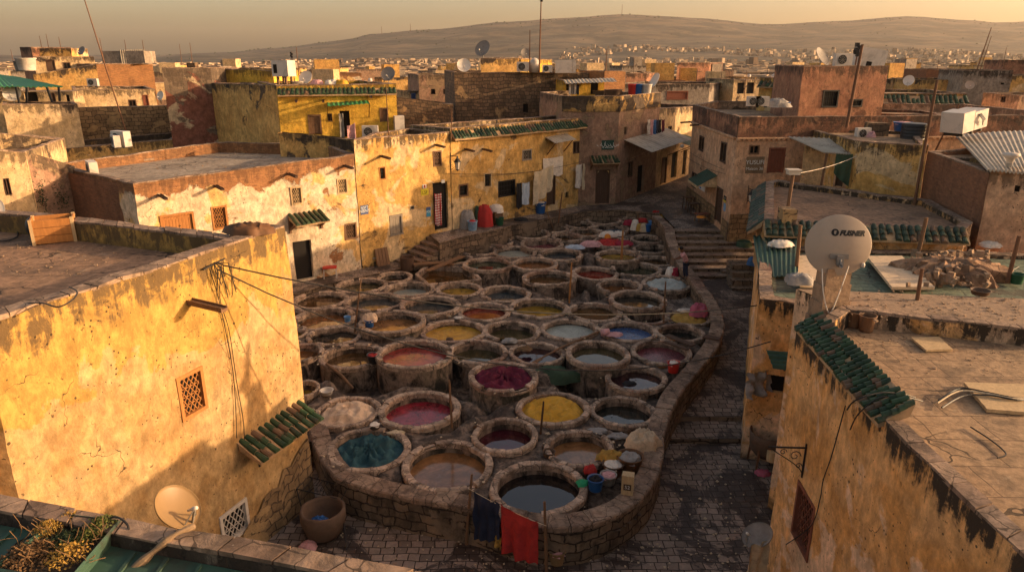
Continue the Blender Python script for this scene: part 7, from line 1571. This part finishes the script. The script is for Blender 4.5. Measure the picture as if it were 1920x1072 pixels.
ac_unit('left air conditioner on the pink house parapet', PY(1412, 201, 43.5), .0, .95); ac_unit('right air conditioner on the pink house parapet', PY(1427, 201, 43.5), .0, .95)
heap('tarp_heap', 'grey tarpaulin heap and a chair behind the pink house parapet', 'heap', tuple(PY(1456, 201, 44)), .8, .5, .55, 'cloth_grey', 99); bucket('blue basin at the right of the tarpaulin heap', PY(1472, 201, 44), .3, .3, 'plastic_blue', None, 'basin', False)
# roof clutter, centre
dish('big dark dish standing on the yellow stair room in the centre', PY(906, 110, 65), 205, 30, .75, .15, 'dish_dark'); dish('small dish on the low sunlit rooftop wall left of the tall mast', PY(985, 110, 66), 170, 25, .42, .1, 'dish_dark')
dish('white dish on the left corner of the dark stone house', PY(870, 138, 62.5), 175, 30, .62, .1, 'plastic_white'); dish('brown dish on a pole at the right end of the bright yellow house roof', PY(729, 158, 48.8), 185, 28, .5, .2, 'dish_dark'); dish('grey white dish beside the white box on the bright yellow house roof', PY(575, 160, 48.5), 190, 30, .48, .05, 'plastic_white')
dish('white dish at the right end of the yellow parapet corner, edge on', PY(1228, 170, 60), 250, 25, .62, .25, 'plastic_white'); dish('small dark dish on the grey and cream rooftop room, far left', PY(156, 107, 79), 200, 30, .5, .15, 'dish_dark'); dish('white dish under the green tin canopy at the left edge', PY(27, 194, 52), 160, 30, .62, .15, 'plastic_white'); dish('white dish on the dull house right of the yellow tiled one', PY(1702, 163, 61), 215, 25, .45, .1, 'plastic_white')
dish('little white dish on the narrow stone tower side', PY(303, 190, 51), 200, 20, .32, .1, 'plastic_white'); dish('pale dish on top of the grey white house roofs at the right', PY(1816, 170, 64), 200, 30, .4, .1, 'dish_paint')
p = PY(535, 160, 47.5); t = thing('roof_box', 'white metal box on wooden legs on the bright yellow house roof', 'box', p); m = MB(TR(p) @ RZ(-.3)); m.box(-.6, -.45, .55, .6, .45, 1.55); m.build('box', 'casing_white', t); m = MB(TR(p) @ RZ(-.3)); m.box(-.47, -.46, .75, -.2, -.45, 1.3); m.build('vent', 'void', t); m = MB(TR(p) @ RZ(-.3)); [m.box(x-.06, y-.06, 0, x+.06, y+.06, .55) for x in (-.3, .3) for y in (-.3, .3)]; m.build('leg', 'wood_brown', t)
for k, (x, mt) in enumerate(((594, 'cloth_pink'), (622, 'cloth_white'), (640, 'cloth_yellow'))): heap('roof_cloth', ('pink', 'white', 'yellow green')[k]+' cloth lying on the bright yellow house parapet', 'cloth', tuple(PY(x, 158, 47.6)), .45, .3, .3, mt, 100+k)
bucket('white basin on the yellow house roof beside the grey dish', PY(558, 160, 47.8), .4, .25, 'casing_white', None, 'basin', False)
t = thing('tin_awning', 'green tin awning on thin struts over the yellow house doorway', 'awning', (-11, 46, 10)); A_, B_ = yA2, yB2; a, b = wallpt(A_, B_, 613, 193, 0), wallpt(A_, B_, 690, 188, 0); n_ = Vector((.25, -.97, 0)); m = MB(); sheet(m, (a, b, b+n_*1.5-Vector((0, 0, .12)), a+n_*1.5-Vector((0, 0, .12))), 9, .025); m.build('sheet', 'sheet_green_bright', t); m = MB(); [m.bar(q+n_*1.4-Vector((0, 0, .1)), q-Vector((0, 0, 1.1)), .04, .04) for q in (a, b)]; m.build('strut', 'metal_black', t)
hang('pale_curtain', 'pale curtain in the yellow house doorway', wallpt(A_, B_, 635, 212, .06), wallpt(A_, B_, 643, 212, .06), 1.6, 'cloth_grey', folds=1, seed=51); hang('patterned_towel', 'pink and white towel on a cord beside the yellow house doorway', wallpt(A_, B_, 650, 235, .5), wallpt(A_, B_, 665, 229, .5), 1.0, 'cloth_pink', folds=1, seed=52)
ac_unit('air conditioner with its fan facing the camera at the foot of the yellow house', P(695, 259, 8.3), .1, 1.15); p = P(749, 246, 8.4); m = MB(TR(p) @ RZ(.3)); m.box(-.32, -.3, 0, .32, .3, 1.0); tag(m.build('white_cabinet', 'casing_white', None), 'white metal cabinet beside the yellow house corner', 'cabinet')
ac_unit('air conditioner lying alone on the grey flat roof', P(176, 334, 7.25), -.9, 1.2, w_=.95, h=.65); m = MB(jit=.02); flat(m, [P(258, 300, 7.2), P(262, 303, 7.2), P(290, 300, 7.2), P(288, 297, 7.2)], .12); tag(m.build('stone_slab', 'rubble', None), 'flat broken slab on the grey flat roof', 'slab')
t = ac_unit('front air conditioner of the pair on the low yellowish parapet at the left', P(230, 276, 7.6), -.5, 1.55); ac_unit('second air conditioner just left of the larger one on the low parapet', P(219, 277, 7.6), -.9, 1.2)
for k, (x, y, Y, s_, lb_) in enumerate(((981, 136, 62.6, 1.3, 'leftmost air conditioner on the dark stone house'), (1026, 137, 62.6, 1.0, 'air conditioner with round fan right of the tall mast foot'), (176, 163, 61, 1.0, 'air conditioner on the roof of the peach house'))): ac_unit(lb_, PY(x, y, Y), 0, s_)
p = PY(1059, 137, 63); m = MB(TR(p)); m.box(-.85, -.5, 0, .6, .5, 1.05); m.box(.62, -.5, 0, .9, .5, 1.05); tag(m.build('roof_cabinet', 'casing_white', None), 'big white cabinet at the right end of the dark stone house', 'cabinet')
p = PY(1002, 136, 63); m = MB(TR(p)); m.lathe([(.0, 0), (.4, 0), (.42, .9), (.2, 1.15), (0, 1.2)], 14); tag(m.build('round_tank', 'casing_white', None, True), 'rounded white tank at the foot of the tall mast', 'tank')
# masts
mast('tall mast leaning left of the flat grey roofs, top of the photo', P(241, 262, 7.7), 12.5-2.6, (-1.6, .2), .05, mat='metal_rust', knob=.9); mast('tallest mast with a ragged top and cross bar in the centre', PY(1011, 136, 62.4), 6.3, (.1, 0), .07, [(.55, 1.6, 3, 0), (.98, .9, 2, 90)], knob=1.5)
mast('shorter mast joined by the cross bar left of the tallest one', PY(993, 136, 62.4), 3.4, (0, 0), .05, [(.95, 1.2, 4, 10)]); mast('television aerial on the orange brick rooftop room', PY(1136, 134, 62), 1.8, (0, 0), .04, [(.7, 1.0, 5, 20), (.95, .6, 3, 100)])
mast('lattice television mast leaning at the upper right', PY(1832, 131, 74), 4.0, (.6, 0), .06, [(.98, 1.6, 2, 10), (.88, 1.5, 2, 10), (.78, 1.4, 2, 10), (.66, .9, 2, 10)]); mast('second thin strut of the leaning lattice mast', PY(1838, 131, 74), 3.2, (.45, 0), .04)
mast('twin aerials on the bright yellow roof, left one', PY(553, 159, 49), 2.1, (-.05, 0), .035, [(.8, .3, 2, 0)], knob=.7); mast('twin aerials on the bright yellow roof, right one', PY(562, 159, 49), 2.4, (0, 0), .035); mast('slim pole in front of the bright yellow house right end', P(729, 262, 8.3), 3.2, (0, 0), .035)
for k, (x, y, Y, h) in enumerate(((78, 89, 82, 1.2), (91, 89, 82, 1.4), (114, 91, 82, 1.2), (195, 118, 75, 2.4), (237, 98, 76, 1.2), (270, 98, 76, 1.2), (26, 122, 90, 1.8), (361, 120, 70, 1.9), (341, 118, 90, 2.2), (1188, 138, 99, 2.0), (1352, 150, 85, 1.5), (1757, 131, 91, 1.2), (1800, 131, 91, 1.0), (1880, 125, 90, 2.2), (1395, 185, 70, 2.6))): mast(f"thin rooftop rod {('on the ochre block at the far left, first from the left', 'on the ochre block at the far left, second from the left', 'on the ochre block at the far left, last from the left', 'leaning beside the metal shed', 'on the left part of the metal shed', 'on the right end of the metal shed', 'near the left edge of the photo', 'behind the narrow stone tower', 'left of and behind the narrow stone tower', 'on the dark red brown house', 'on the arcade house', 'on the green edged brick house, left', 'on the green edged brick house, right', 'beside the grey white house', 'on the roofs left of the pink house')[k]}", PY(x, y, Y), h, (0, 0), .035)
m = MB(TR(PY(302+60, 130, 53))); m.box(-.3, -.3, -.2, .3, .3, .45); tag(m.build('chimney_block', 'stone_dark', None), 'small square block on top of the narrow stone tower', 'chimney')
rod('slim pole in front of the ochre row at the green tiles, left', 928, 330, 5.2, 931, 225, .035, 'metal_black'); rod('thin rusty rod on the flat roof behind the green tiles', 846, 262, 8.6, 847, 205, .03)
# metal shed, green canopy, sheds
p = PY(236, 120, 76); t = thing('metal_shed', 'pale corrugated metal shed on the bare orange brick house', 'shed', p); a0, a1 = PY(228, 119, 75.5), PY(276, 118, 76); m = MB(); sheet(m, (a0, a1, a1+Vector((0, 0, 1.3)), a0+Vector((0, 0, 1.3))), 12, .03); m.build('front', 'sheet_pale', t); m = MB(); m.box(a0.x-2, a0.y+.1, a0.z, a1.x, a0.y+2.5, a0.z+1.2); m.build('body', 'wall_grey', t)
t = thing('green_tin_canopy', 'bright green ribbed tin canopy at the left edge over a dark terrace', 'canopy', PY(60, 155, 53)); m = MB(); a, b, c_, d = PY(-40, 133, 57), PY(40, 147, 57), PY(118, 162, 52.5), PY(-60, 163, 50.5); sheet(m, (a, b, c_, d), 18, .05, .04); m.build('sheet', 'sheet_green_bright', t)
for k, (x, y, x2, y2, Y) in enumerate(((88, 164, 98, 192, 51.8), (110, 163, 112, 190, 52), (50, 164, 50, 193, 51.5), (30, 163, 36, 194, 51))): m = MB(); m.bar(PY(x, y, Y), PY(x2, y2, Y), .12, .12); m.build('post', 'metal_black', t)
hLz = blk('terrace_room', 'dark recessed room behind the posts of the green tin canopy', -60, 136, 172, 55, 57, 3, 'wall_cream', [(0, (45, 166, 70, 192), 'void'), (0, (97, 174, 104, 192), 'door', 'wood_dark'), (0, (124, 178, 131, 192), 'void')], 3, par=0)
bucket('white water drum at the left on the yellowish terrace', PY(52, 133, 72), .9, 1.2, 'casing_white', None, 'drum', False); bucket('smaller grey water drum on the yellowish terrace', PY(40, 134, 72), .55, 1.0, 'metal_grey', None, 'drum', False)
a, b = PY(1056, 150, 60.2), PY(1150, 146, 61); t = thing('tin_awning', 'white corrugated awning over the yellow rooftop room', 'awning', (a+b)/2); m = MB(); sheet(m, (a, b, b+Vector((.1, -1.6, -.25)), a+Vector((.1, -1.6, -.25))), 14, .03); m.build('sheet', 'sheet_pale', t)
for k in range(4): hang('hanging_shirt', ('first', 'second', 'third', 'last')[k]+' pale shirt from the left under the white rooftop awning', PY(1067+k*5, 158, 59.4), PY(1071+k*5, 158, 59.4), .8, ('cloth_white', 'cloth_grey', 'cloth_white', 'cloth_navy')[k], folds=1, seed=60+k)
for k, (x, mt, lb_, r_) in enumerate(((1150, 'clay', 'long reddish tub on the yellow parapet terrace', .7), (1185, 'plastic_red', 'red drum on the yellow parapet terrace', .35), (1196, 'plastic_blue', 'blue drum beside the red one on the parapet terrace', .35), (1212, 'casing_white', 'white drum on the yellow parapet terrace', .4))): bucket(lb_, PY(x, 178, 56)+Vector((0, 0, 0)), r_, .8 if k else .4, mt, None, 'drum', False)
for k, (x, y, mt) in enumerate(((1150, 150, 'sign_blue'), (1012, 140, 'wood_red'))): pass
# far hilltop and hill masts
for k, (x, y) in enumerate(((1166, 27), (716, 62), (770, 62))): q = ray(x, y); q = Vector((0, 0, EYE))+q*(4150/q.y); q.z = terr(q.x, 4150)-5; mast(('television mast on the highest hilltop', 'thin mast on the left shoulder of the hill', 'second thin mast on the left shoulder of the hill')[k], q, 60 if k == 0 else 45, (0, 0), 1.6)
# shrubs on walls and roofs
def shrub(label, p, rx, rz, mat='plant_green', n=260, leaf=.05, name='wall_shrub'):
    r = random.Random(int(p[0]*100)); m = MB()
    for k in range(n): q = Vector(p)+Vector((r.gauss(0, rx*.45), r.gauss(0, rx*.35), r.gauss(0, rz*.5))); u = Vector((r.uniform(-1, 1), r.uniform(-1, 1), r.uniform(-1, 1))).normalized()*leaf; v = u.orthogonal().normalized()*leaf*.6; m.face([m.vert(q-u), m.vert(q+v), m.vert(q+u), m.vert(q-v)])
    t = thing(name, label, 'plant', p); m.build('leaves', mat, t); m = MB(); [m.tube([Vector(p)-Vector((0, 0, rz)), Vector(p)+Vector((r.uniform(-rx, rx)*.5, 0, r.uniform(-.3, .6)*rz))], .015, 4) for k in range(5)]; m.build('stems', 'twig', t)
shrub('dark shrub growing from the crumbling mauve wall, left one', PY(72, 370, 33.6), .35, .8, 'plant_dark', 500); shrub('sparse shrub growing from the crumbling mauve wall, right one', PY(108, 372, 34.6), .5, .6, 'plant_dark', 300); shrub('tiny green weed on the edge of the grey flat roof', P(112, 312, 7.4), .15, .12, 'plant_green', 90, .04); shrub('small bush on the roof behind the green tiles', P(799, 236, 8.6), .3, .2, 'plant_dark', 150)
# wires over the lane
wire('cable crossing the pink house side to the board', wallpt(R1, R0, 1290, 282, .1), wallpt(R1, R0, 1362, 318, .15), .1); wire('lower cable crossing the pink house side', wallpt(R1, R0, 1290, 295, .1), wallpt(R1, R0, 1364, 326, .15), .15)
rod('dark cable pole with a knot of wires at the pink house corner', 1361, 340, 5.0, 1368, 250, .05, 'metal_black', 'wire_pole'); wire('white cord from the lamp post to the tin roof', PY(1486, 326, 29.5), PY(1612, 290, 36.9), .15, .012, 'cloth_white')
m = MB(TR(wallpt(R1, R0, 1289, 274, .4))); m.lathe([(0, -.15), (.14, -.1), (.18, 0), (.14, .1), (0, .15)], 12); tag(m.build('round_lamp', 'casing_white', None, True), 'white round lamp on the far edge of the pink house', 'lamp')
m = MB(jit=.01)
for k in range(12): x = 1421+k*1.5; a = P(x, 424+k*3, 6.1-.02*k); m.bar(a, a-Vector((0, 0, 1.6)), .1, .03)
tag(m.build('reed_screen', 'wood_pale', None), 'weathered vertical plank screen on the street side of the terrace house', 'screen')

# loose chips, dust clods and scraps on roofs and paving
def litter(name, area, n, s0, s1, mat, seed):
    r = random.Random(seed); m = MB()
    for k in range(n):
        p = area(r); m.T = TR(p) @ RZ(r.uniform(0, 6)) @ Matrix.Rotation(r.uniform(-.4, .4), 4, 'X'); s_ = r.uniform(s0, s1)*(1 if r.random() < .9 else 1.8)
        q = [m.vert((x*r.uniform(.6, 1.2)*s_, y*r.uniform(.6, 1.2)*s_, z*s_*.6)) for z in (0, 1) for x, y in ((-1, -1), (1, -1), (1, 1), (-1, 1))]
        for f in ((4, 5, 6, 7), (0, 1, 5, 4), (1, 2, 6, 5), (2, 3, 7, 6), (3, 0, 4, 7)): m.face([q[i] for i in f])
    m.T = None; tag(m.build(name, mat, None, False), kind='stuff')
def edge_area(x0, x1, y0, y1, z): return lambda r: P(r.uniform(x0, x1), r.uniform(y0, y1), z)
litter('roof_gravel', lambda r: P(r.uniform(1600, 1915), 612+abs(r.gauss(0, 40)), zrf), 300, .006, .02, 'rubble', 1)
litter('roof_gravel', lambda r: P(r.uniform(1590, 1915), r.uniform(545, 602), zR), 220, .008, .028, 'rubble', 2)
litter('roof_gravel', lambda r: P(r.uniform(0, 420), r.uniform(445, 520), 8.12), 240, .008, .022, 'rubble', 3)
litter('roof_gravel', lambda r: P(r.uniform(1440, 1800), r.uniform(375, 405), zT-.25), 160, .015, .04, 'rubble', 4)
litter('roof_gravel', lambda r: P(r.uniform(130, 600), r.uniform(275, 330), 7.2), 200, .015, .04, 'rubble', 5)
litter('court_litter', lambda r: P(r.uniform(620, 1420), r.uniform(960, 1070), .01), 260, .008, .03, 'cloth_sack', 6)
litter('court_litter', lambda r: P(r.uniform(1260, 1400), r.uniform(600, 950), .02+.0), 160, .01, .03, 'cloth_sack', 7)
litter('vat_litter', lambda r: (lambda v, a: Vector((v[0]+math.cos(a)*v[2]*r.uniform(.85, 1.2), v[1]+math.sin(a)*v[2]*r.uniform(.85, 1.2), v[3]+.01)))(r.choice(VR), r.uniform(0, 6.28)), 500, .012, .04, 'cloth_sack', 8)

def scrub():
    r = random.Random(12); m = MB()
    for k in range(620):
        if k < 260: px = r.uniform(250, 2000); y = r.uniform(4020, 4190)
        else: px = r.uniform(150, 2000); y = r.uniform(1500, 4100)
        x = (px-CX)/F_PX*y*_c; s_ = r.uniform(2.2, 5.5) if k < 260 else r.uniform(1.2, 3.2); z = terr(x, y)-1; m.lathe([(s_*.7, 0), (s_, s_*.5), (s_*.7, s_*1.0), (0, s_*1.25)], 6, (x, y, z), sx=r.uniform(.8, 1.8))
    tag(m.build('hill_scrub', 'plant_dark', None, False, (0, 0, 0)), kind='stuff')
scrub()
for x, y, z, rx, ry, h, mt, nm, lb_ in ((956, 640, 1.5, .35, .25, .14, 'cloth_grey', 'hide', 'grey hide draped on the rim below the olive vat'), (985, 655, 1.45, .3, .2, .12, 'twig', 'twigs', 'tangle of twigs on the rim left of the dark purple vat'), (843, 637, 1.5, .16, .12, .12, 'clay', 'pan', 'small dark pan on the rim below the bright yellow vat'), (1120, 808, 1.15, .4, .2, .08, 'cloth_grey', 'slab', 'pale grey scraps on the ground between the golden and the dark grey vats'),
  (1160, 818, 1.15, .35, .2, .12, 'cloth_grey', 'scraps', 'grey scraps beside the dark grey vat'), (742, 812, 1.2, .3, .14, .1, 'cloth_cream', 'hide', 'cream scrap of hide on the crimson vat rim, front left'), (905, 800, 1.1, .3, .2, .1, 'leather', 'hide', 'brown hide lying between the crimson and the maroon vats'), (760, 692, 1.3, .28, .1, .12, 'cloth_black', 'rag', 'black rag on the wall stub in front of the raised rose vat'), (1030, 690, 1.35, .3, .2, .1, 'cloth_darkgreen', 'net', 'small end of green netting on the twisted maroon vat rim'), (860, 596, 1.5, .2, .12, .08, 'cloth_white', 'rag', 'small white rag between the grey and the bright yellow vats')):
    heap(nm, lb_, nm, tuple(P(x, y, z)), rx, ry, h, mt, x*.13, .7)
